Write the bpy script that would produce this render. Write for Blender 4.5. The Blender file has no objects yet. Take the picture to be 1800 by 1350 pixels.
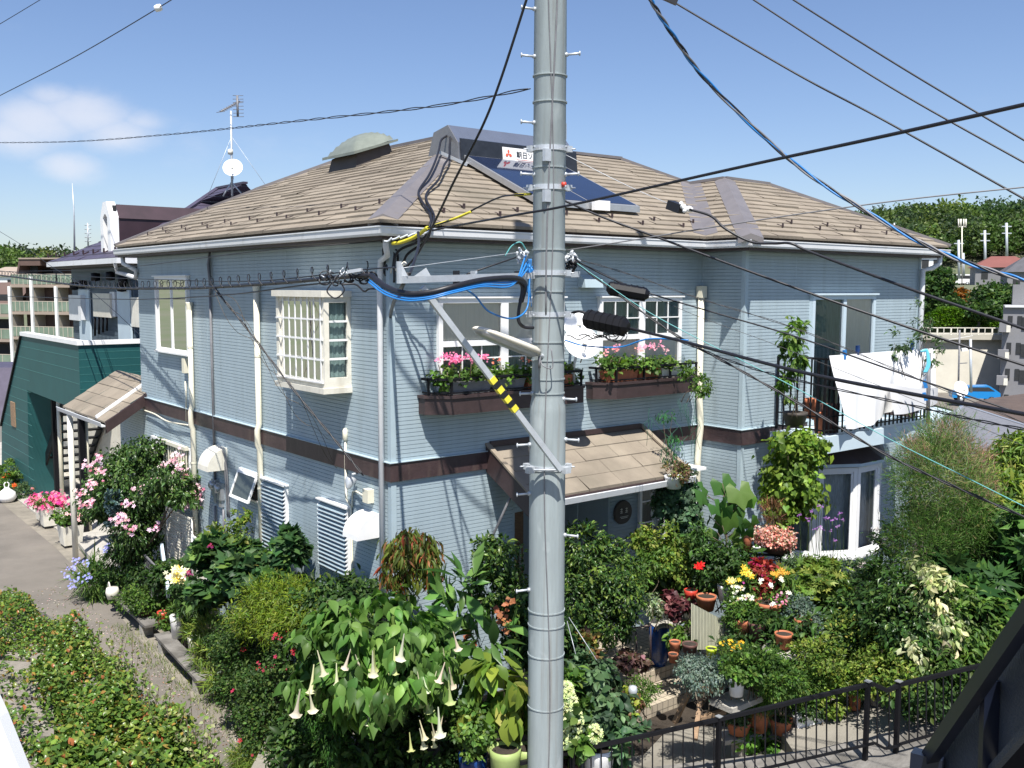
import bpy, math, random
import numpy as np
from mathutils import Vector, Matrix
R = math.radians
random.seed(7); rng = np.random.default_rng(7)
sc = bpy.context.scene
COL = bpy.context.collection
# ------------------------------------------------------------ camera
F = 1720.0; CX = 900.0; CY = 675.0
PITCH = math.atan(170/1720.0); ROLL = R(0.19); AZ = R(51.35)
_f2 = np.array([math.cos(AZ), math.sin(AZ), 0.0]); RT = np.array([math.sin(AZ), -math.cos(AZ), 0.0]); UP = np.array([0, 0, 1.0])
FW = _f2*math.cos(PITCH) - UP*math.sin(PITCH); _u = _f2*math.sin(PITCH) + UP*math.cos(PITCH)
CR = RT*math.cos(ROLL) + _u*math.sin(ROLL); CU = -RT*math.sin(ROLL) + _u*math.cos(ROLL)
CAM = np.array([-6.19839307, -10.09768001, 5.25])
cd = bpy.data.cameras.new('camera'); cam = bpy.data.objects.new('camera', cd); COL.objects.link(cam)
cd.sensor_fit = 'HORIZONTAL'; cd.sensor_width = 36.0; cd.lens = 36.0*F/1800.0
cd.clip_start = 0.05; cd.clip_end = 3000
m = Matrix(((CR[0], CU[0], -FW[0], CAM[0]), (CR[1], CU[1], -FW[1], CAM[1]), (CR[2], CU[2], -FW[2], CAM[2]), (0, 0, 0, 1)))
cam.matrix_world = m
sc.camera = cam
# ------------------------------------------------------------ sky and sun
SUN = Vector((-0.3125, -0.444, 1.0)).normalized()
w = bpy.data.worlds.new('World'); sc.world = w; w.use_nodes = True
nt = w.node_tree; N = nt.nodes; L = nt.links
for n in list(N): N.remove(n)
out = N.new('ShaderNodeOutputWorld'); bg = N.new('ShaderNodeBackground'); sky = N.new('ShaderNodeTexSky')
sky.sky_type = 'NISHITA'; sky.sun_disc = False; sky.sun_elevation = math.asin(SUN.z); sky.sun_rotation = R(215)
sky.altitude = 50; sky.air_density = 1.0; sky.dust_density = 0.6; sky.ozone_density = 1.6
bg.inputs['Strength'].default_value = 0.073
def cdir(x, y):
    v = FW*F + CR*(x-CX) - CU*(y-CY); return v/np.linalg.norm(v)
tc = N.new('ShaderNodeTexCoord')
nz = N.new('ShaderNodeTexNoise'); nz.inputs['Scale'].default_value = 17; nz.inputs['Detail'].default_value = 12; nz.inputs['Roughness'].default_value = .58
mp = N.new('ShaderNodeMapping'); mp.inputs['Scale'].default_value = (1, 1, 1.7)
L.new(tc.outputs['Generated'], mp.inputs['Vector']); L.new(mp.outputs['Vector'], nz.inputs['Vector'])
acc = None
for (px, py, rad, amp) in [(60, 215, .055, 1.0), (150, 200, .05, 1.05), (215, 240, .045, 1.0), (120, 292, .035, .85), (20, 240, .05, .9), (330, 262, .05, .35), (470, 250, .07, .28), (250, 215, .03, .75), (95, 170, .03, .8), (700, 300, .06, .2)]:
    d = cdir(px, py)
    vm = N.new('ShaderNodeVectorMath'); vm.operation = 'SUBTRACT'; vm.inputs[1].default_value = tuple(d); L.new(tc.outputs['Generated'], vm.inputs[0])
    v2 = N.new('ShaderNodeVectorMath'); v2.operation = 'MULTIPLY'; v2.inputs[1].default_value = (1, 1, 2.1); L.new(vm.outputs[0], v2.inputs[0])
    ln = N.new('ShaderNodeVectorMath'); ln.operation = 'LENGTH'; L.new(v2.outputs[0], ln.inputs[0])
    mr = N.new('ShaderNodeMapRange'); mr.interpolation_type = 'SMOOTHSTEP'
    mr.inputs['From Min'].default_value = rad*1.5; mr.inputs['From Max'].default_value = 0; mr.inputs['To Min'].default_value = 0; mr.inputs['To Max'].default_value = amp
    L.new(ln.outputs['Value'], mr.inputs['Value'])
    if acc is None: acc = mr.outputs[0]
    else:
        mx = N.new('ShaderNodeMath'); mx.operation = 'MAXIMUM'; L.new(acc, mx.inputs[0]); L.new(mr.outputs[0], mx.inputs[1]); acc = mx.outputs[0]
mu = N.new('ShaderNodeMath'); mu.operation = 'ADD'; L.new(acc, mu.inputs[0]); L.new(nz.outputs['Fac'], mu.inputs[1])
cr = N.new('ShaderNodeMapRange'); cr.interpolation_type = 'SMOOTHSTEP'; cr.inputs['From Min'].default_value = .62; cr.inputs['From Max'].default_value = 1.65; cr.inputs['To Max'].default_value = .62
L.new(mu.outputs[0], cr.inputs['Value'])
mix = N.new('ShaderNodeMixRGB'); mix.inputs['Color2'].default_value = (7.4, 7.4, 7.9, 1)
L.new(cr.outputs[0], mix.inputs['Fac']); wb = N.new('ShaderNodeMixRGB'); wb.blend_type = 'MULTIPLY'; wb.inputs['Fac'].default_value = 1; wb.inputs['Color2'].default_value = (.93, .97, 1.13, 1); L.new(sky.outputs[0], wb.inputs['Color1']); L.new(wb.outputs[0], mix.inputs['Color1'])
L.new(mix.outputs[0], bg.inputs['Color']); L.new(bg.outputs[0], out.inputs['Surface'])
sd = bpy.data.lights.new('sun', 'SUN'); sd.energy = 5.0; sd.angle = R(0.53); sd.color = (1.0, 0.96, 0.9)
so = bpy.data.objects.new('sun', sd); COL.objects.link(so); so.rotation_euler = SUN.to_track_quat('Z', 'Y').to_euler(); so.location = (0, 0, 30)
sc.view_settings.view_transform = 'Standard'; sc.view_settings.look = 'None'; sc.view_settings.gamma = 1.0
sc.view_settings.exposure = 0.78; sc.view_settings.use_curve_mapping = False
sc.render.engine = 'CYCLES'; sc.cycles.max_bounces = 8; sc.cycles.transparent_max_bounces = 24
# ------------------------------------------------------------ helpers: where a direction of sight meets a real plane of the place
def ray(x, y): return FW*F + CR*(x-CX) - CU*(y-CY)
def _on(x, y, ax, v):
    d = ray(x, y); return CAM + d*((v-CAM[ax])/d[ax])
def onx(x, y, v): return _on(x, y, 0, v)
def ony(x, y, v): return _on(x, y, 1, v)
def onz(x, y, v): return _on(x, y, 2, v)
def at(x, y, d): return CAM + ray(x, y)*(d/F)
# ------------------------------------------------------------ materials
def mat(name, col, rough=.6, var=.12, scale=6.0, bump=0.0, bscale=None, metal=0.0, spec=.5, col2=None, detail=6, stretch=None):
    M_ = bpy.data.materials.new(name); M_.use_nodes = True; t = M_.node_tree; b = t.nodes['Principled BSDF']
    b.inputs['Roughness'].default_value = rough; b.inputs['Metallic'].default_value = metal
    b.inputs['Specular IOR Level'].default_value = spec
    g = t.nodes.new('ShaderNodeNewGeometry'); n = t.nodes.new('ShaderNodeTexNoise'); n.inputs['Scale'].default_value = scale; n.inputs['Detail'].default_value = detail
    n.inputs['Roughness'].default_value = .65
    src = g.outputs['Position']
    if stretch:
        mpp = t.nodes.new('ShaderNodeMapping'); mpp.inputs['Scale'].default_value = stretch; t.links.new(src, mpp.inputs['Vector']); src = mpp.outputs[0]
    t.links.new(src, n.inputs['Vector'])
    r_ = t.nodes.new('ShaderNodeMapRange'); r_.inputs['From Min'].default_value = .3; r_.inputs['From Max'].default_value = .7
    t.links.new(n.outputs['Fac'], r_.inputs['Value'])
    mx = t.nodes.new('ShaderNodeMixRGB')
    c = np.array(col[:3]);
    if col2 is None: a, b2 = c*(1-var), np.minimum(c*(1+var), 1)
    else: a, b2 = c, np.array(col2)
    mx.inputs['Color1'].default_value = (*a, 1); mx.inputs['Color2'].default_value = (*b2, 1)
    t.links.new(r_.outputs[0], mx.inputs['Fac']); t.links.new(mx.outputs[0], b.inputs['Base Color'])
    if bump > 0:
        bn = t.nodes.new('ShaderNodeBump'); bn.inputs['Strength'].default_value = bump; bn.inputs['Distance'].default_value = .02
        n2 = t.nodes.new('ShaderNodeTexNoise'); n2.inputs['Scale'].default_value = bscale or scale*5; n2.inputs['Detail'].default_value = 4
        t.links.new(src, n2.inputs['Vector']); t.links.new(n2.outputs['Fac'], bn.inputs['Height']); t.links.new(bn.outputs[0], b.inputs['Normal'])
    M_.diffuse_color = (*c, 1)
    return M_
def leafmat(name, trans=.35, rough=.45):
    M_ = bpy.data.materials.new(name); M_.use_nodes = True; t = M_.node_tree; b = t.nodes['Principled BSDF']
    a = t.nodes.new('ShaderNodeAttribute'); a.attribute_name = 'tint'
    t.links.new(a.outputs['Vector'], b.inputs['Base Color']); b.inputs['Roughness'].default_value = rough
    b.inputs['Specular IOR Level'].default_value = .22
    tr = t.nodes.new('ShaderNodeBsdfTranslucent'); ms = t.nodes.new('ShaderNodeMixShader'); ms.inputs[0].default_value = trans
    hs = t.nodes.new('ShaderNodeHueSaturation'); hs.inputs['Value'].default_value = 1.5; hs.inputs['Saturation'].default_value = 1.1
    t.links.new(a.outputs['Vector'], hs.inputs['Color']); t.links.new(hs.outputs[0], tr.inputs['Color'])
    o = t.nodes['Material Output']; t.links.new(b.outputs[0], ms.inputs[1]); t.links.new(tr.outputs[0], ms.inputs[2]); t.links.new(ms.outputs[0], o.inputs['Surface'])
    return M_
def glassmat(name, tint=(.75, .8, .8), refl=.1, rough=.02):
    M_ = bpy.data.materials.new(name); M_.use_nodes = True; t = M_.node_tree
    for n in list(t.nodes):
        if n.type == 'BSDF_PRINCIPLED': t.nodes.remove(n)
    o = t.nodes['Material Output']; tr = t.nodes.new('ShaderNodeBsdfTransparent'); tr.inputs[0].default_value = (*tint, 1)
    gl = t.nodes.new('ShaderNodeBsdfGlossy'); gl.inputs['Roughness'].default_value = rough; gl.inputs['Color'].default_value = (.9, .9, .9, 1)
    fr = t.nodes.new('ShaderNodeFresnel'); fr.inputs[0].default_value = 1.5
    ad = t.nodes.new('ShaderNodeMath'); ad.operation = 'ADD'; ad.inputs[1].default_value = refl; ad.use_clamp = True
    t.links.new(fr.outputs[0], ad.inputs[0]); ms = t.nodes.new('ShaderNodeMixShader')
    t.links.new(ad.outputs[0], ms.inputs[0]); t.links.new(tr.outputs[0], ms.inputs[1]); t.links.new(gl.outputs[0], ms.inputs[2]); t.links.new(ms.outputs[0], o.inputs['Surface'])
    return M_
MT = dict(
 siding=mat('siding_blue_grey', (.345, .425, .465), .5, .085, 1.6, .06, 60, stretch=(2.2, 2.2, .3)),
 trim=mat('siding_trim', (.38, .47, .51), .5, .08, 2),
 band=mat('brown_band', (.052, .032, .033), .45, .25, 5, .15, 40),
 brown=mat('brown_paint', (.045, .028, .028), .5, .2, 6, .1, 40),
 shingle=mat('roof_slate', (.20, .165, .125), .85, .16, 1.6, .25, 45, col2=(.28, .235, .175)),
 hipmetal=mat('ridge_metal', (.155, .142, .142), .42, .12, 3, .05, 20),
 purple=mat('purple_roof', (.060, .050, .078), .5, .2, 2, .1, 20),
 purpledk=mat('purple_dormer', (.035, .018, .024), .5, .2, 3),
 white=mat('white_paint', (.80, .80, .79), .4, .04, 3),
 cream=mat('cream_pipe', (.72, .68, .54), .4, .07, 2.5),
 ivory=mat('aged_white', (.70, .67, .58), .45, .12, 4),
 gutter=mat('gutter_white', (.68, .69, .70), .35, .06, 2),
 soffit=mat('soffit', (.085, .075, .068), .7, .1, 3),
 bluewin=mat('pale_blue_frame', (.50, .60, .66), .4, .05, 3),
 curtain=mat('curtain_cloth', (.80, .75, .66), .8, .06, 3, stretch=(18, 18, 1)),
 curtaingreen=mat('curtain_green', (.15, .22, .21), .8, .3, 3, stretch=(18, 18, 1)),
 lace=mat('lace_curtain', (.50, .53, .53), .8, .35, 4, stretch=(14, 14, 2)),
 dark=mat('unlit_interior', (.02, .022, .024), .7, .3, 4),  # flat dark colour standing for unlit space behind glass and arches
 black=mat('black_metal', (.006, .006, .008), .5, .2, 6, spec=.25),
 rubber=mat('black_cable', (.012, .012, .016), .45, .2, 20),
 bluecab=mat('blue_cable', (.02, .17, .46), .4, .1, 10),
 teal=mat('teal_cable', (.10, .34, .34), .5, .1, 10),
 greycab=mat('grey_cable', (.16, .16, .17), .5, .2, 10),
 yellow=mat('yellow_cover', (.72, .62, .05), .5, .15, 10),
 steel=mat('galvanised', (.50, .53, .56), .45, .12, 8, .05, 40, metal=.35),
 pole=mat('pole_coat', (.27, .31, .315), .55, .17, 1.6, .10, 30, stretch=(5, 5, .6)),
 lamp=mat('lamp_cream', (.62, .58, .49), .4, .08, 5),
 terracotta=mat('terracotta', (.40, .13, .06), .75, .25, 9, .1, 40),
 brownpot=mat('brown_pot', (.10, .045, .035), .7, .3, 9, .1, 40),
 concrete=mat('concrete', (.36, .34, .30), .9, .2, 3, .4, 40),
 concdark=mat('concrete_dark', (.17, .16, .145), .9, .35, 2.2, .5, 30),
 soil=mat('soil', (.035, .026, .018), .95, .4, 8, .8, 60),
 wood=mat('weathered_wood', (.26, .17, .10), .8, .3, 6, .3, 50, stretch=(3, 3, 12)),
 bark=mat('bark', (.10, .075, .05), .9, .35, 12, .5, 60),
 green=mat('deep_green_siding', (.012, .080, .082), .5, .12, 1.2, .05, 40),
 greenlt=mat('green_siding_side', (.012, .080, .082), .5, .12, 1.2, .05, 40),
 navy=mat('navy_coat', (.006, .009, .020), .35, .25, 4),
 navypanel=mat('navy_panel', (.028, .038, .055), .6, .25, 6, .3, 90),
 alum=mat('alum', (.45, .46, .47), .35, .1, 8, metal=.6),
 cloth=mat('white_sheet', (.80, .80, .80), .8, .02, 3),
 clothgrey=mat('grey_sheet', (.52, .52, .53), .8, .04, 3),
 acryl=mat('skylight_dome', (.17, .19, .16), .35, .15, 5),
 skybase=mat('skylight_curb', (.06, .05, .042), .6, .2, 5),
 limegreen=mat('lime_pot', (.42, .55, .03), .4, .1, 5),
 bluepot=mat('blue_glaze', (.006, .035, .15), .25, .5, 6, .1, 20),
 redplastic=mat('red_plastic', (.5, .05, .03), .4, .1, 5),
 slate=mat('roof_slate_tile', (.18, .15, .115), .85, .16, 1.6, .25, 45, col2=(.265, .225, .172)),
 pslate=mat('purple_slate_tile', (.060, .050, .078), .5, .2, 2, .1, 20),
 glass=glassmat('window_glass', (.95, .97, .97), .02),
)
def streak(k, col, amt=.5, scale=1.0, st=(9, 9, .3), lo=.55, hi=.75):
    t = MT[k].node_tree; p = t.nodes['Principled BSDF']; src = p.inputs['Base Color'].links[0].from_socket
    g = t.nodes.new('ShaderNodeNewGeometry'); mp_ = t.nodes.new('ShaderNodeMapping'); mp_.inputs['Scale'].default_value = st; n = t.nodes.new('ShaderNodeTexNoise'); n.inputs['Scale'].default_value = scale; n.inputs['Detail'].default_value = 5
    r_ = t.nodes.new('ShaderNodeMapRange'); r_.inputs['From Min'].default_value = lo; r_.inputs['From Max'].default_value = hi; r_.inputs['To Max'].default_value = amt; mx = t.nodes.new('ShaderNodeMixRGB'); mx.inputs['Color2'].default_value = (*col, 1)
    t.links.new(g.outputs['Position'], mp_.inputs['Vector']); t.links.new(mp_.outputs[0], n.inputs['Vector']); t.links.new(n.outputs['Fac'], r_.inputs['Value']); t.links.new(r_.outputs[0], mx.inputs['Fac']); t.links.new(src, mx.inputs['Color1']); t.links.new(mx.outputs[0], p.inputs['Base Color'])
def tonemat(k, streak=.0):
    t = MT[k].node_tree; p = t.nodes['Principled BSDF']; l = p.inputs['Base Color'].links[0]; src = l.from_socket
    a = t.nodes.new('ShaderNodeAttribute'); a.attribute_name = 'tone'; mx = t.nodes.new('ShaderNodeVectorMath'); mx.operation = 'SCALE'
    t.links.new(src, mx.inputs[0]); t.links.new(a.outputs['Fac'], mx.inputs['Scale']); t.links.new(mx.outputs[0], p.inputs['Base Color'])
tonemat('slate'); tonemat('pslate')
streak('pole', (.17, .14, .11), .55, 1.0, (16, 16, .5), .56, .72); streak('pole', (.42, .46, .46), .5, 5.0, (1, 1, .6), .6, .7); streak('siding', (.24, .29, .30), .45, 1.0, (5, 5, .35), .56, .74); streak('slate', (.13, .115, .085), .5, 1.3, (1, 1, 1), .56, .72); streak('band', (.10, .07, .06), .5, 1.0, (8, 8, 2), .55, .7); streak('concdark', (.06, .055, .045), .6, 1.0, (3, 3, .5), .5, .65); streak('ivory', (.42, .38, .30), .4, 1.0, (8, 8, .8), .56, .7); streak('gutter', (.42, .40, .36), .35, 1.0, (4, 4, 3), .58, .7)
# ------------------------------------------------------------ mesh builder and object bookkeeping
class MB:
    def __init__(s): s.v = []; s.f = []; s.s = []
    def add(s, vs, fs, sm=False):
        o = len(s.v); s.v += [tuple(float(c) for c in p) for p in vs]; s.f += [tuple(i+o for i in q) for q in fs]; s.s += [sm]*len(fs); return s
    def hexa(s, p):  # 8 points: 4 bottom loop, 4 top loop
        return s.add(p, [(0, 3, 2, 1), (4, 5, 6, 7), (0, 1, 5, 4), (1, 2, 6, 5), (2, 3, 7, 6), (3, 0, 4, 7)])
    def box(s, a, b):
        x0, y0, z0 = a; x1, y1, z1 = b
        return s.hexa([(x0, y0, z0), (x1, y0, z0), (x1, y1, z0), (x0, y1, z0), (x0, y0, z1), (x1, y0, z1), (x1, y1, z1), (x0, y1, z1)])
    def fbox(s, fr, u0, u1, z0, z1, n0, n1):
        return s.hexa([fr(u0, z0, n0), fr(u1, z0, n0), fr(u1, z0, n1), fr(u0, z0, n1), fr(u0, z1, n0), fr(u1, z1, n0), fr(u1, z1, n1), fr(u0, z1, n1)])
    def bar(s, p, q, w, h=None, up=(0, 0, 1)):
        h = h or w; p = np.array(p, float); q = np.array(q, float); d = q-p; d /= np.linalg.norm(d)
        a = np.cross(d, up)
        if np.linalg.norm(a) < 1e-4: a = np.cross(d, (1, 0, 0))
        a /= np.linalg.norm(a); b = np.cross(a, d); a = a*w/2; b = b*h/2
        return s.hexa([p-a-b, p+a-b, p+a+b, p-a+b, q-a-b, q+a-b, q+a+b, q-a+b])
    def tube(s, pts, r, n=8, cap=True, sm=True):
        pts = [np.array(p, float) for p in pts]; rs = r if hasattr(r, '__len__') else [r]*len(pts); vs = []; prev = None
        for i, p in enumerate(pts):
            d = pts[min(i+1, len(pts)-1)] - pts[max(i-1, 0)]; d = d/(np.linalg.norm(d)+1e-12)
            if prev is None:
                a = np.cross(d, (0, 0, 1));
                if np.linalg.norm(a) < 1e-3: a = np.cross(d, (1, 0, 0))
            else: a = prev - d*np.dot(prev, d)
            a = a/(np.linalg.norm(a)+1e-12); prev = a; b = np.cross(d, a)
            for k in range(n): t = 2*math.pi*k/n; vs.append(p + rs[i]*(a*math.cos(t)+b*math.sin(t)))
        fs = [(i*n+k, i*n+(k+1) % n, (i+1)*n+(k+1) % n, (i+1)*n+k) for i in range(len(pts)-1) for k in range(n)]
        s.add(vs, fs, sm)
        if cap:
            o = len(s.v)-len(vs); s.f += [tuple(o+k for k in range(n))[::-1], tuple(o+(len(pts)-1)*n+k for k in range(n))]; s.s += [False, False]
        return s
    def lathe(s, c, prof, n=18, sm=True, axis=None):  # prof: (radius, height)
        c = np.array(c, float); vs = []
        if axis is None: A, B, Z = np.array([1., 0, 0]), np.array([0, 1., 0]), np.array([0, 0, 1.])
        else:
            Z = np.array(axis, float); Z /= np.linalg.norm(Z); A = np.cross(Z, (0, 0, 1));
            if np.linalg.norm(A) < 1e-3: A = np.array([1., 0, 0])
            A /= np.linalg.norm(A); B = np.cross(Z, A)
        for r, h in prof:
            for k in range(n): t = 2*math.pi*k/n; vs.append(c + A*r*math.cos(t) + B*r*math.sin(t) + Z*h)
        fs = [(i*n+k, i*n+(k+1) % n, (i+1)*n+(k+1) % n, (i+1)*n+k) for i in range(len(prof)-1) for k in range(n)]
        return s.add(vs, fs, sm)
    def prism(s, poly, d):  # poly: 3d points, d: extrude vector
        n = len(poly); d = np.array(d, float); p = [np.array(q, float) for q in poly]
        return s.add(p+[q+d for q in p], [tuple(range(n))[::-1], tuple(range(n, 2*n))]+[(i, (i+1) % n, n+(i+1) % n, n+i) for i in range(n)])
    def build(s, name, m, parent=None, label=None, base=None, tone=None):
        me = bpy.data.meshes.new(name); root = np.zeros(3)
        if parent is not None: root = np.array(parent['_o'])
        elif base is not None: root = np.array(base, float)
        v = np.array(s.v, float).reshape(-1, 3)-root
        me.from_pydata(v.tolist(), [], s.f); me.polygons.foreach_set('use_smooth', s.s); me.materials.append(MT[m] if isinstance(m, str) else m); me.update()
        o = bpy.data.objects.new(name, me); COL.objects.link(o)
        if parent is not None: o.parent = parent
        else: o.location = root
        o['_o'] = [float(c) for c in root]
        if label: o['label'] = label
        if tone is not None:
            a_ = me.attributes.new('tone', 'FLOAT', 'FACE'); a_.data.foreach_set('value', np.array(tone, float))
        return o
def tag(o, label, cat, group=None, kind=None):
    if label: o['label'] = label
    if cat: o['category'] = cat
    if group: o['group'] = group
    if kind: o['kind'] = kind
    return o
def thing(name, label, cat, loc, group=None):
    o = bpy.data.objects.new(name, None); COL.objects.link(o); o.location = [float(c) for c in loc]; o['_o'] = [float(c) for c in loc]
    o.empty_display_size = .2
    return tag(o, label, cat, group)
def frm(O, U, Nn):
    O = np.array(O, float); U = np.array(U, float); Nn = np.array(Nn, float)
    return lambda u, z, n: O+U*u+Nn*n+np.array([0, 0, z])
FA = frm((0, 0, 0), (0, 1, 0), (-1, 0, 0)); FB = frm((0, 0, 0), (1, 0, 0), (0, -1, 0))
FC = frm((5.65, 0, 0), (0, -1, 0), (-1, 0, 0)); FD = frm((0, -.83, 0), (1, 0, 0), (0, -1, 0))
def spline(P, k=8):
    P = [np.array(p, float) for p in P]
    if len(P) < 3: return P
    Q = [2*P[0]-P[1]]+P+[2*P[-1]-P[-2]]; o = []
    for i in range(1, len(Q)-2):
        for j in range(k):
            t = j/k; a, b, c, d = Q[i-1], Q[i], Q[i+1], Q[i+2]
            o.append(.5*((2*b)+(-a+c)*t+(2*a-5*b+4*c-d)*t*t+(-a+3*b-3*c+d)*t**3))
    o.append(P[-1]); return o
# ------------------------------------------------------------ leaves: many copies of a small template in one mesh
T_SIMPLE = (np.array([[0, 0, 0], [-.5, .5, .12], [0, 1, -.1], [.5, .5, .12]]), [(0, 2, 1), (0, 3, 2)])
T_BLADE = (np.array([[-.5, 0, 0], [.5, 0, 0], [.4, .5, .06], [-.4, .5, .06], [0, 1, -.12]]), [(0, 1, 2, 3), (3, 2, 4)])
def _ov(ws, dr=-.35, fold=.10):
    k = len(ws); V = []; Fc = []
    for i, w_ in enumerate(ws):
        y = i/(k-1); z = dr*y*y
        V += [[-w_/2, y, z+fold*w_], [0, y, z], [w_/2, y, z+fold*w_]]
    for i in range(k-1):
        a = 3*i; Fc += [(a, a+1, a+4, a+3), (a+1, a+2, a+5, a+4)]
    return np.array(V), Fc
T_OVATE = _ov([.06, .55, 1.0, .8, .02])
T_LONG = _ov([.1, .8, 1, .6, .03], -.5)
T_HEART = (np.array([[0, 0, 0], [-.45, -.15, .05], [-.6, .3, .1], [-.25, .75, .0], [0, 1, -.15], [.25, .75, 0], [.6, .3, .1], [.45, -.15, .05], [0, .45, -.03]]),
           [(0, 8, 2, 1), (8, 4, 3, 2), (0, 7, 6, 8), (8, 6, 5, 4)])
def _palm(lob, deep, dr=-.3):
    V = [[0, 0, 0]]; n = lob*2+1
    for i in range(n):
        a = R(-150+300*i/(n-1)); tip = (i % 2 == 1)
        r = (1.0-.35*abs(math.sin(a/2))) if tip else deep
        V.append([math.sin(a)*r, math.cos(a)*r, dr*r*r*.6+(-.10 if not tip else .04)])
    return np.array(V), [(0, i+1, i) for i in range(1, n)]
T_PALM = _palm(5, .58); T_CASTOR = _palm(7, .38, -.25)
def _flower(p=5, w=.55, cup=.25):
    V = []; Fc = []
    for i in range(p):
        a = 2*math.pi*i/p; c, s_ = math.cos(a), math.sin(a); o = len(V)
        for (x, y, z) in [(0, 0, 0), (-w*.5, .6, cup*.7), (0, 1, cup), (w*.5, .6, cup*.7)]: V.append([x*c-y*s_, x*s_+y*c, z])
        Fc.append((o, o+3, o+2, o+1))
    V = np.array(V); V = V*.5; return V, Fc
T_FLOWER = _flower()
T_STAR = _flower(6, .4, .5)
def _trump():
    V = []; Fc = []; n = 8; prof = [(.02, 0), (.03, .25), (.05, .55), (.085, .82), (.13, .94), (.18, 1.0)]
    for r, h in prof:
        for k in range(n):
            a = 2*math.pi*k/n; rr = r*(1.3 if (h == 1.0 and k % 2 == 0) else 1); V.append([rr*math.cos(a), h-(.05 if (h == 1.0 and k % 2 == 0) else 0), rr*math.sin(a)])
    for i in range(len(prof)-1):
        for k in range(n): Fc.append((i*n+k, i*n+(k+1) % n, (i+1)*n+(k+1) % n, (i+1)*n+k))
    return np.array(V), Fc
T_TRUMPET = _trump()
LEAF = leafmat('leaf'); LEAF2 = leafmat('petal', .25, .6); LEAFG = leafmat('glossy_leaf', .25, .28)
def scatter(name, tpl, pos, dirs, nrm, size, aspect, tint, parent=None, m=None, base=None):
    V, Fc = tpl; pos = np.asarray(pos); n = len(pos)
    d = dirs/(np.linalg.norm(dirs, axis=1, keepdims=True)+1e-9)
    x = np.cross(d, nrm); x /= (np.linalg.norm(x, axis=1, keepdims=True)+1e-9); z = np.cross(x, d)
    s_ = np.broadcast_to(size, (n,))[:, None, None]; a = np.broadcast_to(aspect, (n,))[:, None, None]
    P = pos[:, None, :] + s_*(x[:, None, :]*V[None, :, 0:1]*a + d[:, None, :]*V[None, :, 1:2] + z[:, None, :]*V[None, :, 2:3])
    root = np.zeros(3)
    if parent is not None: root = np.array(parent['_o'])
    elif base is not None: root = np.array(base, float)
    P = P.reshape(-1, 3)-root; k = len(V)
    lens = np.array([len(q) for q in Fc]); flat = np.concatenate([np.array(q) for q in Fc])
    allidx = (flat[None, :] + (np.arange(n)*k)[:, None]).ravel(); nf = len(Fc)*n
    me = bpy.data.meshes.new(name); me.vertices.add(len(P)); me.vertices.foreach_set('co', P.ravel())
    me.loops.add(len(allidx)); me.loops.foreach_set('vertex_index', allidx.astype(np.int32))
    me.polygons.add(nf); tot = np.tile(lens, n); st = np.concatenate([[0], np.cumsum(tot)[:-1]])
    me.polygons.foreach_set('loop_start', st.astype(np.int32)); me.polygons.foreach_set('loop_total', tot.astype(np.int32))
    me.polygons.foreach_set('use_smooth', np.ones(nf, bool) if len(Fc) > 3 else np.zeros(nf, bool))
    at_ = me.attributes.new('tint', 'FLOAT_VECTOR', 'FACE'); at_.data.foreach_set('vector', np.repeat(np.asarray(tint, float), len(Fc), axis=0).ravel())
    me.materials.append(m or LEAF); me.update(calc_edges=True); me.validate()
    o = bpy.data.objects.new(name, me); COL.objects.link(o)
    if parent is not None: o.parent = parent
    else: o.location = [float(c) for c in root]
    o['_o'] = [float(c) for c in root]
    return o
def pick(cols, n, jit=.18):
    c = np.array([q[:3] for q in cols]); wts = np.array([q[3] if len(q) > 3 else 1 for q in cols]); wts = wts/wts.sum()
    t = c[rng.choice(len(c), n, p=wts)]; return np.clip(t*(1+jit*rng.normal(size=(n, 1)))*(1+.06*rng.normal(size=(n, 3))), .002, .95)
def rdir(n):
    v = rng.normal(size=(n, 3)); return v/np.linalg.norm(v, axis=1, keepdims=True)
def crownpts(blobs, n, clus=None, spread=.12, hollow=.45):
    """points in clumps through the crown volume; blobs: (centre, (r_right, r_depth, r_up))"""
    vol = np.array([b[1][0]*b[1][2] for b in blobs]); vol = vol/vol.sum(); P = []; O = []; crownpts.tone = []
    ax = np.stack([RT, _f2, UP])
    for b, f_ in zip(blobs, vol):
        k = max(6, int(n*f_)); c = np.array(b[0]); r = np.array(b[1]); nc = clus or max(5, k//26)
        u = rdir(nc); rad = hollow+(1-hollow)*rng.random(nc)**.55; cc = (u*rad[:, None]*r)
        idx = rng.integers(0, nc, k); crownpts.tone.append((1+.20*rng.normal(size=nc)).clip(.6, 1.5)[idx]); sp = spread*(r.mean()+.12)
        p = cc[idx]+rng.normal(size=(k, 3))*sp*np.array([1, 1, .75])
        o_ = p/r; o_ /= (np.linalg.norm(o_, axis=1, keepdims=True)+1e-6)
        P.append(c+p@ax); O.append(o_@ax)
    return np.concatenate(P), np.concatenate(O)
def leaves(name, blobs, n, size, cols, parent, tpl=T_SIMPLE, aspect=.55, droop=.3, m=None, spread=.12, clus=None, hollow=.5, szvar=.32, upn=.7, jit=.18):
    P, O = crownpts(blobs, n, clus, spread, hollow); k = len(P)
    d = O*.7+rdir(k)*.8; d[:, 2] -= droop
    nn = O*.6+rdir(k)*.55+np.array([0, 0, upn])
    tn = np.concatenate(crownpts.tone)[:, None]; tn = np.concatenate([tn**1.1, tn, tn**.8], 1)
    return scatter(name, tpl, P, d, nn, size*(1+szvar*rng.normal(size=k)).clip(.35, 2.0), aspect, np.clip(pick(cols, k, jit)*tn*1.0, .002, .95), parent, m)
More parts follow.
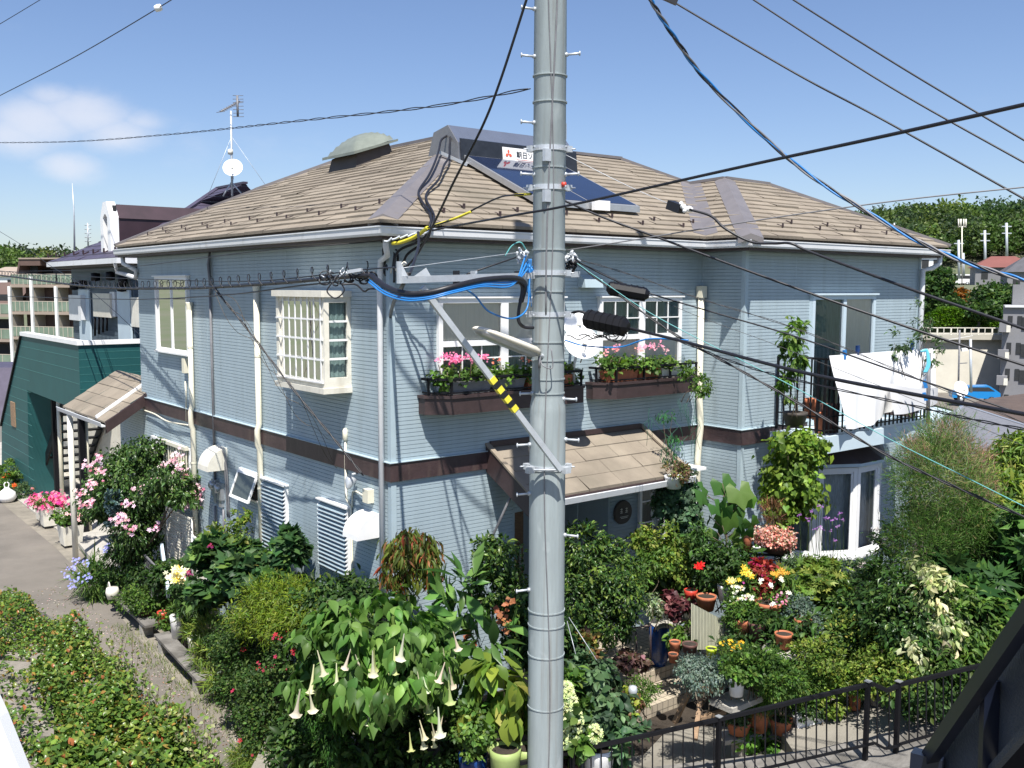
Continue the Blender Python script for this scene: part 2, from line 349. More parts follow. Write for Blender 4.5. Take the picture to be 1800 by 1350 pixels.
def remap(x, y, d):
    # the front garden lies between the street and the wall: things seen here stand further in
    if 975 < x < 1560 and y < 1215 and 10.4 <= d <= 12.8: return d+1.2*min(1, max(0, (1165-y)/40))
    return d
def pb(*L_):  # crown blobs given by sight point, distance, half sizes in photo pixels and half depth in metres
    return [(at(x, y, remap(x, y, d)), (rx*remap(x, y, d)/F, rz, ry*remap(x, y, d)/F)) for (x, y, d, rx, ry, rz) in L_]
# ============================================================ THE BLUE HOUSE
house = thing('house', 'two storey pale blue sided house with tan hip roof and brown band', 'house', (0, 0, 0))
XR = 10.62; YF = 9.2; PIT = .0505
def siding(fr, u0, u1, z0, z1, m='siding', pit=PIT, g=.0085, parent=house, name='wall', base_n=0.0):
    b = MB(); z = z0
    while z < z1-1e-4:
        zt = min(z+pit, z1); a = base_n
        P = [(z, a), (zt-g, a), (zt-g*.8, a-.009), (zt, a-.009), (zt, a)]
        for (za, na), (zb, nb) in zip(P[:-1], P[1:]):
            b.add([fr(u0, za, na), fr(u1, za, na), fr(u1, zb, nb), fr(u0, zb, nb)], [(0, 1, 2, 3)])
        z = zt
    return b.build(name, m, parent)
for z0, z1 in [(-.6, 2.885), (3.115, 5.80)]:
    siding(FA, .06, YF, z0, z1)
    siding(FC, .0, .78, z0, z1); siding(FD, 5.71, XR, z0, z1)
    if z0 > 0: siding(FB, .06, 5.65, z0, z1)
    else:
        siding(FB, .06, 1.9, z0, z1); siding(FB, 3.72, 5.65, z0, z1); siding(FB, 1.9, 3.72, 2.25, z1)
# porch recess behind the canopy
rec = MB(); rec.box((1.9, .0, -.6), (1.93, 1.3, 2.25)); rec.box((3.69, 0, -.6), (3.72, 1.3, 2.25)); rec.box((1.9, 1.3, -.6), (3.72, 1.34, 2.25)); rec.box((1.93, .02, 2.22), (3.69, 1.3, 2.25))
rec.build('porch_recess', 'siding', house)
dr = MB(); dr.box((2.15, 1.24, .15), (3.1, 1.29, 2.15)); drr = dr.build('door', 'wood', house)
q = MB(); q.bar((3.0, 1.2, 1.0), (3.0, 1.2, 1.35), .03); q.build('handle', 'steel', drr)
core = MB(); core.box((.03, .03, -.6), (1.88, YF-.01, 5.8)); core.box((3.76, .03, -.6), (XR-.03, YF-.01, 5.8)); core.box((1.88, 1.36, -.6), (3.76, YF-.01, 5.8)); core.box((1.88, .03, 2.3), (3.76, 1.36, 5.8)); core.box((5.69, -.80, -.6), (XR-.03, .03, 5.8))
core.build('inner_wall', 'siding', house)
for z0, z1 in [(-.6, 2.885), (3.115, 5.8)]:
    for a, c in [((-.012, -.012), (.062, .062)), ((5.638, -.842), (5.71, -.77)), ((XR-.05, -.842), (XR+.012, -.78))]: tr = MB(); tr.box((*a, z0), (*c, z1)); tr.build('corner_trim', 'trim', house)
bd = MB(); bd.box((-.035, -.035, 2.885), (0, YF, 3.115)); bd.box((0, -.035, 2.885), (5.65, 0, 3.115)); bd.box((5.615, -.865, 2.885), (5.65, -.035, 3.115)); bd.box((5.65, -.865, 2.885), (XR, -.83, 3.115))
bd.build('band', 'band', house)
fl = MB()
for a, b_ in [((-.05, -.05, 3.115), (.0, YF, 3.124)), ((0, -.05, 3.115), (5.65, 0, 3.124)), ((5.60, -.88, 3.115), (5.65, -.05, 3.124)), ((5.65, -.88, 3.115), (XR, -.83, 3.124))]: fl.box(a, b_)
fl.build('flashing', 'trim', house)
for (fr_j, us_) in ((FA, (2.75, 5.75, 8.32)), (FB, (3.08,)), (FD, (6.9, 9.6))):
    for u_ in us_:
        for z0, z1 in [(-.6, 2.885), (3.115, 5.8)]: b = MB(); b.fbox(fr_j, u_, u_+.007, z0, z1, -.004, .0012); b.build('joint_sealant', 'trim', house)
# ---- eaves, gutter
OV = .27; GW = .09
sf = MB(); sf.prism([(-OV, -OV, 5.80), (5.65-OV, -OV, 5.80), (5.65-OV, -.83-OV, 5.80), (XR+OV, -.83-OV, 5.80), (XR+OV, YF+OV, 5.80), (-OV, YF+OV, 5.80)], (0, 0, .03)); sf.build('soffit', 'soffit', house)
fa = MB()
path = [(-OV, YF+OV), (-OV, -OV), (5.65-OV, -OV), (5.65-OV, -.83-OV), (XR+OV, -.83-OV), (XR+OV, YF+OV)]
def offs(path, d):
    o = []
    for i, p in enumerate(path):
        p = np.array(p, float); ns = []
        for j in (i-1, i):
            if 0 <= j < len(path)-1:
                e = np.array(path[j+1], float)-np.array(path[j], float); e /= np.linalg.norm(e); ns.append(np.array([e[1], -e[0]])*-1)
        nn = sum(ns); o.append(p - nn*d if len(ns) == 1 else p-np.array([n_ for n_ in nn])*d)
    return o
def ribbon(path, prof, name, m):
    b = MB(); rings = []
    for (d, z) in prof: rings.append([np.array([p[0], p[1], z]) for p in offs(path, d)])
    for i in range(len(prof)-1):
        for j in range(len(path)-1): b.add([rings[i][j], rings[i][j+1], rings[i+1][j+1], rings[i+1][j]], [(0, 1, 2, 3)])
    for j in (0, len(path)-1): b.add([r_[j] for r_ in rings], [tuple(range(len(prof)))])
    return b.build(name, m, house)
SG = 1 if offs(path, 1)[1][0] < -OV else -1
ribbon(path, [(0, 5.80), (SG*.012, 5.80), (SG*.012, 6.01), (0, 6.01)], 'fascia', 'brown')
gp = [(.014, 5.835), (.07, 5.835), (.085, 5.86), (GW, 5.93), (.098, 5.93), (.098, 5.945), (.078, 5.945), (.07, 5.87), (.03, 5.86), (.014, 5.86)]
ribbon(path, [(SG*a, b_) for a, b_ in gp], 'gutter', 'gutter')
# ---- roof of overlapping slate courses
S = .44; ZE = 6.0; EA = -.30
def clip(poly, f, keep):
    o = []
    for i in range(len(poly)):
        a, b_ = poly[i], poly[(i+1) % len(poly)]; fa_, fb_ = f(a), f(b_)
        if fa_*keep >= -1e-9: o.append(a)
        if fa_*fb_ < -1e-12: t = fa_/(fa_-fb_); o.append((a[0]+(b_[0]-a[0])*t, a[1]+(b_[1]-a[1])*t))
    return o
def shingles(poly, w, name='roof', parent=house, m='slate', s=S, ze=ZE, expo=.20, lip=.021, tw=.62):
    """lapped tiles; poly in plan, w(p) = distance in from the eave, u runs along the eave"""
    m = {'shingle': 'slate', 'purple': 'pslate'}.get(m, m)
    b = MB(); tone = []; wm = max(w(p) for p in poly); i = 0
    g = (w((1, 0))-w((0, 0)), w((0, 1))-w((0, 0))); u = lambda p: p[0]*g[1]-p[1]*g[0]
    u0 = min(u(p) for p in poly); u1 = max(u(p) for p in poly)
    while i*expo < wm:
        a0, a1 = i*expo, (i+1)*expo
        row = clip(clip(poly, lambda p: w(p)-a0, 1), lambda p: w(p)-a1, -1)
        k = 0; off = random.random()*tw; ct = 1+.022*random.gauss(0, 1)
        while len(row) >= 3 and u0-off+k*tw < u1:
            b0, b1 = u0-off+k*tw, u0-off+(k+1)*tw-.005; k += 1
            q = clip(clip(row, lambda p: u(p)-b0, 1), lambda p: u(p)-b1, -1)
            if len(q) < 3: continue
            tn = ct*(1+.035*random.gauss(0, 1))*(.86 if random.random() < .04 else 1); lp = lip*(1+.25*random.gauss(0, 1))
            b.add([(p[0], p[1], ze+s*w(p)+lp*(1-(w(p)-a0)/expo)) for p in q], [tuple(range(len(q)))]); tone.append(tn)
            low = [p for p in q if abs(w(p)-a0) < 1e-6]
            if len(low) >= 2:
                l0, l1 = low[0], low[-1]; z = ze+s*a0
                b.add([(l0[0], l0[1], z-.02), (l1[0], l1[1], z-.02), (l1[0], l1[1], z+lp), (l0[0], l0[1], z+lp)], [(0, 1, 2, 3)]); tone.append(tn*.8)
        i += 1
    b.build('underlay', 'brown', parent) if False else None
    return b.build(name, m, parent, tone=tone)
e = -.36+.0
pA = [(e, e), (3.95, 3.95), (3.95, 6.2), (3.72, 8.2), (2.35, 9.0), (1.0, 9.25), (e, 9.35)]
shingles(pA, lambda p: p[0]-e)
pB = [(e, e), (5.29, e), (7.95, 2.3), (7.29, 3.48), (5.7, 3.45), (3.95, 3.95)]
shingles(pB, lambda p: p[1]-e)
pC = [(5.29, -1.19), (8.05, 1.57), (7.95, 2.3), (5.29, -.36)]
shingles(pC, lambda p: p[0]-5.29)
pD = [(5.29, -1.19), (10.97, -1.19), (9.23, 1.5), (8.05, 1.57)]
shingles(pD, lambda p: p[1]+1.19)
zA = lambda x, y: ZE+S*(x-e); zB = lambda x, y: ZE+S*(y-e); zD = lambda x, y: ZE+S*(y+1.19)
def fan(pts, name):
    b = MB(); b.add(pts, [tuple(range(len(pts)))]); bm_ = b
    return bm_
bk = MB()
E_ = [(10.97, -1.19, ZE), (10.97, 9.35, ZE), (7.29, 3.48, zB(0, 3.48)), (7.95, 2.3, zB(0, 2.3)), (8.05, 1.57, zD(0, 1.57)), (9.23, 1.5, zD(0, 1.5))]
for i in range(1, 5): bk.add([E_[0] if i > 3 else E_[1], E_[i], E_[i+1]] if i > 1 else [E_[0], E_[1], E_[5]], [(0, 1, 2)])
bk.add([E_[1], E_[2], E_[3]], [(0, 1, 2)]); bk.add([E_[1], E_[3], E_[4]], [(0, 1, 2)]); bk.add([E_[1], E_[4], E_[5]], [(0, 1, 2)])
NB = [(e, 9.35, ZE), (1.0, 9.25, zA(1, 0)), (2.35, 9.0, zA(2.35, 0)), (3.72, 8.2, zA(3.72, 0)), (3.95, 6.2, zA(3.95, 0)), (3.95, 3.95, zA(3.95, 0)), (5.7, 3.45, zB(0, 3.45)), (7.29, 3.48, zB(0, 3.48))]
for i in range(len(NB)-1): bk.add([(10.97, 9.35, ZE), NB[i], NB[i+1]], [(0, 1, 2)])
bk.build('rear_roof', 'shingle', house)
def strip(p, q, wd, za, name='hip_cap', up=.03, m='hipmetal'):
    """folded metal cap along a hip or valley, p and q in plan; za gives roof height left and right"""
    p = np.array(p, float); q = np.array(q, float); d = (q-p)/np.linalg.norm(q-p); n = np.array([-d[1], d[0]])*wd/2
    b = MB()
    for sd_, zf in zip((1, -1), za):
        a, c = p+n*sd_, q+n*sd_
        zc0 = max(za[0](*p), za[1](*p)) if up > 0 else min(za[0](*p), za[1](*p)); zc1 = max(za[0](*q), za[1](*q)) if up > 0 else min(za[0](*q), za[1](*q))
        T = [(*p, zc0+abs(up)), (*q, zc1+abs(up)), (*c, zf(*c)+abs(up)*.75), (*a, zf(*a)+abs(up)*.75)]
        b.add(T, [(0, 1, 2, 3)]); b.add([T[3], T[2], (T[2][0], T[2][1], T[2][2]-.05), (T[3][0], T[3][1], T[3][2]-.05)], [(0, 1, 2, 3)])
        b.add([T[0], T[3], (T[3][0], T[3][1], T[3][2]-.08), (T[0][0], T[0][1], T[0][2]-.08)], [(0, 1, 2, 3)])
    return b.build(name, m, house)
strip((e+.14, e+.14), (3.3, 3.3), .36, (zA, zB)); strip((3.3, 3.3), (3.95, 3.95), .3, (zA, zB))
zC = lambda x, y: ZE+S*(x-5.29)
strip((5.29, -1.19), (8.05, 1.57), .36, (zC, zD)); strip((5.33, -.32), (7.93, 2.28), .36, (zB, zC), 'valley', -.02)
rc = MB()
def rline(b, P, w_=.12, h=.05):
    for a, c in zip(P[:-1], P[1:]): b.bar(a, c, w_, h)
rline(rc, [(3.95, 3.95, zA(3.95, 0)+.02), (5.7, 3.45, zB(0, 3.45)+.02), (7.29, 3.48, zB(0, 3.48)+.02), (7.95, 2.3, zB(0, 2.3)+.02), (8.05, 1.57, zD(0, 1.57)+.02), (9.23, 1.5, zD(0, 1.5)+.02), (10.97, -1.19, ZE+.02)])
rline(rc, [(x, y, z+.02) for x, y, z in NB[:6]], .1, .06)
rc.build('ridge_cap', 'hipmetal', house)
sg = []
def guard(x, y, zf, dx, dy):
    z = zf(x, y); b = MB()
    b.bar((x+dx*.07, y+dy*.07, z+.022+S*.07), (x-dx*.04, y-dy*.04, z+.012), .022, .008); b.bar((x-dx*.035, y-dy*.035, z), (x-dx*.035, y-dy*.035, z+.06), .035, .012, up=(dx, dy, 0))
    return b.build('snow_guard', 'brown', house)
for i in range(9):
    y = 8.75-.98*i
    for k in (0, 1): guard(.10+.2*k+.0, y-.25*k, zA, 1, 0)
for i in range(6):
    for k in (0, 1): guard(.78+.88*i+.45*k, .02+.2*k, zB, 0, 1)
for i in range(4):
    for k in (0, 1): guard(6.56+.98*i+.5*k, -.77+.2*k, zD, 0, 1)
# skylight
sk = MB(); X0, X1, Y0, Y1 = 2.72, 3.50, 5.55, 6.60
def rz(x): return ZE+S*(x-e)
sk.hexa([(X0, Y0, rz(X0)-.03), (X1, Y0, rz(X1)-.03), (X1, Y1, rz(X1)-.03), (X0, Y1, rz(X0)-.03), (X0+.06, Y0+.06, rz(X0)+.26), (X1-.06, Y0+.06, rz(X1)+.22), (X1-.06, Y1-.06, rz(X1)+.22), (X0+.06, Y1-.06, rz(X0)+.26)])
skb = sk.build('skylight', 'skybase', house)
dm = MB(); n_ = 12; vs = []
for i in range(n_+1):
    for j in range(n_+1):
        a, c = i/n_, j/n_; x = X0-.04+(X1-X0+.08)*a; y = Y0-.04+(Y1-Y0+.08)*c
        h = (1-max(abs(2*a-1), abs(2*c-1))**2.2)*.27; vs.append((x, y, rz(x)+.29+h*.98-.05*a))
fs = [(i*(n_+1)+j, (i+1)*(n_+1)+j, (i+1)*(n_+1)+j+1, i*(n_+1)+j+1) for i in range(n_) for j in range(n_)]
dm.add(vs, fs, True); dm.build('dome', 'acryl', skb)
lp = MB()
lp.hexa([(X0-.07, Y0-.07, rz(X0)+.24), (X1+.07, Y0-.07, rz(X1)+.21), (X1+.07, Y1+.07, rz(X1)+.21), (X0-.07, Y1+.07, rz(X0)+.24), (X0-.07, Y0-.07, rz(X0)+.29), (X1+.07, Y0-.07, rz(X1)+.25), (X1+.07, Y1+.07, rz(X1)+.25), (X0-.07, Y1+.07, rz(X0)+.29)])
lp.build('frame', 'acryl', skb)
# ---- windows
def curtain(fr, u0, u1, z0, z1, n, m, parent, amp=.006, per=.09, name='curtain'):
    b = MB(); k = max(8, int((u1-u0)/per*5)); V = []
    for i in range(k+1):
        u = u0+(u1-u0)*i/k; a = amp*math.sin(2*math.pi*(u+.02*math.sin(u*7))/per)
        V += [fr(u, z0, n+a), fr(u, z1, n+a)]
    b.add(V, [(2*i, 2*i+2, 2*i+3, 2*i+1) for i in range(k)], True); return b.build(name, m, parent)
def frame(fr, u0, u1, z0, z1, n0, n1, w_, b=None):
    b = b or MB(); b.fbox(fr, u0, u0+w_, z0, z1, n0, n1); b.fbox(fr, u1-w_, u1, z0, z1, n0, n1); b.fbox(fr, u0+w_, u1-w_, z0, z0+w_, n0, n1); b.fbox(fr, u0+w_, u1-w_, z1-w_, z1, n0, n1); return b
def pane(fr, u0, u1, z0, z1, n, parent, m='glass'):
    b = MB(); b.add([fr(u0, z0, n), fr(u1, z0, n), fr(u1, z1, n), fr(u0, z1, n)], [(0, 1, 2, 3)]); return b.build('pane', m, parent)
def grid(fr, u0, u1, z0, z1, n, nu, nz_, w_, parent, m='white', name='glazing_bar', d=.012):
    b = MB()
    for i in range(1, nu): u = u0+(u1-u0)*i/nu; b.fbox(fr, u-w_/2, u+w_/2, z0, z1, n, n+d)
    for i in range(1, nz_): z = z0+(z1-z0)*i/nz_; b.fbox(fr, u0, u1, z-w_/2, z+w_/2, n-.002, n+d+.002)
    return b.build(name, m, parent)
# upper left sliding window on the alley side
b = frame(FA, 6.5, 8.1, 4.08, 5.42, 0, .06, .055); b.fbox(FA, 7.27, 7.33, 4.13, 5.37, .012, .05); b.fbox(FA, 6.45, 8.15, 5.42, 5.44, 0, .09); b.fbox(FA, 6.47, 8.13, 4.05, 4.08, 0, .09)
w1 = b.build('window', 'white', house); curtain(FA, 6.55, 7.27, 4.13, 5.37, .010, 'lace', w1); curtain(FA, 7.33, 8.05, 4.13, 5.37, .009, 'dark', w1, name='interior_backing')  # right half: dark pleated sheet stands for the unlit interior
pane(FA, 6.55, 7.27, 4.13, 5.37, .034, w1); pane(FA, 7.33, 8.05, 4.13, 5.37, .028, w1)
# bay window
U0, U1, BD = .95, 2.32, .38; b = MB()
b.fbox(FA, U0-.03, U1+.03, 5.12, 5.20, 0, BD+.05); b.fbox(FA, U0-.02, U1+.02, 3.90, 3.97, 0, BD+.03); b.fbox(FA, U0, U1, 3.97, 4.03, 0, BD)
for u in (U0, U1-.07): b.fbox(FA, u, u+.07, 4.03, 5.12, BD-.07, BD)
b.fbox(FA, U0, U0+.04, 4.03, 5.12, 0, .05); b.fbox(FA, U1-.04, U1, 4.03, 5.12, 0, .05); b.fbox(FA, U0, U0+.04, 4.03, 4.1, .05, BD-.07); b.fbox(FA, U0, U0+.04, 5.05, 5.12, .05, BD-.07)
b.fbox(FA, U0+.07, U1-.07, 5.06, 5.12, BD-.06, BD-.01)
bay = b.build('bay_window', 'ivory', house)
b = MB()
for i in range(7): u = U0+.07+(U1-U0-.14)*i/7; b.fbox(FA, u-.008, u+.008, 4.03, 5.12, BD+.005, BD+.02)
for i in range(1, 4): z = 4.05+1.02*i/4+.02; b.fbox(FA, U0+.02, U1-.02, z-.009, z+.009, BD+.003, BD+.018)
b.fbox(FA, U0+.02, U1-.02, 4.03, 4.05, BD+.003, BD+.03)
b.build('window_grille', 'white', bay)
pane(FA, U0+.07, U1-.07, 4.03, 5.06, BD-.03, bay); curtain(FA, U0+.06, U1-.06, 4.03, 5.06, .10, 'curtaingreen', bay)
curtain(FA, U0+.08, U1-.08, 4.28, 4.82, BD-.09, 'lace', bay, .01, .12)
FS = frm((0, U0, 0), (-1, 0, 0), (0, -1, 0))
pane(FS, .05, BD-.07, 4.1, 5.05, -.02, bay); b = MB()
for i in range(1, 4): z = 4.10+.95*i/4; b.fbox(FS, .05, BD-.07, z-.013, z+.013, -.03, .0)
b.build('glazing_bar', 'white', bay); curtain(FS, .05, BD-.07, 4.1, 5.05, -.07, 'curtaingreen', bay, .006, .08)
for k, (uu, hh) in enumerate([(1.35, .14), (1.62, .2), (1.9, .12)]):
    q = MB(); q.lathe(FA(uu, 4.03, BD-.12), [(.0, 0), (.03, .0), (.035, .06), (.02, hh*.7), (.03, hh), (0, hh)], 10); q.build('ornament', ['ivory', 'steel', 'lace'][k], bay)
# louvre windows
MT['louvreglass'] = mat('louvre_glass', (.27, .35, .39), .2, .15, 6, spec=.6); MT['sashglass'] = mat('sash_glass', (.05, .06, .055), .15, .4, 4, spec=.5)
def louvre(u0, u1, z0, z1, n):
    b = frame(FA, u0, u1, z0, z1, 0, .05, .022); b.fbox(FA, u0-.02, u1+.02, z1, z1+.02, 0, .09)
    w_ = b.build('louvre_window', 'white', house); back = MB(); back.fbox(FA, u0+.02, u1-.02, z0+.02, z1-.02, .003, .006); back.build('interior_backing', 'curtaingreen', w_)
    b = MB(); g = MB(); st = (z1-z0-.06)/n
    for i in range(n):
        z = z0+.03+st*i
        b.hexa([FA(u0+.02, z, .085), FA(u1-.02, z, .085), FA(u1-.02, z+st*.80, .02), FA(u0+.02, z+st*.80, .02), FA(u0+.02, z+.005, .088), FA(u1-.02, z+.005, .088), FA(u1-.02, z+st*.80+.005, .023), FA(u0+.02, z+st*.80+.005, .023)])
        for u in (u0+.004, u1-.02): g.hexa([FA(u, z, .07), FA(u+.012, z, .07), FA(u+.012, z+st*.8, .02), FA(u, z+st*.8, .02), FA(u, z+.012, .085), FA(u+.012, z+.012, .085), FA(u+.012, z+st*.8+.01, .035), FA(u, z+st*.8+.01, .035)])
        g.fbox(FA, u0+.02, u1-.02, z-.002, z+.003, .082, .088)
    b.build('slat', 'louvreglass', w_); g.build('slat_holder', 'gutter', w_)
louvre(1.02, 1.81, 1.45, 2.37, 15); louvre(2.84, 3.62, 1.30, 2.37, 17)
# tilted awning window
b = MB(); u0, u1, z0, z1 = 3.79, 4.50, 1.97, 2.38
frame(FA, u0-.02, u1+.02, z0-.03, z1+.02, 0, .04, .03, b); aw = b.build('awning_window', 'white', house)
FT = lambda u, z, n: FA(u, z, n+.16*(z1-z)/(z1-z0)+.03)
frame(FT, u0, u1, z0, z1, 0, .03, .035).build('sash', 'white', aw); pane(FT, u0+.035, u1-.035, z0+.035, z1-.035, .015, aw, 'sashglass'); b = MB(); b.fbox(FA, u0+.01, u1-.01, z0, z1, .004, .008); b.build('interior_backing', 'dark', aw)  # dark sheet behind the sash stands for the unlit interior
# barred window near the far end
b = frame(FA, 6.62, 7.75, 1.45, 2.42, 0, .05, .04); wb = b.build('window', 'white', house); pane(FA, 6.66, 7.71, 1.49, 2.38, .03, wb); curtain(FA, 6.66, 7.71, 1.49, 2.38, .012, 'curtain', wb)
b = MB(); b.fbox(FA, 6.58, 7.8, 2.40, 2.46, .07, .14); b.fbox(FA, 6.58, 7.8, 1.42, 1.46, .07, .12)
for i in range(10): u = 6.62+.125*i; b.fbox(FA, u, u+.025, 1.46, 2.40, .09, .11)
b.build('window_grille', 'cream', wb)
b = frame(FA, 8.25, 8.6, 1.9, 2.42, 0, .05, .04); wc = b.build('window', 'white', house); pane(FA, 8.29, 8.56, 1.94, 2.38, .03, wc); curtain(FA, 8.29, 8.56, 1.94, 2.38, .012, 'curtain', wc)
# garden side upper windows
def tall(u0, u1, z0, z1, flip):
    b = frame(FB, u0, u1, z0, z1, 0, .06, .06); um = (u0+u1)/2; zm = 4.54
    b.fbox(FB, um-.06, um+.06, z0+.06, z1-.06, 0, .058); b.fbox(FB, u0+.06, um-.06, zm-.035, zm+.035, .0, .07); b.fbox(FB, um+.06, u1-.06, zm-.035, zm+.035, .0, .07)
    b.fbox(FB, u0-.03, u1+.03, z1, z1+.02, 0, .085)
    w_ = b.build('window', 'white', house)
    for a, c in [(u0+.06, um-.06), (um+.06, u1-.06)]:
        pane(FB, a, c, z0+.06, zm-.035, .028, w_); pane(FB, a, c, zm+.035, z1-.06, .04, w_)
        if flip:
            grid(FB, a, c, zm+.035, z1-.06, .045, 3, 2, .016, w_); curtain(FB, a, c, zm+.035, z1-.06, .010, 'curtaingreen', w_); curtain(FB, a, c, z0+.06, zm-.035, .011, 'curtain', w_, .004, .14)
        else:
            grid(FB, a, c, z0+.06, zm-.035, .033, 3, 3, .014, w_); curtain(FB, a, c, z0+.06, zm-.035, .010, 'curtaingreen', w_); curtain(FB, a, c, zm+.035, z1-.06, .011, 'curtain', w_, .005, .13)
tall(.67, 2.75, 3.96, 5.11, False); tall(3.42, 5.14, 3.96, 5.11, True)
# vent hoods
b = MB(); b.prism([FB(3.04, 5.25, 0), FB(3.04, 5.41, 0), FB(3.04, 5.41, .06), FB(3.04, 5.36, .14), FB(3.04, 5.25, .16)], (.34, 0, 0)); b.build('vent_hood', 'trim', house)
def hood(u, z, w_, h, n, m='white'):
    b = MB(); pr = [(0, 0)]+[(n*math.sin(t), h*math.cos(t)) for t in np.linspace(0, math.pi/2, 8)]
    pts = [FA(u, z+zz, nn) for nn, zz in pr]; b.prism(pts, FA(u+w_, 0, 0)-FA(u, 0, 0)); return b.build('vent_hood', m, house)
hood(.30, 2.13, .36, .30, .32); hood(5.05, 2.28, .42, .36, .34, 'ivory')
# balcony door upstairs on the right wall
b = frame(FD, 7.28, 9.10, 3.05, 5.14, 0, .07, .07); b.fbox(FD, 8.15, 8.24, 3.12, 5.07, .0, .06); b.fbox(FD, 7.25, 9.13, 5.14, 5.17, 0, .11)
bdv = b.build('balcony_door', 'bluewin', house); pane(FD, 7.35, 8.15, 3.12, 5.07, .03, bdv); pane(FD, 8.24, 9.03, 3.12, 5.07, .04, bdv)
curtain(FD, 7.35, 8.15, 3.12, 5.07, .01, 'curtaingreen', bdv, .004, .2); curtain(FD, 8.24, 9.03, 3.12, 5.07, .012, 'curtain', bdv, .005, .15)
# balcony
b = MB(); b.box((6.3, -1.80, 2.88), (9.45, -.87, 3.04)); b.box((6.3, -1.86, 2.82), (9.2, -1.802, 3.07)); b.box((9.2, -1.93, 2.79), (9.5, -1.66, 3.09)); b.box((9.42, -1.66, 2.84), (9.48, -.87, 3.06))
bal = b.build('balcony', 'bluewin', house)
b = MB()
def rail(P0, P1, n, b):
    P0 = np.array(P0, float); P1 = np.array(P1, float)
    b.bar(P0+(0, 0, 1.17), P1+(0, 0, 1.17), .045, .03); b.bar(P0+(0, 0, .10), P1+(0, 0, .10), .03, .02); b.bar(P0+(0, 0, .30), P1+(0, 0, .30), .02, .02)
    for i in range(n+1):
        p = P0+(P1-P0)*i/n; b.bar(p+(0, 0, .04), p+(0, 0, 1.17), .02 if i % 6 else .032)
        b.lathe(p+(0, 0, .42), [(.012, 0), (.024, .05), (.012, .1)], 6)
rail((6.42, -.9, 3.04), (6.42, -1.74, 3.04), 7, b); rail((6.42, -1.74, 3.04), (9.3, -1.74, 3.04), 24, b)
b.build('railing', 'black', bal)
# bow window below the balcony
b = MB(); fr_ = MB(); gl = MB(); cu = MB(); cX, R0 = 8.0, 1.75
def bow(t, r=R0): return np.array([cX+r*math.sin(t), -.62-.95*(math.cos(t)-math.cos(.90))/(1-math.cos(.9))*(r/R0) , 0])
ts = np.linspace(-.90, .90, 6); z0, z1 = .98, 2.42
for i in range(5):
    p, q = bow(ts[i]), bow(ts[i+1]); d = (q-p)/np.linalg.norm(q-p); n = np.array([d[1], -d[0], 0])
    fr2 = lambda u, z, nn, p=p, d=d, n=n: p+d*u+n*nn+np.array([0, 0, z]); Lw = np.linalg.norm(q-p)
    frame(fr2, 0, Lw, z0, z1, -.03, .03, .065, fr_); frame(fr2, .065, Lw-.065, z0+.065, z1-.065, -.015, .015, .035, fr_)
    gl.add([fr2(.05, z0+.05, 0), fr2(Lw-.05, z0+.05, 0), fr2(Lw-.05, z1-.05, 0), fr2(.05, z1-.05, 0)], [(0, 1, 2, 3)])
    for k in range(12):
        a0, a1 = Lw*k/12, Lw*(k+1)/12; o0, o1 = (.012 if k % 2 else -.012), (-.012 if k % 2 else .012)
        cu.add([fr2(a0, z0+.03, -.14+o0), fr2(a1, z0+.03, -.14+o1), fr2(a1, z1-.05, -.14+o1), fr2(a0, z1-.05, -.14+o0)], [(0, 1, 2, 3)])
bwv = fr_.build('bow_window', 'white', house); gl.build('pane', 'glass', bwv); cu.build('curtain', 'lace', bwv)
b = MB(); top = [bow(t)+np.array([0, 0, z1]) for t in ts]; top2 = [bow(t, R0*1.04)+np.array([0, -.05, z1+.02]) for t in ts]
b.prism([p+np.array([0, 0, .0]) for p in top2]+[np.array([9.4, -.83, z1+.02]), np.array([6.1, -.83, z1+.02])], (0, 0, .05)); b.build('lintel', 'bluewin', bwv)
b = MB(); hi = [np.array([6.35+ (9.3-6.35)*i/5, -.87 -.5*math.sin(math.pi*i/5)*.6, 2.85]) for i in range(6)]
for i in range(5): b.add([top2[i]+(0, 0, .05), top2[i+1]+(0, 0, .05), hi[i+1], hi[i]], [(0, 1, 2, 3)], True)
b.build('hood_roof', 'brown', bwv)
b = MB(); b.prism([bow(t, R0*1.03)+np.array([0, -.03, z0-.05]) for t in ts]+[np.array([9.3, -.83, z0-.05]), np.array([6.3, -.83, z0-.05])], (0, 0, .05)); b.build('sill', 'white', bwv)
# planter shelves under the upper windows
def shelf(u0, u1, nm):
    b = MB(); lo = [(u0, 0), (u0, .14), (u0+.25, .36), (u1-.12, .36), (u1, .24), (u1, 0)]
    b.prism([FB(u, 3.69, n) for u, n in lo], (0, 0, .20)); b.prism([FB(u+(.02 if u > 2 else -.02)*0, 3.89, n+.0) for u, n in [(u0-.02, 0), (u0-.02, .15), (u0+.24, .38), (u1-.11, .38), (u1+.02, .25), (u1+.02, 0)]], (0, 0, .035))
    s_ = b.build('planter_shelf', 'brown', house)
    b = MB(); zt = 3.925; P_ = [FB(u0+.04, zt, .03), FB(u0+.04, zt, .16), FB(u0+.26, zt, .34), FB(u1-.14, zt, .34), FB(u1-.02, zt, .05)]
    for a, c in zip(P_[:-1], P_[1:]): b.bar(a+(0, 0, .2), c+(0, 0, .2), .05, .03); b.bar(a+(0, 0, .03), c+(0, 0, .03), .02, .02)
    for p in P_[1:-1]+[P_[2]+(P_[3]-P_[2])*k for k in (.33, .66)]: b.bar(p, p+(0, 0, .2), .025)
    b.build('railing', 'black', s_); return s_
shelf(.40, 2.95, 0); shelf(3.22, 5.30, 1)
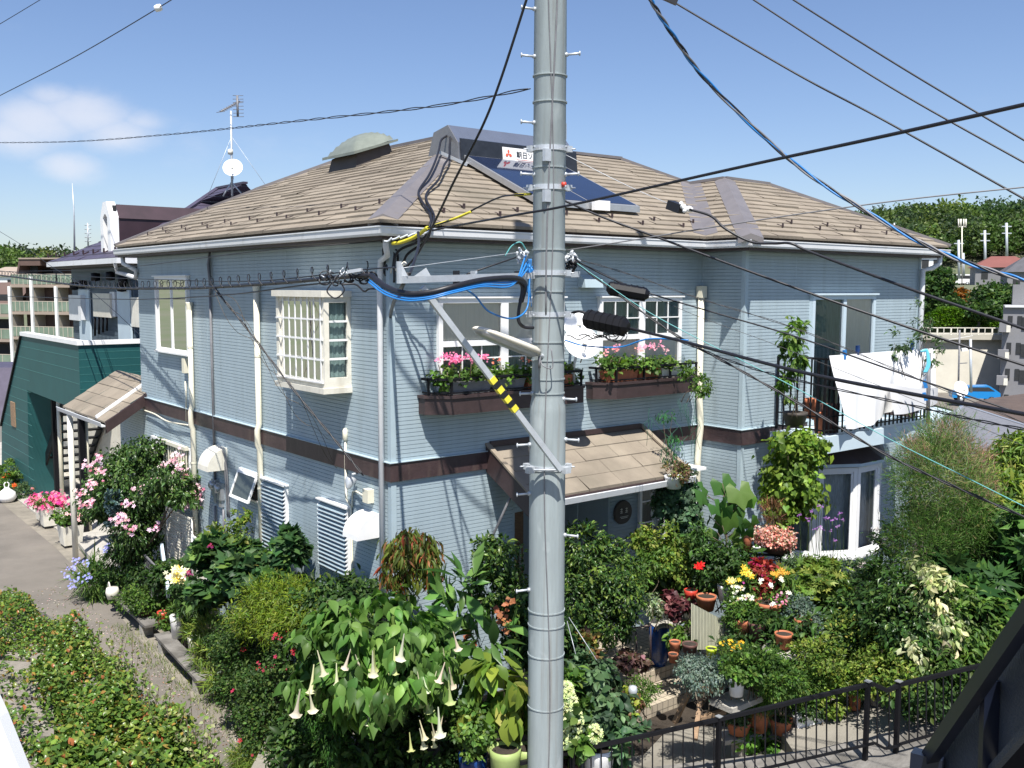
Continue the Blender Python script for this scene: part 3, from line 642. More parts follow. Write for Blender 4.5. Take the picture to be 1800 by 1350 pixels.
# downpipes
def pipe(pts, r, m, name='downpipe'):
    b = MB(); b.tube(pts, r, 10); 
    for i, p in enumerate(pts[1:-1]): pass
    for z in (1.4, 2.6, 3.9, 4.9):
        lastx, lasty = pts[-1][0], pts[-1][1]; 
        if pts[-1][2] < z < pts[-2][2]+.01 or (z > 3 and len(pts) < 6): pass
    return b.build(name, m, house)
pipe([FB(-.16, 5.85, .18), FB(-.16, 5.72, .18), FB(-.10, 5.62, .12), FB(-.06, 5.56, -.10), FB(-.06, 5.3, -.13), FB(-.06, -.4, -.13)], .037, 'gutter')
for (u, zt, m_) in [(3.66, 5.18, 'cream'), (6.38, 4.86, 'cream')]:
    pipe([FA(u, zt, .06), FA(u, 3.2, .06), FA(u, 3.1, .09), FA(u, 2.88, .09), FA(u, 2.8, .06), FA(u, -.4, .06)], .045, m_)
    b = MB(); b.lathe(FA(u, zt-.02, .06), [(.045, 0), (.06, .12), (.06, .14), (.0, .14)], 10)
    for z in (4.2, 2.2, 1.2): b.lathe(FA(u, z, .06), [(.05, 0), (.05, .03)], 10)
    b.build('pipe_collar', m_, house)
pipe([FB(5.56, 5.16, .07), FB(5.56, 3.6, .07), FB(5.58, 3.3, .08), FB(5.58, 3.1, .1), FB(5.57, 2.85, .08), FB(5.56, 2.6, .07), FB(5.56, -.4, .07)], .05, 'cream')
b = MB(); b.fbox(FB, 5.50, 5.62, 5.1, 5.28, .02, .13); b.build('pipe_head', 'cream', house)
pipe([(XR+.2, -1.08, 5.85), (XR+.2, -1.08, 5.7), (XR+.12, -1.0, 5.62), (XR-.03, -.90, 5.58), (XR-.03, -.90, 5.3), (XR-.03, -.90, 3.0)], .045, 'gutter')
pipe([FA(YF+.22, 5.85, .2), FA(YF+.2, 5.68, .2), FA(YF-.1, 5.55, .06), FA(YF+.05, 5.4, .02)], .045, 'gutter')
# small lamp, meters, conduits on the alley side
b = MB(); b.lathe(FA(.83, 2.78, .10), [(.012, .12), (.03, .1), (.07, .02), (.075, -.03), (.0, -.03)], 12, axis=(-.55, -.25, -.8)); b.tube([FA(.83, 2.86, 0), FA(.83, 2.86, .08)], .015); b.build('wall_lamp', 'steel', house)
b = MB(); b.fbox(FA, .42, .55, 2.55, 2.72, .0, .09); b.build('junction_box', 'yellow', house) ; bpy.data.objects['junction_box'].data.materials[0] = MT['cream']
def gauge(u, z):
    b = MB(); b.fbox(FA, u, u+.17, z, z+.28, .0, .07); b.lathe(FA(u+.085, z+.19, .07), [(.075, 0), (.075, .05), (.05, .07), (0, .07)], 14, axis=(-1, 0, 0)); b.fbox(FA, u+.03, u+.14, z-.12, z, .0, .05)
    return b.build('electric_gauge', 'alum', house)
gauge(5.2, 1.75); gauge(5.42, 1.78)
b = MB()
b.tube([FA(5.52, 5.75, .03), FA(5.52, 1.9, .03)], .022, 8); b.tube([FA(5.43, 5.8, .05), FA(5.45, 5.6, .08), FA(5.45, 5.2, .05), FA(5.5, 5.1, .04)], .02, 8)
for k, uu in enumerate((4.98, 5.06)): b.tube(spline([FA(uu, 1.5, .02), FA(uu, 2.4, .05), FA(uu+.1, 2.62, .08), FA(uu+.25, 2.6, .05), FA(uu+.3, 2.5, .03)]), .014, 6)
b.tube([FA(5.2, 1.6, .03), FA(5.2, 1.1, .03)], .02); b.tube([FA(5.55, 1.6, .03), FA(5.55, 1.2, .03)], .02)
b.build('conduit', 'greycab', house)
b = MB(); b.tube(spline([FA(.52, 2.6, .05), FA(.9, 2.62, .02), FA(.95, 2.4, .02)]), .012, 6)
b.tube([FA(1.10, 3.25, .02), FA(1.10, 2.5, .02), FA(.98, 2.4, .02), FA(.95, 1.0, .02), FA(.93, -.2, .02)], .016, 8); b.lathe(FA(1.10, 3.25, .02), [(.016, 0), (.035, .02), (.035, .14), (.015, .17), (0, .17)], 10); b.build('gas_pipe', 'cream', house)
b = MB(); b.tube(spline([FA(8.9, 2.87, .05), FA(8.3, 2.86, .06), FA(7.6, 2.80, .06), FA(6.5, 2.85, .06)]), .014, 6); b.tube([FA(6.75, 2.9, .03), FA(6.72, 3.6, .04)], .014, 6); b.fbox(FA, 6.63, 6.74, 3.75, 4.0, .0, .09); b.build('cable_cover', 'cream', house)
# porch canopy on the garden side
can = MB(); c0, c1 = 1.5, 4.32; yE = -.95; zW = 3.17; zE2 = 2.63
shingles([(c0, yE), (c1, yE), (c1, 0), (c0, 0)], lambda p: p[1]-yE, 'canopy_roof', house, 'shingle', (zW-zE2)/abs(yE), zE2, .235, .014)
b = MB(); s2 = (zW-zE2)/abs(yE)
for x in (c0-.06, c1):
    b.hexa([(x, yE-.03, zE2-.28), (x+.05, yE-.03, zE2-.28), (x+.05, 0, zW-.32), (x, 0, zW-.32), (x, yE-.03, zE2+.0), (x+.05, yE-.03, zE2+.0), (x+.05, 0, zW+.02), (x, 0, zW+.02)])
b.box((c0, -.04, zW), (c1, 0, zW+.07)); b.box((c0, yE-.03, zE2-.12), (c1, yE, zE2-.02)); b.hexa([(c0, yE, zE2-.10), (c1, yE, zE2-.10), (c1, 0, zW-.14), (c0, 0, zW-.14), (c0, yE, zE2-.06), (c1, yE, zE2-.06), (c1, 0, zW-.10), (c0, 0, zW-.10)])
b.box((c0, yE+.02, 2.30), (c1, -.03, 2.34)) if False else None
can = b.build('canopy_board', 'brown', house)
b = MB(); b.hexa([(c0-.07, yE-.03, zE2+.005), (c0+.0, yE-.03, zE2+.005), (c0+.0, 0, zW+.025), (c0-.07, 0, zW+.025), (c0-.07, yE-.03, zE2+.035), (c0+.0, yE-.03, zE2+.035), (c0+.0, 0, zW+.055), (c0-.07, 0, zW+.055)])
b.hexa([(c1, yE-.03, zE2+.005), (c1+.07, yE-.03, zE2+.005), (c1+.07, 0, zW+.025), (c1, 0, zW+.025), (c1, yE-.03, zE2+.035), (c1+.07, yE-.03, zE2+.035), (c1+.07, 0, zW+.055), (c1, 0, zW+.055)]); b.build('verge_cap', 'shingle', house)
b = MB(); pr = [(.0, -.03), (.07, -.03), (.09, .05), (.085, .06), (.06, .0), (.0, .0)]
b.prism([(c0-.05, yE-.03-a, zE2-.08+c) for a, c in pr], (c1-c0+.1, 0, 0)); b.build('gutter', 'gutter', house)
b = MB(); b.tube([(c0-.02, -.55, 2.7), (c0+.02, -.06, 2.0), (c0+.02, -.04, -.3)], .018, 6); b.build('downpipe', 'greycab', house)
# ground floor window with trellis beside the porch
b = frame(FB, 4.30, 5.42, 1.35, 2.42, 0, .05, .05); b.fbox(FB, 4.83, 4.89, 1.4, 2.37, .0, .05); b.fbox(FB, 4.0, 5.45, 2.46, 2.50, 0, .34)
wg = b.build('window', 'white', house); pane(FB, 4.35, 4.83, 1.4, 2.37, .03, wg); pane(FB, 4.89, 5.37, 1.4, 2.37, .03, wg); grid(FB, 4.35, 4.83, 1.4, 2.37, .034, 2, 3, .018, wg); grid(FB, 4.89, 5.37, 1.4, 2.37, .034, 2, 3, .018, wg); curtain(FB, 4.35, 5.37, 1.4, 2.37, .01, 'curtaingreen', wg)
# round name plate
b = MB(); c = FB(3.95, 1.95, .03); b.lathe(c, [(0, -.02), (.17, -.02), (.18, 0), (.17, .03), (.0, .03)], 28, False, axis=(0, -1, 0)); npt = b.build('name_plate', 'wood', house)
bpy.data.objects['name_plate'].data.materials[0] = MT['skybase']
b = MB()
for dx in (-.055, .05):
    b.fbox(FB, 3.95+dx-.02, 3.95+dx+.02, 2.0, 2.008, .062, .068); b.fbox(FB, 3.95+dx-.02, 3.95+dx+.02, 1.97, 1.978, .062, .068); b.fbox(FB, 3.95+dx-.025, 3.95+dx+.025, 1.945, 1.953, .062, .068); b.fbox(FB, 3.95+dx-.004, 3.95+dx+.004, 1.945, 2.02, .068, .070)
b.fbox(FB, 3.87, 4.04, 1.885, 1.892, .062, .066); b.fbox(FB, 3.89, 4.02, 1.865, 1.872, .062, .066); b.build('lettering', 'ivory', npt)
# side porch roof at the far end
sp = [(-.74, 9.0), (0.02, 9.0), (.9, 13.2), (-.74, 11.6)]
b = MB(); ys0, ys1 = 8.95, 11.9; xe, xw = -.78, .35; ze_, zw_ = 2.70, 3.42
shingles([(xe, ys0), (xw, ys0), (xw, ys1), (xe, ys1)], lambda p: p[0]-xe, 'side_porch_roof', house, 'shingle', (zw_-ze_)/(xw-xe), ze_, .24, .015)
b.hexa([(xe, ys0-.05, ze_-.22), (xw, ys0-.05, zw_-.22), (xw, ys0-.0, zw_-.22), (xe, ys0, ze_-.22), (xe, ys0-.05, ze_), (xw, ys0-.05, zw_), (xw, ys0, zw_), (xe, ys0, ze_)]); b.build('verge_board', 'brown', house)
b = MB(); b.hexa([(xe, 9.45, ze_+.01), (xw, 9.45, zw_+.01), (xw, 9.55, zw_+.01), (xe, 9.55, ze_+.01), (xe, 9.45, ze_+.06), (xw, 9.45, zw_+.06), (xw, 9.55, zw_+.06), (xe, 9.55, ze_+.06)]); b.prism([(xe-.02-a, ys0-.1, ze_-.05+c) for a, c in pr], (0, ys1-ys0+.2, 0)); b.build('gutter', 'gutter', house)
b = MB(); b.tube([(xe-.02, 11.3, 2.65), (xe-.02, 11.3, -.6)], .06); b.build('post', 'ivory', house)
siding(frm((-.0, 9.2, 0), (0, 1, 0), (-1, 0, 0)), 0, 2.6, -.6, 2.7, base_n=-.35)
b = MB(); b.box((.28, 9.5, -.4), (.34, 10.2, 1.9)); sd_ = b.build('door', 'white', house); b = MB()
for k in range(4): b.box((.272, 9.62+.12*k, 1.1), (.279, 9.67+.12*k, 1.6))
b.build('pane', 'dark', sd_)
# ============================================================ THE SETTING
def lin(a, b, t): return a+(b-a)*t
def sst(t): t = min(max(t, 0), 1); return t*t*(3-2*t)
def gz(x, y):
    """height of the land: level round the house, dropping to a valley, rising to hills"""
    p = np.array([x, y])-CAM[:2]; u = p@RT[:2]; d = p@_f2[:2]; r = math.hypot(*p)
    z = -.66-5.0*sst((r-32)/45)
    side = sst((u/max(d, 1)-.2)/.2)
    z += side*(11.5*sst((r-105)/60)) + (13 if u > 0 else 14)*sst((r-(200 if u > 0 else 330))/(100 if u > 0 else 150))
    return z
b = MB(); rr = [0]+list(np.geomspace(6, 900, 60)); na = 72; vs = []
for r in rr:
    for k in range(na):
        a = 2*math.pi*k/na; x, y = CAM[0]+r*math.cos(a), CAM[1]+r*math.sin(a); vs.append((x, y, gz(x, y)))
b.add(vs, [(i*na+k, i*na+(k+1) % na, (i+1)*na+(k+1) % na, (i+1)*na+k) for i in range(len(rr)-1) for k in range(na)], True)
tag(b.build('ground', mat('ground_far', (.09, .115, .05), .95, .4, .08, col2=(.13, .13, .09))), None, None, kind='structure')
b = MB(); b.lathe((CAM[0]+4, CAM[1]+14, -.635), [(0, 0), (34, 0)], 48, False); MT['bouncegrey'] = mat('bounce_ground_grey', (.17, .16, .14), .95, .3, .4, .3, 20, col2=(.11, .11, .09)); tag(b.build('neutral_bounce_ground', 'bouncegrey'), None, None, kind='structure')  # neutral grey disc added to keep green ground bounce off the walls
MT['asphalt'] = mat('asphalt', (.12, .108, .092), .92, .16, 1.0, .5, 90, col2=(.185, .165, .14), detail=12)
MT['verge'] = mat('kerb_strip', (.20, .18, .145), .92, .3, 2.5, .5, 60)
K = [(-1.35, -6), (-1.2, 0), (-.95, 2.98), (-.62, 8), (-.35, 13.0), (-.25, 30)]      # kerb line along the alley
b = MB(); Lf = [(-3.6, -6), (-3.5, 0), (-3.3, 3), (-3.3, 8), (-3.6, 13), (-4.4, 30)]
b.add([(x, y, -.60) for x, y in Lf+K[::-1]], [tuple(range(12))]); tag(b.build('alley', 'asphalt'), None, None, kind='structure')
b = MB()
for (a, c) in zip(K[:-1], K[1:]): b.add([(a[0]-.42, a[1], -.596), (a[0], a[1], -.596), (c[0], c[1], -.596), (c[0]-.42, c[1], -.596)], [(0, 1, 2, 3)])
tag(b.build('gutter_strip', 'verge'), None, None, kind='structure')
b = MB(); b.prism([(x, y, -.7) for x, y in K]+[(2.2, 30, -.7), (2.2, 9.2, -.7), (0, 9.2, -.7), (0, -6, -.7)], (0, 0, .14)) ; tag(b.build('pavement', 'concrete'), None, None, kind='structure')
b = MB(); b.prism([(-.8, 8.4, -.56), (-.4, 12.6, -.56), (3, 13.2, -.56), (3, 9.3, -.56), (-.5, 9.2, -.56)], (0, 0, .12)); tag(b.build('porch_floor', 'concrete'), None, None, kind='structure')
# raised bed along the wall
b = MB(); bedK = [(-1.16, -2.2), (-1.1, 0), (-.93, 3), (-.66, 7.4)]
b.prism([(x, y, -.6) for x, y in bedK]+[(0.0, 7.4, -.6), (0, -2.2, -.6)], (0, 0, .32)); tag(b.build('garden_bed', 'soil'), None, None, kind='structure')
# ------ front garden ground, stepped path and sloping street
def UD(u, d, z): p = CAM+RT*u+_f2*d; return (p[0], p[1], z)
b = MB(); b.prism([UD(-1.6, 10.4, -.62), UD(1.0, 10.9, -.62), UD(3.2, 11.2, -.62), UD(11.5, 11.0, -.62), UD(12.5, 18.5, -.62), (10.6, -.83, -.62), (5.65, -.83, -.62), (5.65, 0, -.62), (0, 0, -.62), (-1.15, -.2, -.62)], (0, 0, .42))
tag(b.build('garden_soil', 'soil'), None, None, kind='structure')
b = MB(); us = [-3, -1, 0, 1, 2, 3, 4, 5, 7, 10, 14]
sz = lambda u: -.31+.25*max(0, u-.3)
for a, c in zip(us[:-1], us[1:]):
    D_ = 12.15 if c <= 3 else 11.3; zf = lambda v: -.26 if v <= 3 else sz(v)-.04
    b.hexa([UD(a, 9.6, -1), UD(c, 9.6, -1), UD(c, D_, -1), UD(a, D_, -1), UD(a, 9.6, sz(a)), UD(c, 9.6, sz(c)), UD(c, D_, zf(c)), UD(a, D_, zf(a) if c <= 3 else sz(a)-.04)])
MT['street'] = mat('street_concrete', (.19, .175, .145), .92, .2, 2.0, .5, 60, col2=(.27, .25, .21)); tag(b.build('street', 'street'), None, None, kind='structure')
MT['tile'] = None
def tilemat():
    M_ = mat('floor_tile', (.42, .37, .29), .7, .15, 5); t = M_.node_tree; g = t.nodes.new('ShaderNodeNewGeometry'); br = t.nodes.new('ShaderNodeTexBrick'); br.offset = 0; br.inputs['Scale'].default_value = 1
    br.inputs['Brick Width'].default_value = .1; br.inputs['Row Height'].default_value = .1; br.inputs['Mortar Size'].default_value = .006; br.inputs['Color1'].default_value = (.43, .37, .28, 1); br.inputs['Color2'].default_value = (.36, .31, .24, 1); br.inputs['Mortar'].default_value = (.16, .14, .11, 1)
    mp_ = t.nodes.new('ShaderNodeVectorMath'); sx = t.nodes.new('ShaderNodeSeparateXYZ'); cb = t.nodes.new('ShaderNodeCombineXYZ'); ad = t.nodes.new('ShaderNodeMath'); ad.operation = 'ADD'
    t.links.new(g.outputs['Position'], sx.inputs[0]); t.links.new(sx.outputs[1], ad.inputs[0]); t.links.new(sx.outputs[2], ad.inputs[1]); t.links.new(sx.outputs[0], cb.inputs[0]); t.links.new(ad.outputs[0], cb.inputs[1]); t.links.new(cb.outputs[0], br.inputs['Vector'])
    t.links.new(br.outputs['Color'], t.nodes['Principled BSDF'].inputs['Base Color']); return M_
MT['tile'] = tilemat()
st = MB(); cS = onz(1185, 1165, .12)
b = MB(); b.box((1.9, -1.35, -.5), (4.9, -.02, .12)); b.box((1.9, .02, -.5), (3.7, 1.3, .14)); tag(b.build('porch_terrace', 'tile'), None, None, kind='structure')
b = MB(); b.box((2.2, -1.85, -.5), (4.35, -1.36, -.05)); tag(b.build('lower_step', 'tile'), None, None, kind='structure')
b = MB(); b.box((1.3, -3.3, -.6), (5.2, -1.86, -.225)); tag(b.build('path', 'street'), None, None, kind='structure')
# low block wall that carries the street and the railing
b = MB()
for a, c, e_ in [(-3, 3.2, 0), (3.2, 3.62, .0), (3.62, 9, .0)]:
    b.hexa([UD(a, 9.1, -1.2), UD(c, 9.1, -1.2), UD(c, 9.79, -1.2), UD(a, 9.79, -1.2), UD(a, 9.1, sz(a)+.05), UD(c, 9.1, sz(c)+.05), UD(c, 9.79, sz(c)+.05), UD(a, 9.79, sz(a)+.05)])
w_ = b.build('retaining_wall', 'concdark'); tag(w_, 'grey concrete retaining wall under the black street railing', 'wall')
fn = thing('street_railing', 'black metal railing with thin upright bars along the sloping street', 'railing', UD(1, 9.75, -.2))
b = MB(); FD_ = 9.72
def fz(u): return at(1264 if 0 else 900+u*F/FD_, 0, 1)[2]
def fp(px, py): return at(px, py, FD_)
TR = [fp(880, 1349), fp(1264, 1264), fp(1526, 1203)]; BR = [fp(880, 1454), fp(1264, 1369), fp(1526, 1309)]
TR2 = [fp(1526, 1203), fp(1537, 1203), fp(1560, 1214), fp(1582, 1203)]; BR2 = [fp(1526, 1309), fp(1537, 1306), fp(1556, 1316), fp(1582, 1310)]
TR3 = [fp(1582, 1203), fp(1740, 1166), fp(1840, 1143)]; BR3 = [fp(1582, 1308), fp(1740, 1262), fp(1840, 1238)]
for T, w_ in ((TR, .04), (BR, .024), (TR2, .04), (BR2, .024), (TR3, .04), (BR3, .024)):
    b = MB()
    for p, q in zip(T[:-1], T[1:]): b.bar(p, q, w_, w_*.9)
    b.build('top_rail' if w_ == .04 else 'bottom_rail', 'black', fn)
def interp(T, x):
    xs = [(p-CAM)@CR/((p-CAM)@FW)*F+CX for p in T]
    for i in range(len(T)-1):
        if xs[i] <= x <= xs[i+1]: return T[i]+(T[i+1]-T[i])*(x-xs[i])/(xs[i+1]-xs[i])
    return None
for x in list(range(985, 1520, 18))+[1542, 1563]+list(range(1598, 1830, 15)):
    for T, B_ in ((TR, BR), (TR2, BR2), (TR3, BR3)):
        p, q = interp(T, x), interp(B_, x)
        if p is not None and q is not None: b = MB(); b.bar(q, p, .012); b.build('baluster', 'black', fn); break
for (px, py) in [(1264, 1262), (1526, 1200), (1580, 1200), (1006, 1318)]:
    b = MB(); p = fp(px, py); b.bar((p[0], p[1], p[2]-.85), (p[0], p[1], p[2]+.01), .042); po = b.build('post', 'black', fn); b = MB(); b.bar((p[0], p[1], p[2]+.012), (p[0], p[1], p[2]+.02), .06); b.build('post_cap', 'alum', po)
# hedge bank on the near side of the alley
b = MB(); hz = 1.45
HB = [onz(-260, 985, hz), onz(0, 1030, hz), onz(140, 1110, hz), onz(250, 1210, hz), onz(315, 1275, hz), onz(350, 1370, hz), onz(300, 1600, hz), onz(-500, 1600, hz)]
HB = [np.array([p[0], p[1], 0]) for p in HB]
b.prism([p+(0, 0, -.7) for p in HB], (0, 0, .7+hz-.02)); w_ = b.build('bank_wall', 'concdark'); tag(w_, 'grey concrete bank wall beneath the clipped hedge at lower left', 'wall')
MT['paving'] = mat('bank_paving', (.20, .18, .15), .9, .25, 5, .6, 40)
b = MB()
for k in range(7):
    y0 = 1120+k*34; P0, P1, P2, P3 = onz(-200, y0, hz), onz(95, y0+18, hz), onz(95, y0+46, hz), onz(-200, y0+26, hz)
    b.prism([P0, P1, P2, P3], (0, 0, .035))
tag(b.build('paving', 'paving'), None, None, kind='structure')
# ============================================================ UTILITY POLE
pc = at(963, 690, 9.3); pb0 = (pc[0], pc[1], -.34)
pole = thing('utility_pole', 'tall grey green steel utility pole standing in front of the house', 'utility pole', pb0)
def PP(px, py, d=9.3): return at(px, py, d)
zj = at(963, 703, 9.3)[2]
b = MB(); b.lathe((pc[0], pc[1], 0), [(.176, -.6), (.172, zj-.12), (.170, zj-.06), (.152, zj+.04), (.1515, zj+.5)], 40); b.build('lower_shaft', 'pole', pole)
b = MB(); b.lathe((pc[0], pc[1], 0), [(.1535, zj+.03), (.150, 6.2), (.1535, 6.21), (.149, 7.2), (.152, 7.21), (.142, 9), (.12, 12.5), (0, 12.5)], 40); b.build('upper_shaft', 'pole', pole)
def band(py, m=None, t=.03, r=None, bolts=True):
    m = m or ('steel' if bolts else 'pole')
    z = at(963, py, 9.3)[2]; r0 = (r or (.157 if z > zj else .177)); b = MB(); b.lathe((pc[0], pc[1], z), [(r0-.01, -t/2), (r0+.004, -t/2), (r0+.004, t/2), (r0-.01, t/2)], 32, False)
    if bolts:
        for sx in (-1, 1):
            c = np.array([pc[0], pc[1], z])+RT*sx*(r0+.015); b.box(c-np.array([.03, .03, .028]), c+np.array([.03, .03, .028])); 
            b.tube([c-_f2*.09-RT*sx*.02, c-_f2*.20-RT*sx*.03], .008, 6); b.tube([c+RT*sx*.02, c+RT*sx*.07-_f2*.02], .007, 6)
    return b.build('pole_band', m, pole)
for py in (268, 334, 480, 552, 822): band(py, t=.045)
for py in (146, 190, 300, 440, 512, 600, 632, 665, 690, 1083, 1110, 1165, 1262): band(py, t=.012, bolts=False)
for (px, py, sx) in [(985, 112, 1), (945, 115, -1), (935, 37, -1), (985, 312, 1), (925, 312, -1), (935, 225, -1), (915, 690, -1), (915, 781, -1), (1005, 772, 1), (912, 869, -1), (1000, 944, 1), (912, 1044, -1), (1000, 700, 1)]:
    z = at(px, py, 9.3)[2]; r0 = .15 if z > zj else .175; c = np.array([pc[0], pc[1], z])+RT*sx*(r0-.02)-_f2*.05; b = MB(); e2 = c+RT*sx*.14-_f2*.06
    b.tube([c, e2], .011, 8); b.tube([e2-RT*sx*.012, e2], .022, 8); b.tube([c, c+RT*sx*.03-_f2*.012], .02, 8); b.build('step_bolt', 'steel', pole)
b = MB(); b.tube([np.array([pc[0], pc[1], z])-_f2*(.156 if z > zj else .178)+RT*.035*math.sin(z*1.3) for z in np.linspace(-.2, 11.5, 60)], .006, 6); b.build('earth_wire', 'greycab', pole)
b = MB(); b.tube([np.array([pc[0], pc[1], z])-_f2*.156+RT*(.02+.05*math.sin(z*.9)) for z in np.linspace(5.0, 12.4, 60)], .009, 6); b.build('riser_cable', 'greycab', pole)
# crossarm, strut
pE = at(706, 492, 8.0); pF = at(1016, 482, 9.6)
b = MB(); b.bar(pE, pF, .052, .056)
ar = b.build('crossarm', 'steel', pole)
b = MB(); b.prism([pE+(0, 0, .03), pE+(0, 0, .13), pE+(RT*.05)+(0, 0, .03)], _f2*.02); b.prism([pE+RT*.10+(0, 0, .03), pE+RT*.2+(0, 0, .10), pE+RT*.24+(0, 0, .03)], _f2*.02); b.bar(pE-RT*.02-(0, 0, .03), pE-RT*.02+(0, 0, .15), .03); b.build('arm_bracket', 'steel', ar)
b = MB(); s0, s1 = at(742, 505, 8.2), at(985, 826, 9.08); b.bar(s0, s1, .046, .05)
stt = b.build('strut', 'steel', pole)
for k in range(7):
    t0 = .47+.026*k; b = MB(); b.bar(s0+(s1-s0)*t0, s0+(s1-s0)*(t0+.026), .056, .06); b.build('warning_stripe', 'yellow' if k % 2 == 0 else 'rubber', stt)
b = MB(); z = at(963, 822, 9.3)[2]; c = np.array([pc[0], pc[1], z])-_f2*.19
for sx in (-1, 1): b.box(c+RT*.17*sx-np.array([.035, .03, .03]), c+RT*.17*sx+np.array([.035, .03, .03]))
b.tube([c-RT*.17, c+RT*.17], .01, 6); b.build('strut_clamp', 'steel', pole)
# bracketed plates
for py in (282, 350):
    z = at(963, py, 9.3)[2]; c = np.array([pc[0], pc[1], z])-_f2*.165-RT*.03; b = MB(); b.box(c-np.array([.035, .02, .055]), c+np.array([.035, .02, .055])); b.build('plate', 'steel', pole)
z = at(963, 330, 9.3)[2]; b = MB(); c = np.array([pc[0], pc[1], z])-_f2*.12+RT*.13; b.lathe(c, [(0, -.022), (.022, -.02), (.026, 0), (.02, .02), (0, .022)], 10); b.build('marker', 'redplastic', pole)
# street lamp on the pole
lq = thing('street_lamp', 'cream boat shaped street lamp fixed to the left side of the pole', 'street lamp', at(940, 618, 9.1))
p0, p1 = at(833, 577, 8.55), at(944, 622, 9.08); d = (p1-p0); Ls = np.linalg.norm(d); d /= Ls; sd2 = np.cross(d, UP); sd2 /= np.linalg.norm(sd2); up2 = np.cross(sd2, d)
def hull(sec, name, m, parent):
    b = MB(); vs = []; k = 12
    for (t, w_, h0, h1) in sec:
        for j in range(k): a = 2*math.pi*j/k; vs.append(p0+d*Ls*t+sd2*w_*math.cos(a)+up2*((h1 if math.sin(a) > 0 else h0)*math.sin(a)))
    n = len(sec); b.add(vs, [(i*k+j, i*k+(j+1) % k, (i+1)*k+(j+1) % k, (i+1)*k+j) for i in range(n-1) for j in range(k)]+[tuple(range(k))[::-1], tuple((n-1)*k+j for j in range(k))], True); return b.build(name, m, parent)
hull([(0, .02, .005, .01), (.04, .07, .012, .03), (.15, .10, .014, .045), (.5, .115, .016, .055), (.9, .11, .016, .06), (1, .06, .014, .05)], 'lamp_cover', 'lamp', lq)
hull([(.02, .03, .01, .0), (.1, .085, .045, .0), (.3, .095, .06, .0), (.9, .09, .055, .0), (.98, .05, .03, .0)], 'lamp_glass', 'alum', lq)
b = MB(); b.tube([p1-d*.04, p1+d*.1, np.array([pc[0], pc[1], p1[2]-.02])], .02, 8); b.build('bracket', 'steel', lq)
b = MB(); b.tube(spline([p1+d*.03, p1+(0, 0, -.10)+RT*.05-_f2*.1, p1+RT*.14-_f2*.08-(0, 0, .12), p1+RT*.13-_f2*.06+(0, 0, .05)]), .006, 6); b.tube([p1+RT*.02-_f2*.06-(0, 0, .02), p1+RT*.02-_f2*.06-(0, 0, .13)], .014, 6); b.build('lead', 'greycab', lq)
# upper gear of the pole, above the photo, throws the shadows on the wall
b = MB(); zt = 10.9; b.bar((pc[0]-1.9, pc[1]+.3, zt+.5), (pc[0]+.8, pc[1]-.2, zt+.5), .075); b.build('high_crossarm', 'steel', pole)
q0 = np.array([-1.62, -3.0, 10.7])
for k, dx in enumerate((-.5, .12)):
    b = MB(); b.tube(spline([q0+(dx, 0, .9), q0+(dx*.9, 0, .5), q0+(dx*.35, 0, .12), q0+(.0, 0, 0)]), .028, 6); b.build('jumper_cable', 'rubber', pole)
b = MB(); b.tube(spline([q0, q0+(.1, 0, -.5), q0+(.35, .05, -1.1), q0+(.8, 0, -1.5), (pc[0]-.1, pc[1], 9.0)]), .02, 6); b.build('jumper_cable', 'rubber', pole)
# ============================================================ ROOF EQUIPMENT
sh = thing('solar_water_heater', 'solar water heater with dark collector panel and steel tank on the tan roof', 'water heater', (3.8, 1.2, 6.8))
def RB(x, y, h=0): return np.array([x, y, zB(x, y)+h])
b = MB(); b.hexa([RB(2.62, .36, .06), RB(4.62, .36, .06), RB(4.62, 2.12, .06), RB(2.62, 2.12, .06), RB(2.62, .36, .15), RB(4.62, .36, .15), RB(4.62, 2.12, .15), RB(2.62, 2.12, .15)]); col = b.build('collector', 'alum', sh)
MT['collglass'] = mat('collector_glass', (.012, .02, .05), .06, .1, 3, spec=1.0)
b = MB()
for x0, x1 in ((2.66, 3.6), (3.64, 4.58)): b.hexa([RB(x0, .40, .15), RB(x1, .40, .15), RB(x1, 2.08, .15), RB(x0, 2.08, .15), RB(x0, .40, .156), RB(x1, .40, .156), RB(x1, 2.08, .156), RB(x0, 2.08, .156)])
b.build('collector_glass', 'collglass', col)
MT['mirror'] = mat('dark_steel', (.045, .048, .052), .16, .3, 5, metal=.5); MT['tankblue'] = mat('tank_top', (.33, .36, .42), .25, .06, 4, metal=.75)
prf = [(2.12, 7.12), (2.16, 7.425), (2.42, 7.71), (2.80, 7.64), (2.95, 7.3), (2.9, 7.2)]
X0_, X1_ = 2.55, 4.95
b = MB(); b.prism([(X0_, y, z) for y, z in prf], (X1_-X0_, 0, 0)); tk = b.build('tank', 'tankblue', sh)
b = MB(); b.hexa([(X0_+.02, 2.095, 7.13), (X1_-.02, 2.095, 7.13), (X1_-.02, 2.12, 7.12), (X0_+.02, 2.12, 7.12), (X0_+.02, 2.135, 7.48), (X1_-.02, 2.135, 7.48), (X1_-.02, 2.155, 7.49), (X0_+.02, 2.155, 7.49)]); b.build('front_panel', 'mirror', tk)
b = MB(); b.prism([(X0_-.012, y, z) for y, z in prf], (.012, 0, 0)); MT['endgrey'] = mat('tank_end', (.20, .20, .205), .4, .1, 5, metal=.3); b.build('end_plate', 'endgrey', tk)
b = MB(); b.bar((2.3, 2.3, zA(2.3, 0)+.1), (2.62, 2.02, 7.08), .05); b.bar((2.45, 2.3, 7.15), (2.55, 2.7, 7.3), .05); b.bar((2.65, 2.16, 7.05), (4.9, 2.16, 7.05), .06); b.bar((4.85, 2.2, 7.75), (4.85, 2.2, 7.95), .16, .05) if False else None; b.build('frame', 'alum', sh)
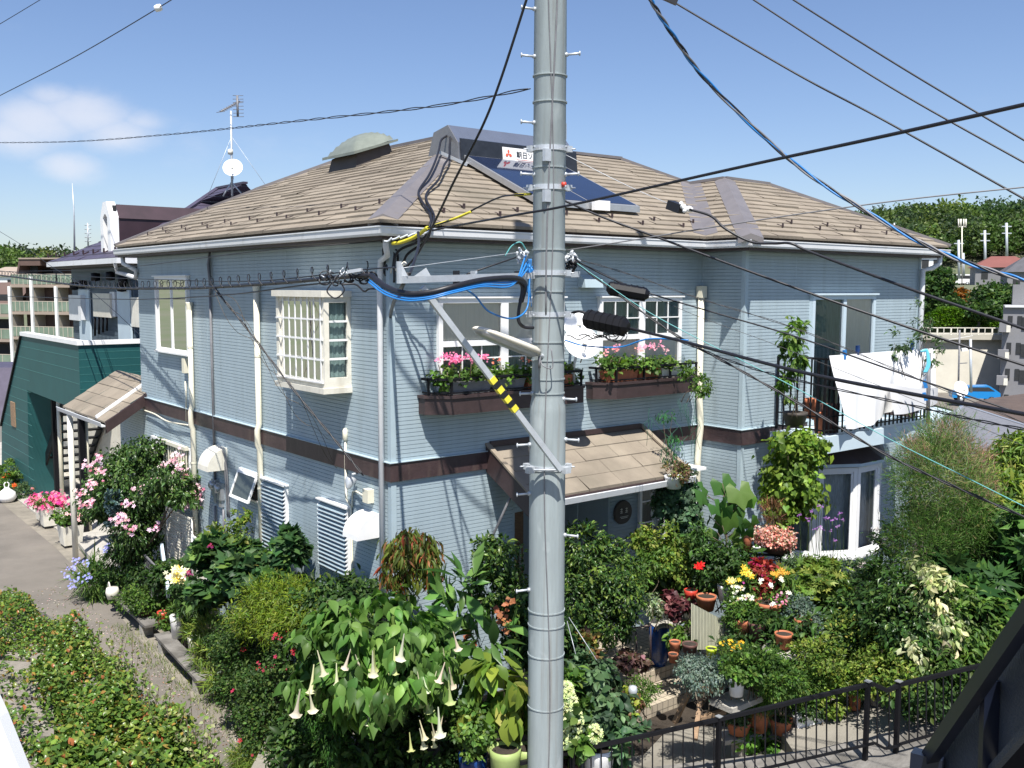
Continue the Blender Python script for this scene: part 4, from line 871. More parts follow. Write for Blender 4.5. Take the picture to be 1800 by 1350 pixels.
b = MB(); b.box((4.62, 2.3, 7.7), (4.86, 2.5, 7.96)); b.build('header_tank', 'alum', sh)
b = MB(); b.box((3.6, .26, 6.36), (3.9, .33, 6.5)); b.build('label_plate', 'white', sh)
def hose(P): 
    b = MB(); b.tube(spline(P, 10), .016, 8); return b.build('hose', 'rubber', sh)
hose([(X0_-.01, 2.45, 7.55), (2.35, 2.32, 7.45), (2.12, 2.05, 7.25), (1.7, 1.55, zB(1.5, 1.5)+.16), (1.3, 1.1, zB(1, 1.1)+.10), (.85, .65, zB(.6, .6)+.06), (.62, .25, zB(.6, .25)+.06), (.45, -.2, 6.12), (.3, -.42, 5.98), (.2, -.4, 5.8), (.03, -.12, 5.65), (-.0, -.1, 5.3)])
hose([(X0_-.01, 2.35, 7.52), (2.42, 2.2, 7.35), (2.2, 1.9, 7.15), (1.8, 1.45, zB(1.5, 1.5)+.14), (1.4, 1.0, zB(1, 1.0)+.10), (.95, .6, zB(.6, .6)+.05), (.70, .25, zB(.6, .25)+.06), (.5, -.2, 6.12), (.34, -.40, 5.98), (.26, -.38, 5.78), (.16, -.1, 5.6), (.12, -.08, 5.2)])
# maker's plate: white board with red leaf mark and the lettering that shows left of the pole
SX = 3.36; sg_ = MB(); sx0, sx1 = SX, SX+.92; yS = 2.075
sl = lambda z: 2.095+(z-7.13)*.11-.012
sg_.hexa([(sx0, sl(7.20), 7.20), (sx1, sl(7.20), 7.20), (sx1, sl(7.20)+.006, 7.20), (sx0, sl(7.20)+.006, 7.20), (sx0, sl(7.425), 7.425), (sx1, sl(7.425), 7.425), (sx1, sl(7.425)+.006, 7.425), (sx0, sl(7.425)+.006, 7.425)])
sgn = sg_.build('maker_plate', 'white', tk)
MT['signred'] = mat('sign_red', (.62, .10, .05), .5, .05, 5); MT['signblack'] = mat('sign_black', (.01, .01, .012), .5, .05, 5)
def text(s, x, z, size, m, parent, name='lettering'):
    cu_ = bpy.data.curves.new('t', 'FONT'); cu_.body = s; cu_.size = size; cu_.extrude = .0015
    o = bpy.data.objects.new('t', cu_); COL.objects.link(o); dg = bpy.context.evaluated_depsgraph_get(); me = bpy.data.meshes.new_from_object(o.evaluated_get(dg)); bpy.data.objects.remove(o)
    n = len(me.vertices); co = np.zeros(n*3); me.vertices.foreach_get('co', co); co = co.reshape(-1, 3)
    r = np.array(parent['_o']); P = np.stack([x+co[:, 0], np.array([sl(z+c)-.004 for c in co[:, 1]])-co[:, 2], z+co[:, 1]], 1)-r
    me.vertices.foreach_set('co', P.ravel()); me.materials.clear(); me.materials.append(MT[m]); me.update()
    o = bpy.data.objects.new(name, me); COL.objects.link(o); o.parent = parent; o['_o'] = [float(c) for c in r]; return o
text('朝日ソーラー', SX+.27, 7.285, .115, 'signblack', tk); text('Asahi', SX+.055, 7.208, .038, 'signblack', tk)
b = MB()
for a in (90, 210, 330):
    ca, sa = math.cos(R(a)), math.sin(R(a)); cx_, cz_ = SX+.115, 7.325; ww = .020 if a == 90 else .026; ll = .066
    P_ = [(0, 0), (ll*.5, ww), (ll, .012), (ll, -.012), (ll*.5, -ww)]
    b.prism([(cx_+x*ca-y*sa, sl(cz_+x*sa+y*ca)-.006, cz_+x*sa+y*ca) for x, y in P_], (0, .004, 0))
b.build('mark', 'signred', tk)
b = MB(); b.hexa([(SX+.27, sl(7.25)-.004, 7.247), (SX+.86, sl(7.25)-.004, 7.247), (SX+.86, sl(7.25), 7.247), (SX+.27, sl(7.25), 7.247), (SX+.27, sl(7.25)-.004, 7.252), (SX+.86, sl(7.25)-.004, 7.252), (SX+.86, sl(7.25), 7.252), (SX+.27, sl(7.25), 7.252)]); b.build('mark', 'signred', tk)
def dish(c, r, axis, label, mastpts, lnb=True, grp=None):
    t = thing('satellite_dish', label, 'satellite dish', c, grp); c = np.array(c, float); ax = np.array(axis, float); ax /= np.linalg.norm(ax)
    b = MB(); b.lathe(c, [(0, 0), (r*.35, .012*r/.25), (r*.7, .05*r/.25), (r, .10*r/.25), (r*1.01, .095*r/.25), (r*.7, .04*r/.25), (0, -.02)], 28, axis=ax); b.build('reflector', 'white', t)
    b = MB(); e = c+ax*r*1.2+np.array([0, 0, -r*.35]); b.tube([c+ax*.02-(0, 0, r*.98), e-(0, 0, r*.3), e], .009, 6); b.build('arm', 'steel', t)
    b = MB(); b.tube([e, e-ax*.10], .03, 10); b.build('receiver', 'ivory', t)
    b = MB(); b.tube([c-ax*.02, c-ax*.12], .035, 8); b.tube(mastpts, .02, 8); b.build('mast', 'steel', t); return t
sdv = (-.30, -.62, .72)
dish(at(1020, 607, 12.9), .24, (-.35, -.72, .45), 'larger white satellite dish on the wall between the two flower windows', [at(1018, 610, 13.15), at(1009, 640, 13.2), at(1009, 672, 13.25), at(1009, 672, 13.6)])
dish(at(1012, 576, 13.1), .20, (-.35, -.72, .55), 'smaller white satellite dish tucked behind the larger one on the wall', [at(1012, 578, 13.3), at(1004, 600, 13.35), at(1004, 600, 13.7)])
# ============================================================ CABLES
def cable(name, label, pts, r, m, cat='cable', group=None, k=10, extra=None):
    P = spline([at(*p) for p in pts], k); b = MB(); b.tube(P, r, 6)
    o = b.build(name, m, base=P[0]); tag(o, label, cat, group); return P, o
def twist(name, label, pts, r, m, off=.012, turns=8, cat='cable'):
    P = spline([at(*p) for p in pts], 12); b = MB(); base = P[0]; Q = [np.array(P[0])]
    for a, c in zip(P[:-1], P[1:]):
        n = max(1, int(np.linalg.norm(c-a)/.12)); Q += [a+(c-a)*(j+1)/n for j in range(n)]
    for ph in (0, math.pi):
        b.tube([p+UP*off*math.sin(i*.7+ph)+RT*off*math.cos(i*.7+ph) for i, p in enumerate(Q)], r, 5)
    o = b.build(name, m, base=base); tag(o, label, cat); return Q
twist('service_cable', 'twisted dark cable running left across the sky from the pole to the far left', [(-60, 251, 30), (120, 249, 25), (300, 236, 20), (520, 213, 14), (760, 187, 11), (930, 156, 9.35)], .006, 'rubber', .012)
cable('overhead_wire', 'thin wire slanting across the upper left sky with a white spacer on it', [(-40, 190, 14), (0, 168, 13), (130, 101, 11), (278, 14, 9.5), (330, -20, 9)], .005, 'rubber')
b = MB(); c = at(278, 14, 9.5); b.lathe(c, [(0, -.04), (.03, -.03), (.035, 0), (.03, .03), (0, .04)], 12, axis=(1, -1, .4)); tag(b.build('wire_spacer', 'white', base=c), 'white knob clipped on the thin wire in the upper left sky', 'insulator')
cable('overhead_wire', 'short thin wire cutting the top left corner of the sky', [(-30, 58, 12), (0, 42, 12), (80, -6, 12)], .004, 'rubber')
cable('power_cable', 'thick black cable rising from the roof corner across the pole to the upper right', [(688, 426, 11.6), (760, 405, 11.2), (900, 379, 9.0), (1005, 360, 8.4), (1300, 294, 6.8), (1560, 238, 5.6), (1840, 175, 4.8)], .0115, 'rubber')
cable('power_cable', 'black cable falling from the top of the pole to the tangle at the house corner', [(935, -30, 8.6), (922, 10, 8.7), (880, 140, 9.0), (848, 222, 9.3), (800, 315, 9.9), (768, 382, 10.5), (738, 440, 11.2), (715, 468, 11.4), (700, 474, 11.55)], .013, 'rubber')
cable('power_cable', 'black cable end hanging from the roof corner down to the crossarm', [(735, 408, 9.4), (736, 430, 9.2), (728, 460, 8.6), (720, 482, 8.2)], .013, 'rubber')
cable('yellow_sleeve', 'yellow insulating sleeve on the cable under the near roof corner', [(690, 428, 11.3), (705, 426, 11.2), (730, 416, 11), (752, 400, 10.8)], .022, 'yellow', 'cable sleeve')
cable('guarded_cable', 'black cable with yellow wrapped lengths climbing from the roof corner to the pole', [(752, 400, 10.8), (800, 384, 10.4), (870, 350, 9.9), (900, 343, 9.5), (935, 341, 9.3)], .009, 'rubber')
cable('yellow_sleeve', 'yellow sleeve on the rising cable left of the pole above the gutter', [(765, 396, 10.75), (800, 384, 10.4), (828, 372, 10.2)], .014, 'yellow', 'cable sleeve')
cable('yellow_sleeve', 'small yellow and black sleeve where the cable meets the pole', [(905, 343, 9.5), (932, 341, 9.3)], .014, 'yellow', 'cable sleeve')
# tangle at the corner
tg = MB()
for k in range(9):
    c = at(686+rng.normal()*4, 452+rng.normal()*6, 11.75); tg.tube([c+RT*(.06+.02*rng.random())*math.cos(t)*(.7)+UP*(.16)*math.sin(t)+_f2*rng.normal()*.01 for t in np.linspace(0, 6.0, 16)], .014, 5)
tg.tube(spline([at(672, 425, 11.8), at(684, 432, 11.7), at(692, 450, 11.7), at(686, 475, 11.7), at(678, 466, 11.7)]), .02, 6)
tag(tg.build('cable_coil', 'rubber', base=at(686, 450, 11.75)), 'black tangle of coiled cable under the near roof corner', 'cable coil')
b = MB()
for k in range(6): b.tube(spline([at(675+k*14, 424-k*2.6, 11.2), at(682+k*14, 421-k*2.6+rng.normal()*2, 11.2), at(689+k*14, 418-k*2.6, 11.2)]), .014, 6)
tag(b.build('cable_clamp', 'steel', base=at(680, 424, 11.2)), 'silver clamps joining cables under the roof corner', 'clamp')
b = MB(); b.tube(spline([at(700, 474, 11.55), at(690, 470, 11.6), at(687, 480, 11.65)]), .01, 5); b.tube([at(697, 475, 11.5), at(712, 462, 11.4)], .024, 6); tag(b.build('cable_end', 'ivory', base=at(700, 470, 11.5)), 'pale stripped cable end beside the black coil', 'cable end')
# main telephone bundle on the left, with its spiral loops
bund = [(-80, 478, 34), (0, 484, 29), (150, 503, 21), (300, 507, 15.5), (450, 500, 11.6), (600, 487, 9.2), (652, 484, 8.7)]
Pb, _ = cable('telephone_bundle', 'thick black telephone cable bundle crossing the alley wall to the crossarm', bund, .024, 'rubber')
cable('telephone_bundle', 'second thin messenger wire just above the black bundle on the left', [(-80, 462, 34), (0, 476, 29), (150, 486, 21), (300, 492, 15.5), (450, 494, 11.6), (640, 474, 8.8), (704, 470, 8.05)], .007, 'rubber')
cable('telephone_bundle', 'lower thin black wire sagging under the bundle across the small window', [(-80, 515, 34), (0, 520, 29), (120, 524, 22), (250, 526, 16.5), (400, 518, 12.6), (520, 503, 10.4), (600, 495, 9.2)], .009, 'rubber')
lp_ = MB(); Q = []
for a, c in zip(Pb[:-1], Pb[1:]):
    n = max(1, int(np.linalg.norm(c-a)/.05)); Q += [a+(c-a)*j/n for j in range(n)]
s_ = 0; lp_pts = []
for i, p in enumerate(Q):
    s_ = i*.05; a = 2*math.pi*s_/.42; lp_pts.append(p+UP*(.055+.075*math.sin(a))+_f2*.05*math.cos(a)+RT*.03*math.cos(a))
lp_.tube(lp_pts, .006, 5); tag(lp_.build('hanger_spiral', 'rubber', base=lp_pts[0]), 'thin spiral hanger looping round the black bundle on the left', 'cable hanger')
tg = MB()
for k in range(22):
    x = 560+95*rng.random(); y = 489-.05*(x-600)+4*rng.normal(); c = at(x, y, 8.9); rr_ = .02+.03*rng.random(); ph = rng.random()*6
    tg.tube([c+RT*rr_*math.cos(t+ph)+UP*rr_*.9*math.sin(t+ph)+_f2*.02*math.sin(2*t) for t in np.linspace(0, 4.6, 12)], .005+.004*rng.random(), 5)
tg.tube(spline([at(585, 495, 8.9), at(575, 512, 8.9), at(590, 524, 8.9), at(605, 510, 8.9), at(595, 492, 8.9)]), .007, 5)
tg.tube(spline([at(600, 500, 8.8), at(625, 500, 8.8), at(640, 512, 8.7), at(650, 508, 8.6), at(680, 508, 8.4)]), .009, 5)
tag(tg.build('cable_tangle', 'rubber', base=at(610, 490, 8.9)), 'messy knot of thin black wires where the bundle nears the crossarm', 'wire tangle')
b = MB()
for k in range(16):
    x = 560+90*rng.random(); y = 482+3*rng.normal()-.02*(x-600); c = at(x, y, 8.85); dv = rdir(1)[0]*.022; b.tube([c-dv, c+dv], .006, 5)
b.bar(at(612, 478, 8.85), at(636, 474, 8.8), .03); tag(b.build('cable_clamp', 'steel', base=at(610, 480, 8.85)), 'row of bright metal clamps on the bundle above the bay window', 'clamp')
U_ = [(652, 484, 8.7), (680, 505, 8.35), (715, 516, 8.05), (755, 514, 7.95), (800, 503, 8.0), (850, 492, 8.3), (905, 489, 8.7), (922, 500, 9.0), (916, 530, 9.1)]
cable('telephone_bundle', 'thick black bundle hanging in a curve below the crossarm', U_, .026, 'rubber')
for k in range(3):
    cable('fibre_cable', ['upper bright blue cable strapped under the crossarm', 'middle bright blue cable strapped under the crossarm', 'lower bright blue cable strapped under the crossarm'][k], [(x-2*k, y+5+3.5*k, d-.03*k) for x, y, d in U_[:-2]]+[(930-3*k, 470-10*k, 9.05)], .0085, 'bluecab')
cable('fibre_cable', 'blue cable drooping in a loop over the left window beside the pole', [(808, 502, 8.15), (835, 520, 8.3), (860, 548, 8.5), (900, 560, 8.8), (925, 545, 9.0), (930, 510, 9.05), (931, 465, 9.1)], .0085, 'bluecab')
cable('riser_loop', 'black cable looping at the left edge of the pole above the lamp', [(905, 490, 8.95), (918, 505, 9.0), (912, 545, 9.0), (912, 565, 9.0), (922, 575, 9.05), (938, 576, 9.1)], .016, 'rubber')
cable('black_conduit', 'black flexible duct dropping behind the corner downpipe', [(716, 482, 8.3), (706, 505, 8.6), (692, 532, 10.5), (686, 560, 11.8), (684, 600, 11.9), (684, 760, 11.92)], .02, 'rubber')
for px in (802, 910, 833): b = MB(); c = at(px, 488, 8.0+(px-706)/310*1.6); b.bar(c+(0, 0, .06), c-(0, 0, .06), .075, .02); tag(b.build('cable_strap', 'rubber' if px != 833 else 'steel', base=c), {802: 'black strap on the crossarm nearer its free end', 910: 'black strap on the crossarm nearest the pole', 833: 'grey strap on the crossarm between the black ones'}[px], 'strap')
twist('service_drop', 'thick black drop wire slanting from the bundle to the near house corner lamp', [(376, 505, 13.2), (440, 585, 13.0), (520, 690, 12.7), (590, 775, 12.4), (638, 835, 12.15)], .008, 'rubber', .010)
for k in range(3):
    cable('dead_vine', ['upper straggling dry tendril beside the slanting drop wire', 'middle straggling dry tendril beside the slanting drop wire', 'lowest straggling dry tendril beside the slanting drop wire'][k], [(378+3*k, 515, 13.2)]+[(378+k*8+(x-378)*.9, 515+(x-378)*(1.25+.05*k)+18*math.sin(x*.05+k*2), 13.0) for x in range(400, 600, 22)], .003, 'bark', 'dry vine')
cable('service_drop', 'thin wire crossing the far left gutter down to the socket on the alley wall', [(-20, 395, 30), (45, 435, 27), (90, 468, 25), (160, 512, 22), (245, 588, 19), (325, 672, 17.3)], .006, 'rubber')
cable('overhead_wire', 'thin wire running along under the left eave toward the pole', [(-60, 478, 34), (140, 475, 22), (240, 468, 17), (450, 442, 12.3), (640, 426, 11.7), (700, 420, 11.2)], .006, 'rubber')
cable('stay_wire', 'upper fine steel wire from crossarm to the pole', [(708, 471, 8.0), (850, 452, 8.6), (925, 442, 9.2)], .003, 'steel')
cable('service_cable', 'black double cable from behind the crossarm up to the pole clamps', [(820, 482, 8.9), (870, 465, 9.0), (920, 448, 9.2)], .008, 'rubber')
# clamps beside the pole
def knot(px, py, d, label, m='steel', n=22, s=.05):
    b = MB(); c = at(px, py, d)
    b.tube([c-RT*s, c+RT*s], .012, 6)
    for k in range(n): q = c+(rng.normal(size=3)*s*.6).clip(-s, s); dv = rdir(1)[0]*.035; b.tube([q-dv, q+dv], .007+.006*rng.random(), 5)
    return tag(b.build('clamp_cluster', m, base=c), label, 'clamps')
knot(918, 450, 9.1, 'cluster of silver wire clamps on the left of the pole above the crossarm'); knot(1003, 452, 9.3, 'cluster of silver wire clamps on the right of the pole above the crossarm')
knot(930, 475, 9.15, 'bluish knot of wire ends left of the pole at crossarm height', 'bluecab', 14, .04); knot(1004, 468, 9.3, 'dark knot of wire ends right of the pole at crossarm height', 'rubber', 18, .05)
cable('fibre_cable', 'teal cable curling up beside the left of the pole under the gutter', [(888, 450, 9.1), (900, 432, 9.1), (915, 426, 9.1), (925, 440, 9.15)], .007, 'teal')
for k in range(4): cable('fibre_cable', ['first blue wire hanging down the left side of the pole', 'second blue wire hanging down the left side of the pole', 'third blue wire hanging down the left side of the pole', 'fourth blue wire hanging down the left side of the pole'][k], [(928+2*k, 455, 9.1), (926+2*k, 480+3*k, 9.1), (932-2*k, 510, 9.1), (934, 540-6*k, 9.15)], .0042, 'bluecab')
# right hand side
PR = (1000, 452, 9.3)
cable('telephone_bundle', 'thick black cable leaving the lower closure toward the far right', [(1000, 552, 9.3), (1022, 548, 9.2), (1060, 565, 9.1), (1110, 578, 8.9), (1200, 600, 8.3), (1400, 652, 7.2), (1600, 692, 6.3), (1840, 735, 5.4)], .014, 'rubber')
Ql = twist('telephone_bundle', 'twisted black cable running just under the thick one to the right', [(1190, 598, 8.3), (1300, 640, 7.8), (1400, 668, 7.2), (1600, 712, 6.3), (1700, 735, 5.9), (1840, 762, 5.4)], .004, 'rubber', .006)
twist('service_drop', 'double black wire falling from the pole clamps to the lower right corner shrubs', [PR, (1090, 520, 9.2), (1190, 590, 9.0), (1300, 650, 8.7), (1420, 718, 8.4), (1560, 800, 8.0), (1700, 865, 7.6), (1840, 925, 7.2)], .0065, 'rubber', .007)
cable('fibre_cable', 'long teal wire dropping from the pole across the balcony to the lower right', [PR, (1050, 488, 9.2), (1160, 560, 9.0), (1380, 672, 8.6), (1560, 770, 8.2), (1700, 840, 7.8), (1840, 910, 7.4)], .004, 'teal')
cable('telephone_bundle', 'black cable through the upper closure passing over the right windows', [PR, (1075, 490, 9.3), (1130, 512, 9.3), (1250, 548, 9.0), (1400, 592, 8.6), (1600, 662, 8.0), (1840, 742, 7.4)], .008, 'rubber')
twist('service_drop', 'twisted wire just above the black cable over the right windows', [PR, (1100, 480, 9.3), (1230, 525, 9.2), (1400, 578, 9.0), (1600, 660, 8.7), (1840, 760, 8.3)], .003, 'rubber', .006)
cable('overhead_wire', 'fine wire crossing the jutting wall corner down toward the laundry', [PR, (1200, 545, 9.2), (1360, 605, 9.0), (1600, 700, 8.6), (1840, 800, 8.2)], .0025, 'rubber')
cable('fibre_cable', 'blue cable sagging across the satellite dish toward the right', [(993, 598, 9.3), (1030, 608, 9.3), (1090, 610, 9.2), (1140, 596, 9.0), (1210, 598, 8.7)], .008, 'bluecab')
cable('power_cable', 'straight black cable from the pole across the right roof edge to the far right', [(990, 352, 9.3), (1060, 382, 9.1), (1155, 417, 8.9), (1389, 503, 8.3), (1622, 584, 7.8), (1840, 655, 7.3)], .011, 'rubber')
cable('power_cable', 'black cable leaving the white wrapped joint over the valley of the roof', [(1212, 368, 8.6), (1250, 380, 8.5), (1275, 402, 8.4), (1320, 425, 8.3), (1360, 428, 8.2), (1390, 428, 8.1), (1430, 445, 8.0), (1600, 508, 7.4), (1700, 543, 7.1), (1840, 592, 6.7)], .012, 'rubber')
cable('stay_wire', 'fine grey stay wire from the pole to the white wrapped joint', [(990, 270, 9.3), (1100, 325, 9.0), (1180, 360, 8.7)], .003, 'steel')
b = MB(); b.bar(at(1178, 360, 8.75), at(1200, 368, 8.65), .10, .08); tag(b.build('cable_joint', 'rubber', base=at(1190, 364, 8.7)), 'black joint box on the cable in front of the roof valley', 'cable joint')
b = MB()
for k in range(14): q = at(1196+20*rng.random(), 366+6*rng.normal()*.6, 8.62); b.lathe(q, [(0, -.02), (.022, -.01), (.022, .01), (0, .02)], 6, axis=rdir(1)[0])
tag(b.build('joint_wrap', 'white', base=at(1205, 366, 8.6)), 'crumpled white wrapping on the cable joint in front of the roof', 'wrapping')
MT['wirenavy'] = MT['rubber']
cable('power_cable', 'upper of the three straight black lines in the right sky', [(1370, -20, 12), (1395, 0, 12), (1600, 128, 11), (1840, 270, 10)], .011, 'rubber')
cable('power_cable', 'middle of the three straight black lines in the right sky', [(1300, -20, 12), (1325, 0, 12), (1560, 150, 11), (1840, 308, 10)], .011, 'rubber')
cable('power_cable', 'lowest of the three straight black lines in the right sky', [(1150, -20, 12), (1185, 4, 12), (1400, 130, 11.3), (1560, 215, 11), (1840, 372, 10)], .011, 'rubber')
b = MB(); b.bar(at(1165, -6, 12), at(1190, 5, 12), .06); tag(b.build('cable_clamp', 'rubber', base=at(1178, 0, 12)), 'black clamp on the lowest line at the top edge', 'clamp')
TW = [(1135, -20, 7), (1150, 10, 7), (1190, 72, 7.2), (1250, 150, 7.5), (1390, 282, 7.6), (1520, 370, 7.4), (1640, 437, 7.2), (1740, 475, 7), (1840, 502, 6.8)]
Pt = spline([at(*p) for p in TW], 14)
for k, (m_, lb) in enumerate([('rubber', 'black strand of the three strand cable sweeping down the right sky'), ('bluecab', 'blue strand of the three strand cable sweeping down the right sky'), ('ivory', 'pale grey strand of the three strand cable sweeping down the right sky')]):
    b = MB(); b.tube([p+UP*.011*math.sin(i*.42+k*2.1)+RT*.011*math.cos(i*.42+k*2.1) for i, p in enumerate(Pt)], .008, 6); tag(b.build('triplex_cable', m_ if k < 2 else 'greycab', base=Pt[0]), lb, 'cable', 'strands of the sweeping cable')
cable('stay_wire', 'straight grey wire from the pole along the right gutter to the far right', [(995, 440, 9.3), (1100, 424, 9.0), (1210, 406, 8.7), (1400, 377, 8.2), (1600, 350, 7.8), (1840, 325, 7.4)], .006, 'greycab')
def closure(p, q, r_, label):
    b = MB(); p = at(*p); q = at(*q); d = (q-p)/np.linalg.norm(q-p); b.tube([p-d*.03, p, q, q+d*.04], [r_*.5, r_, r_, r_*.5], 8, sm=False)
    for k in range(6): c = p+(q-p)*(k+.5)/6; b.tube([c-d*.008, c+d*.008], r_*1.08, 8, sm=False)
    b.bar(p-(0, 0, r_*.9), q-(0, 0, r_*.9), .03); return tag(b.build('cable_closure', 'black', base=p), label, 'cable closure', 'cable closures right of the pole')
closure((1072, 506, 9.25), (1134, 517, 9.2), .062, 'smaller black ribbed cable closure above the right window')
closure((1032, 560, 9.1), (1098, 574, 8.9), .085, 'larger black ribbed cable closure over the satellite dish')
tg = MB()
for k in range(5):
    c = at(1010+60*rng.random(), 590+4*rng.normal(), 9.1); tg.tube([c+RT*.22*(t-.5)+UP*.02*math.sin(t*7+k) for t in np.linspace(0, 1, 12)], .005, 5)
for k in range(5): c = at(1078+8*rng.normal(), 588+4*rng.normal(), 8.95); rr_ = .04+.03*rng.random(); tg.tube([c+RT*rr_*1.3*math.cos(t)+UP*rr_*math.sin(t) for t in np.linspace(0, 6.2, 16)], .004, 5)
tag(tg.build('cable_tangle', 'rubber', base=at(1050, 590, 9.1)), 'frayed black wires hanging under the larger cable closure', 'wire tangle')
# ============================================================ NEIGHBOURING BUILDINGS
nb = thing('neighbour_house', 'blue grey apartment house with purple roof and white arched dormer beyond the blue house', 'house', (2, 18, -.6))
XN = 1.75; YN0, YN1 = 15.0, 20.6
siding(frm((XN, 0, 0), (0, 1, 0), (-1, 0, 0)), YN0, YN1, -.6, 5.75, MT['siding'] if False else 'sidingdk', .12, .01, nb) if 'sidingdk' in MT else None
MT['sidingdk'] = mat('siding_dark_blue', (.075, .105, .13), .55, .1, 1.2, .06, 60)
siding(frm((XN, 0, 0), (0, 1, 0), (-1, 0, 0)), YN0, YN1, -.6, 5.75, 'sidingdk', .12, .012, nb)
siding(frm((XN, YN0, 0), (1, 0, 0), (0, -1, 0)), 0, 8, -.6, 5.75, 'sidingdk', .12, .012, nb)
b = MB(); b.box((XN+.02, YN0+.02, -.6), (XN+8, YN1, 5.75)); b.build('inner_wall', 'sidingdk', nb)
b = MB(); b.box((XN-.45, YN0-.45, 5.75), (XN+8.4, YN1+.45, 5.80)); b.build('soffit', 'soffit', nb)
b = MB(); b.box((XN-.55, YN0-.55, 5.80), (XN-.45, YN1+.5, 5.93)); b.box((XN-.45, YN0-.55, 5.80), (XN+8.4, YN0-.45, 5.93)); b.build('gutter', 'gutter', nb)
rz0 = 5.93; sN = .52; xe = XN-.5; ye = YN0-.5; y2 = YN1+.5
shingles([(xe, ye), (xe+4.3, ye+4.3), (xe+4.3, y2-4.3), (xe, y2)], lambda p: p[0]-xe, 'roof', nb, 'purple', sN, rz0, .28, .02)
shingles([(xe, ye), (xe+8.6, ye), (xe+4.3, ye+4.3)], lambda p: p[1]-ye, 'roof', nb, 'purple', sN, rz0, .28, .02)
shingles([(xe, y2), (xe+4.3, y2-4.3), (xe+8.6, y2)], lambda p: y2-p[1], 'roof', nb, 'purple', sN, rz0, .28, .02)
b = MB(); rt = rz0+sN*4.3; b.bar((xe, ye, rz0+.03), (xe+4.3, ye+4.3, rt+.03), .14, .06); b.bar((xe+4.3, ye+4.3, rt+.03), (xe+4.3, y2-4.3, rt+.03), .14, .06); b.build('ridge_cap', 'purple', nb)
# dormer with arched white front
def dorm():
    c = at(185, 400, 25.6); y = c[1]; hw = .42; z0 = at(185, 443, 25.6)[2]; zs = at(185, 383, 25.6)[2]; zt = at(185, 355, 25.6)[2]; x = c[0]
    d_ = MB(); out_ = [(-hw, z0), (-hw, zs), (-hw*.35, zt), (hw*.35, zt), (hw, zs), (hw, z0)]; inn = [(-hw+.24, z0), (-hw+.24, zs), (-.04, zt-.32), (.04, zt-.32), (hw-.24, zs), (hw-.24, z0)]
    for i in range(5):
        q = [(x, y+out_[i][0], out_[i][1]), (x, y+out_[i+1][0], out_[i+1][1]), (x, y+inn[i+1][0], inn[i+1][1]), (x, y+inn[i][0], inn[i][1])]; d_.prism(q, (.22, 0, 0))
    dd = d_.build('dormer', 'white', nb)
    b = MB(); b.box((x+.12, y-hw+.1, z0), (x+.20, y+hw-.1, zt-.1)); b.build('shade_backing', 'dark', dd)  # solid dark slab, its colour stands for the shade inside the arch
    b = MB(); roofp = [(-hw-.02, zs-.02), (-hw*.3, zt-.06), (hw*.3, zt-.06), (hw+.02, zs-.02)]; XL = 3.6
    b.prism([(x+.22, y+a, z) for a, z in roofp], (XL, 0, 0)); b.build('dormer_roof', 'purpledk', dd)
    b = MB(); b.box((x+.22, y-hw+.01, z0-1.5), (x+.22+XL, y+hw-.01, zs-.02)); b.build('dormer_wall', 'purpledk', dd)
dorm()
shb = []
for (x0, x1, y0, y1, m_) in [(143, 158, 509, 600, 'bluewin'), (211, 230, 510, 600, 'bluewin')]:
    p0_, p1_ = onx(x0, y1, XN-.03), onx(x1, y0, XN-.03); b = MB(); b.box((XN-.07, min(p0_[1], p1_[1]), p0_[2]), (XN-.02, max(p0_[1], p1_[1]), p1_[2])); b.build('door', m_, nb)
for (x0, x1, y0, y1, m_, nm, dx) in [(164, 192, 516, 556, 'lamp', 'meter_cabinet', .16), (194, 201, 513, 556, 'gutter', 'duct', .1), (231, 244, 523, 574, 'ivory', 'shutter', .06), (122, 137, 519, 562, 'gutter', 'window_screen', .12), (138, 141, 519, 562, 'gutter', 'duct', .2)]:
    p0_, p1_ = onx(x0, y1, XN-dx), onx(x1, y0, XN-dx); b = MB(); b.box((XN-dx, min(p0_[1], p1_[1]), p0_[2]), (XN-.02, max(p0_[1], p1_[1]), p1_[2])); b.build(nm, m_, nb)
b = MB()
for k in range(4): p = onx(167+7*k, 558, XN-.12); q = onx(167+7*k, 590-3*k, XN-.1); b = MB(); b.tube([p, q], .03, 6); b.build('pipe', 'black', nb)
for (px, py) in [(168, 487), (194, 485), (216, 492), (130, 503), (145, 500), (214, 505)]: p = onx(px, py, XN-.15); b = MB(); b.lathe(p, [(0, -.12), (.12, -.1), (.12, .1), (0, .12)], 8); b.build('vent', 'black', nb)
b = MB(); b.tube([onx(203, 463, XN-.5), onx(205, 478, XN-.4), onx(246, 490, XN-.1), onx(246, 494, XN-.1)], .05, 8); b.build('downpipe', 'gutter', nb)
for i in range(8):
    y = ye+1.2+i*.95; zz = rz0+sN*.35; b = MB(); b.bar((xe+.45, y, zz+.08), (xe+.3, y, zz), .03); b.bar((xe+.3, y, zz), (xe+.3, y, zz+.12), .04); b.build('snow_guard', 'purpledk', nb)
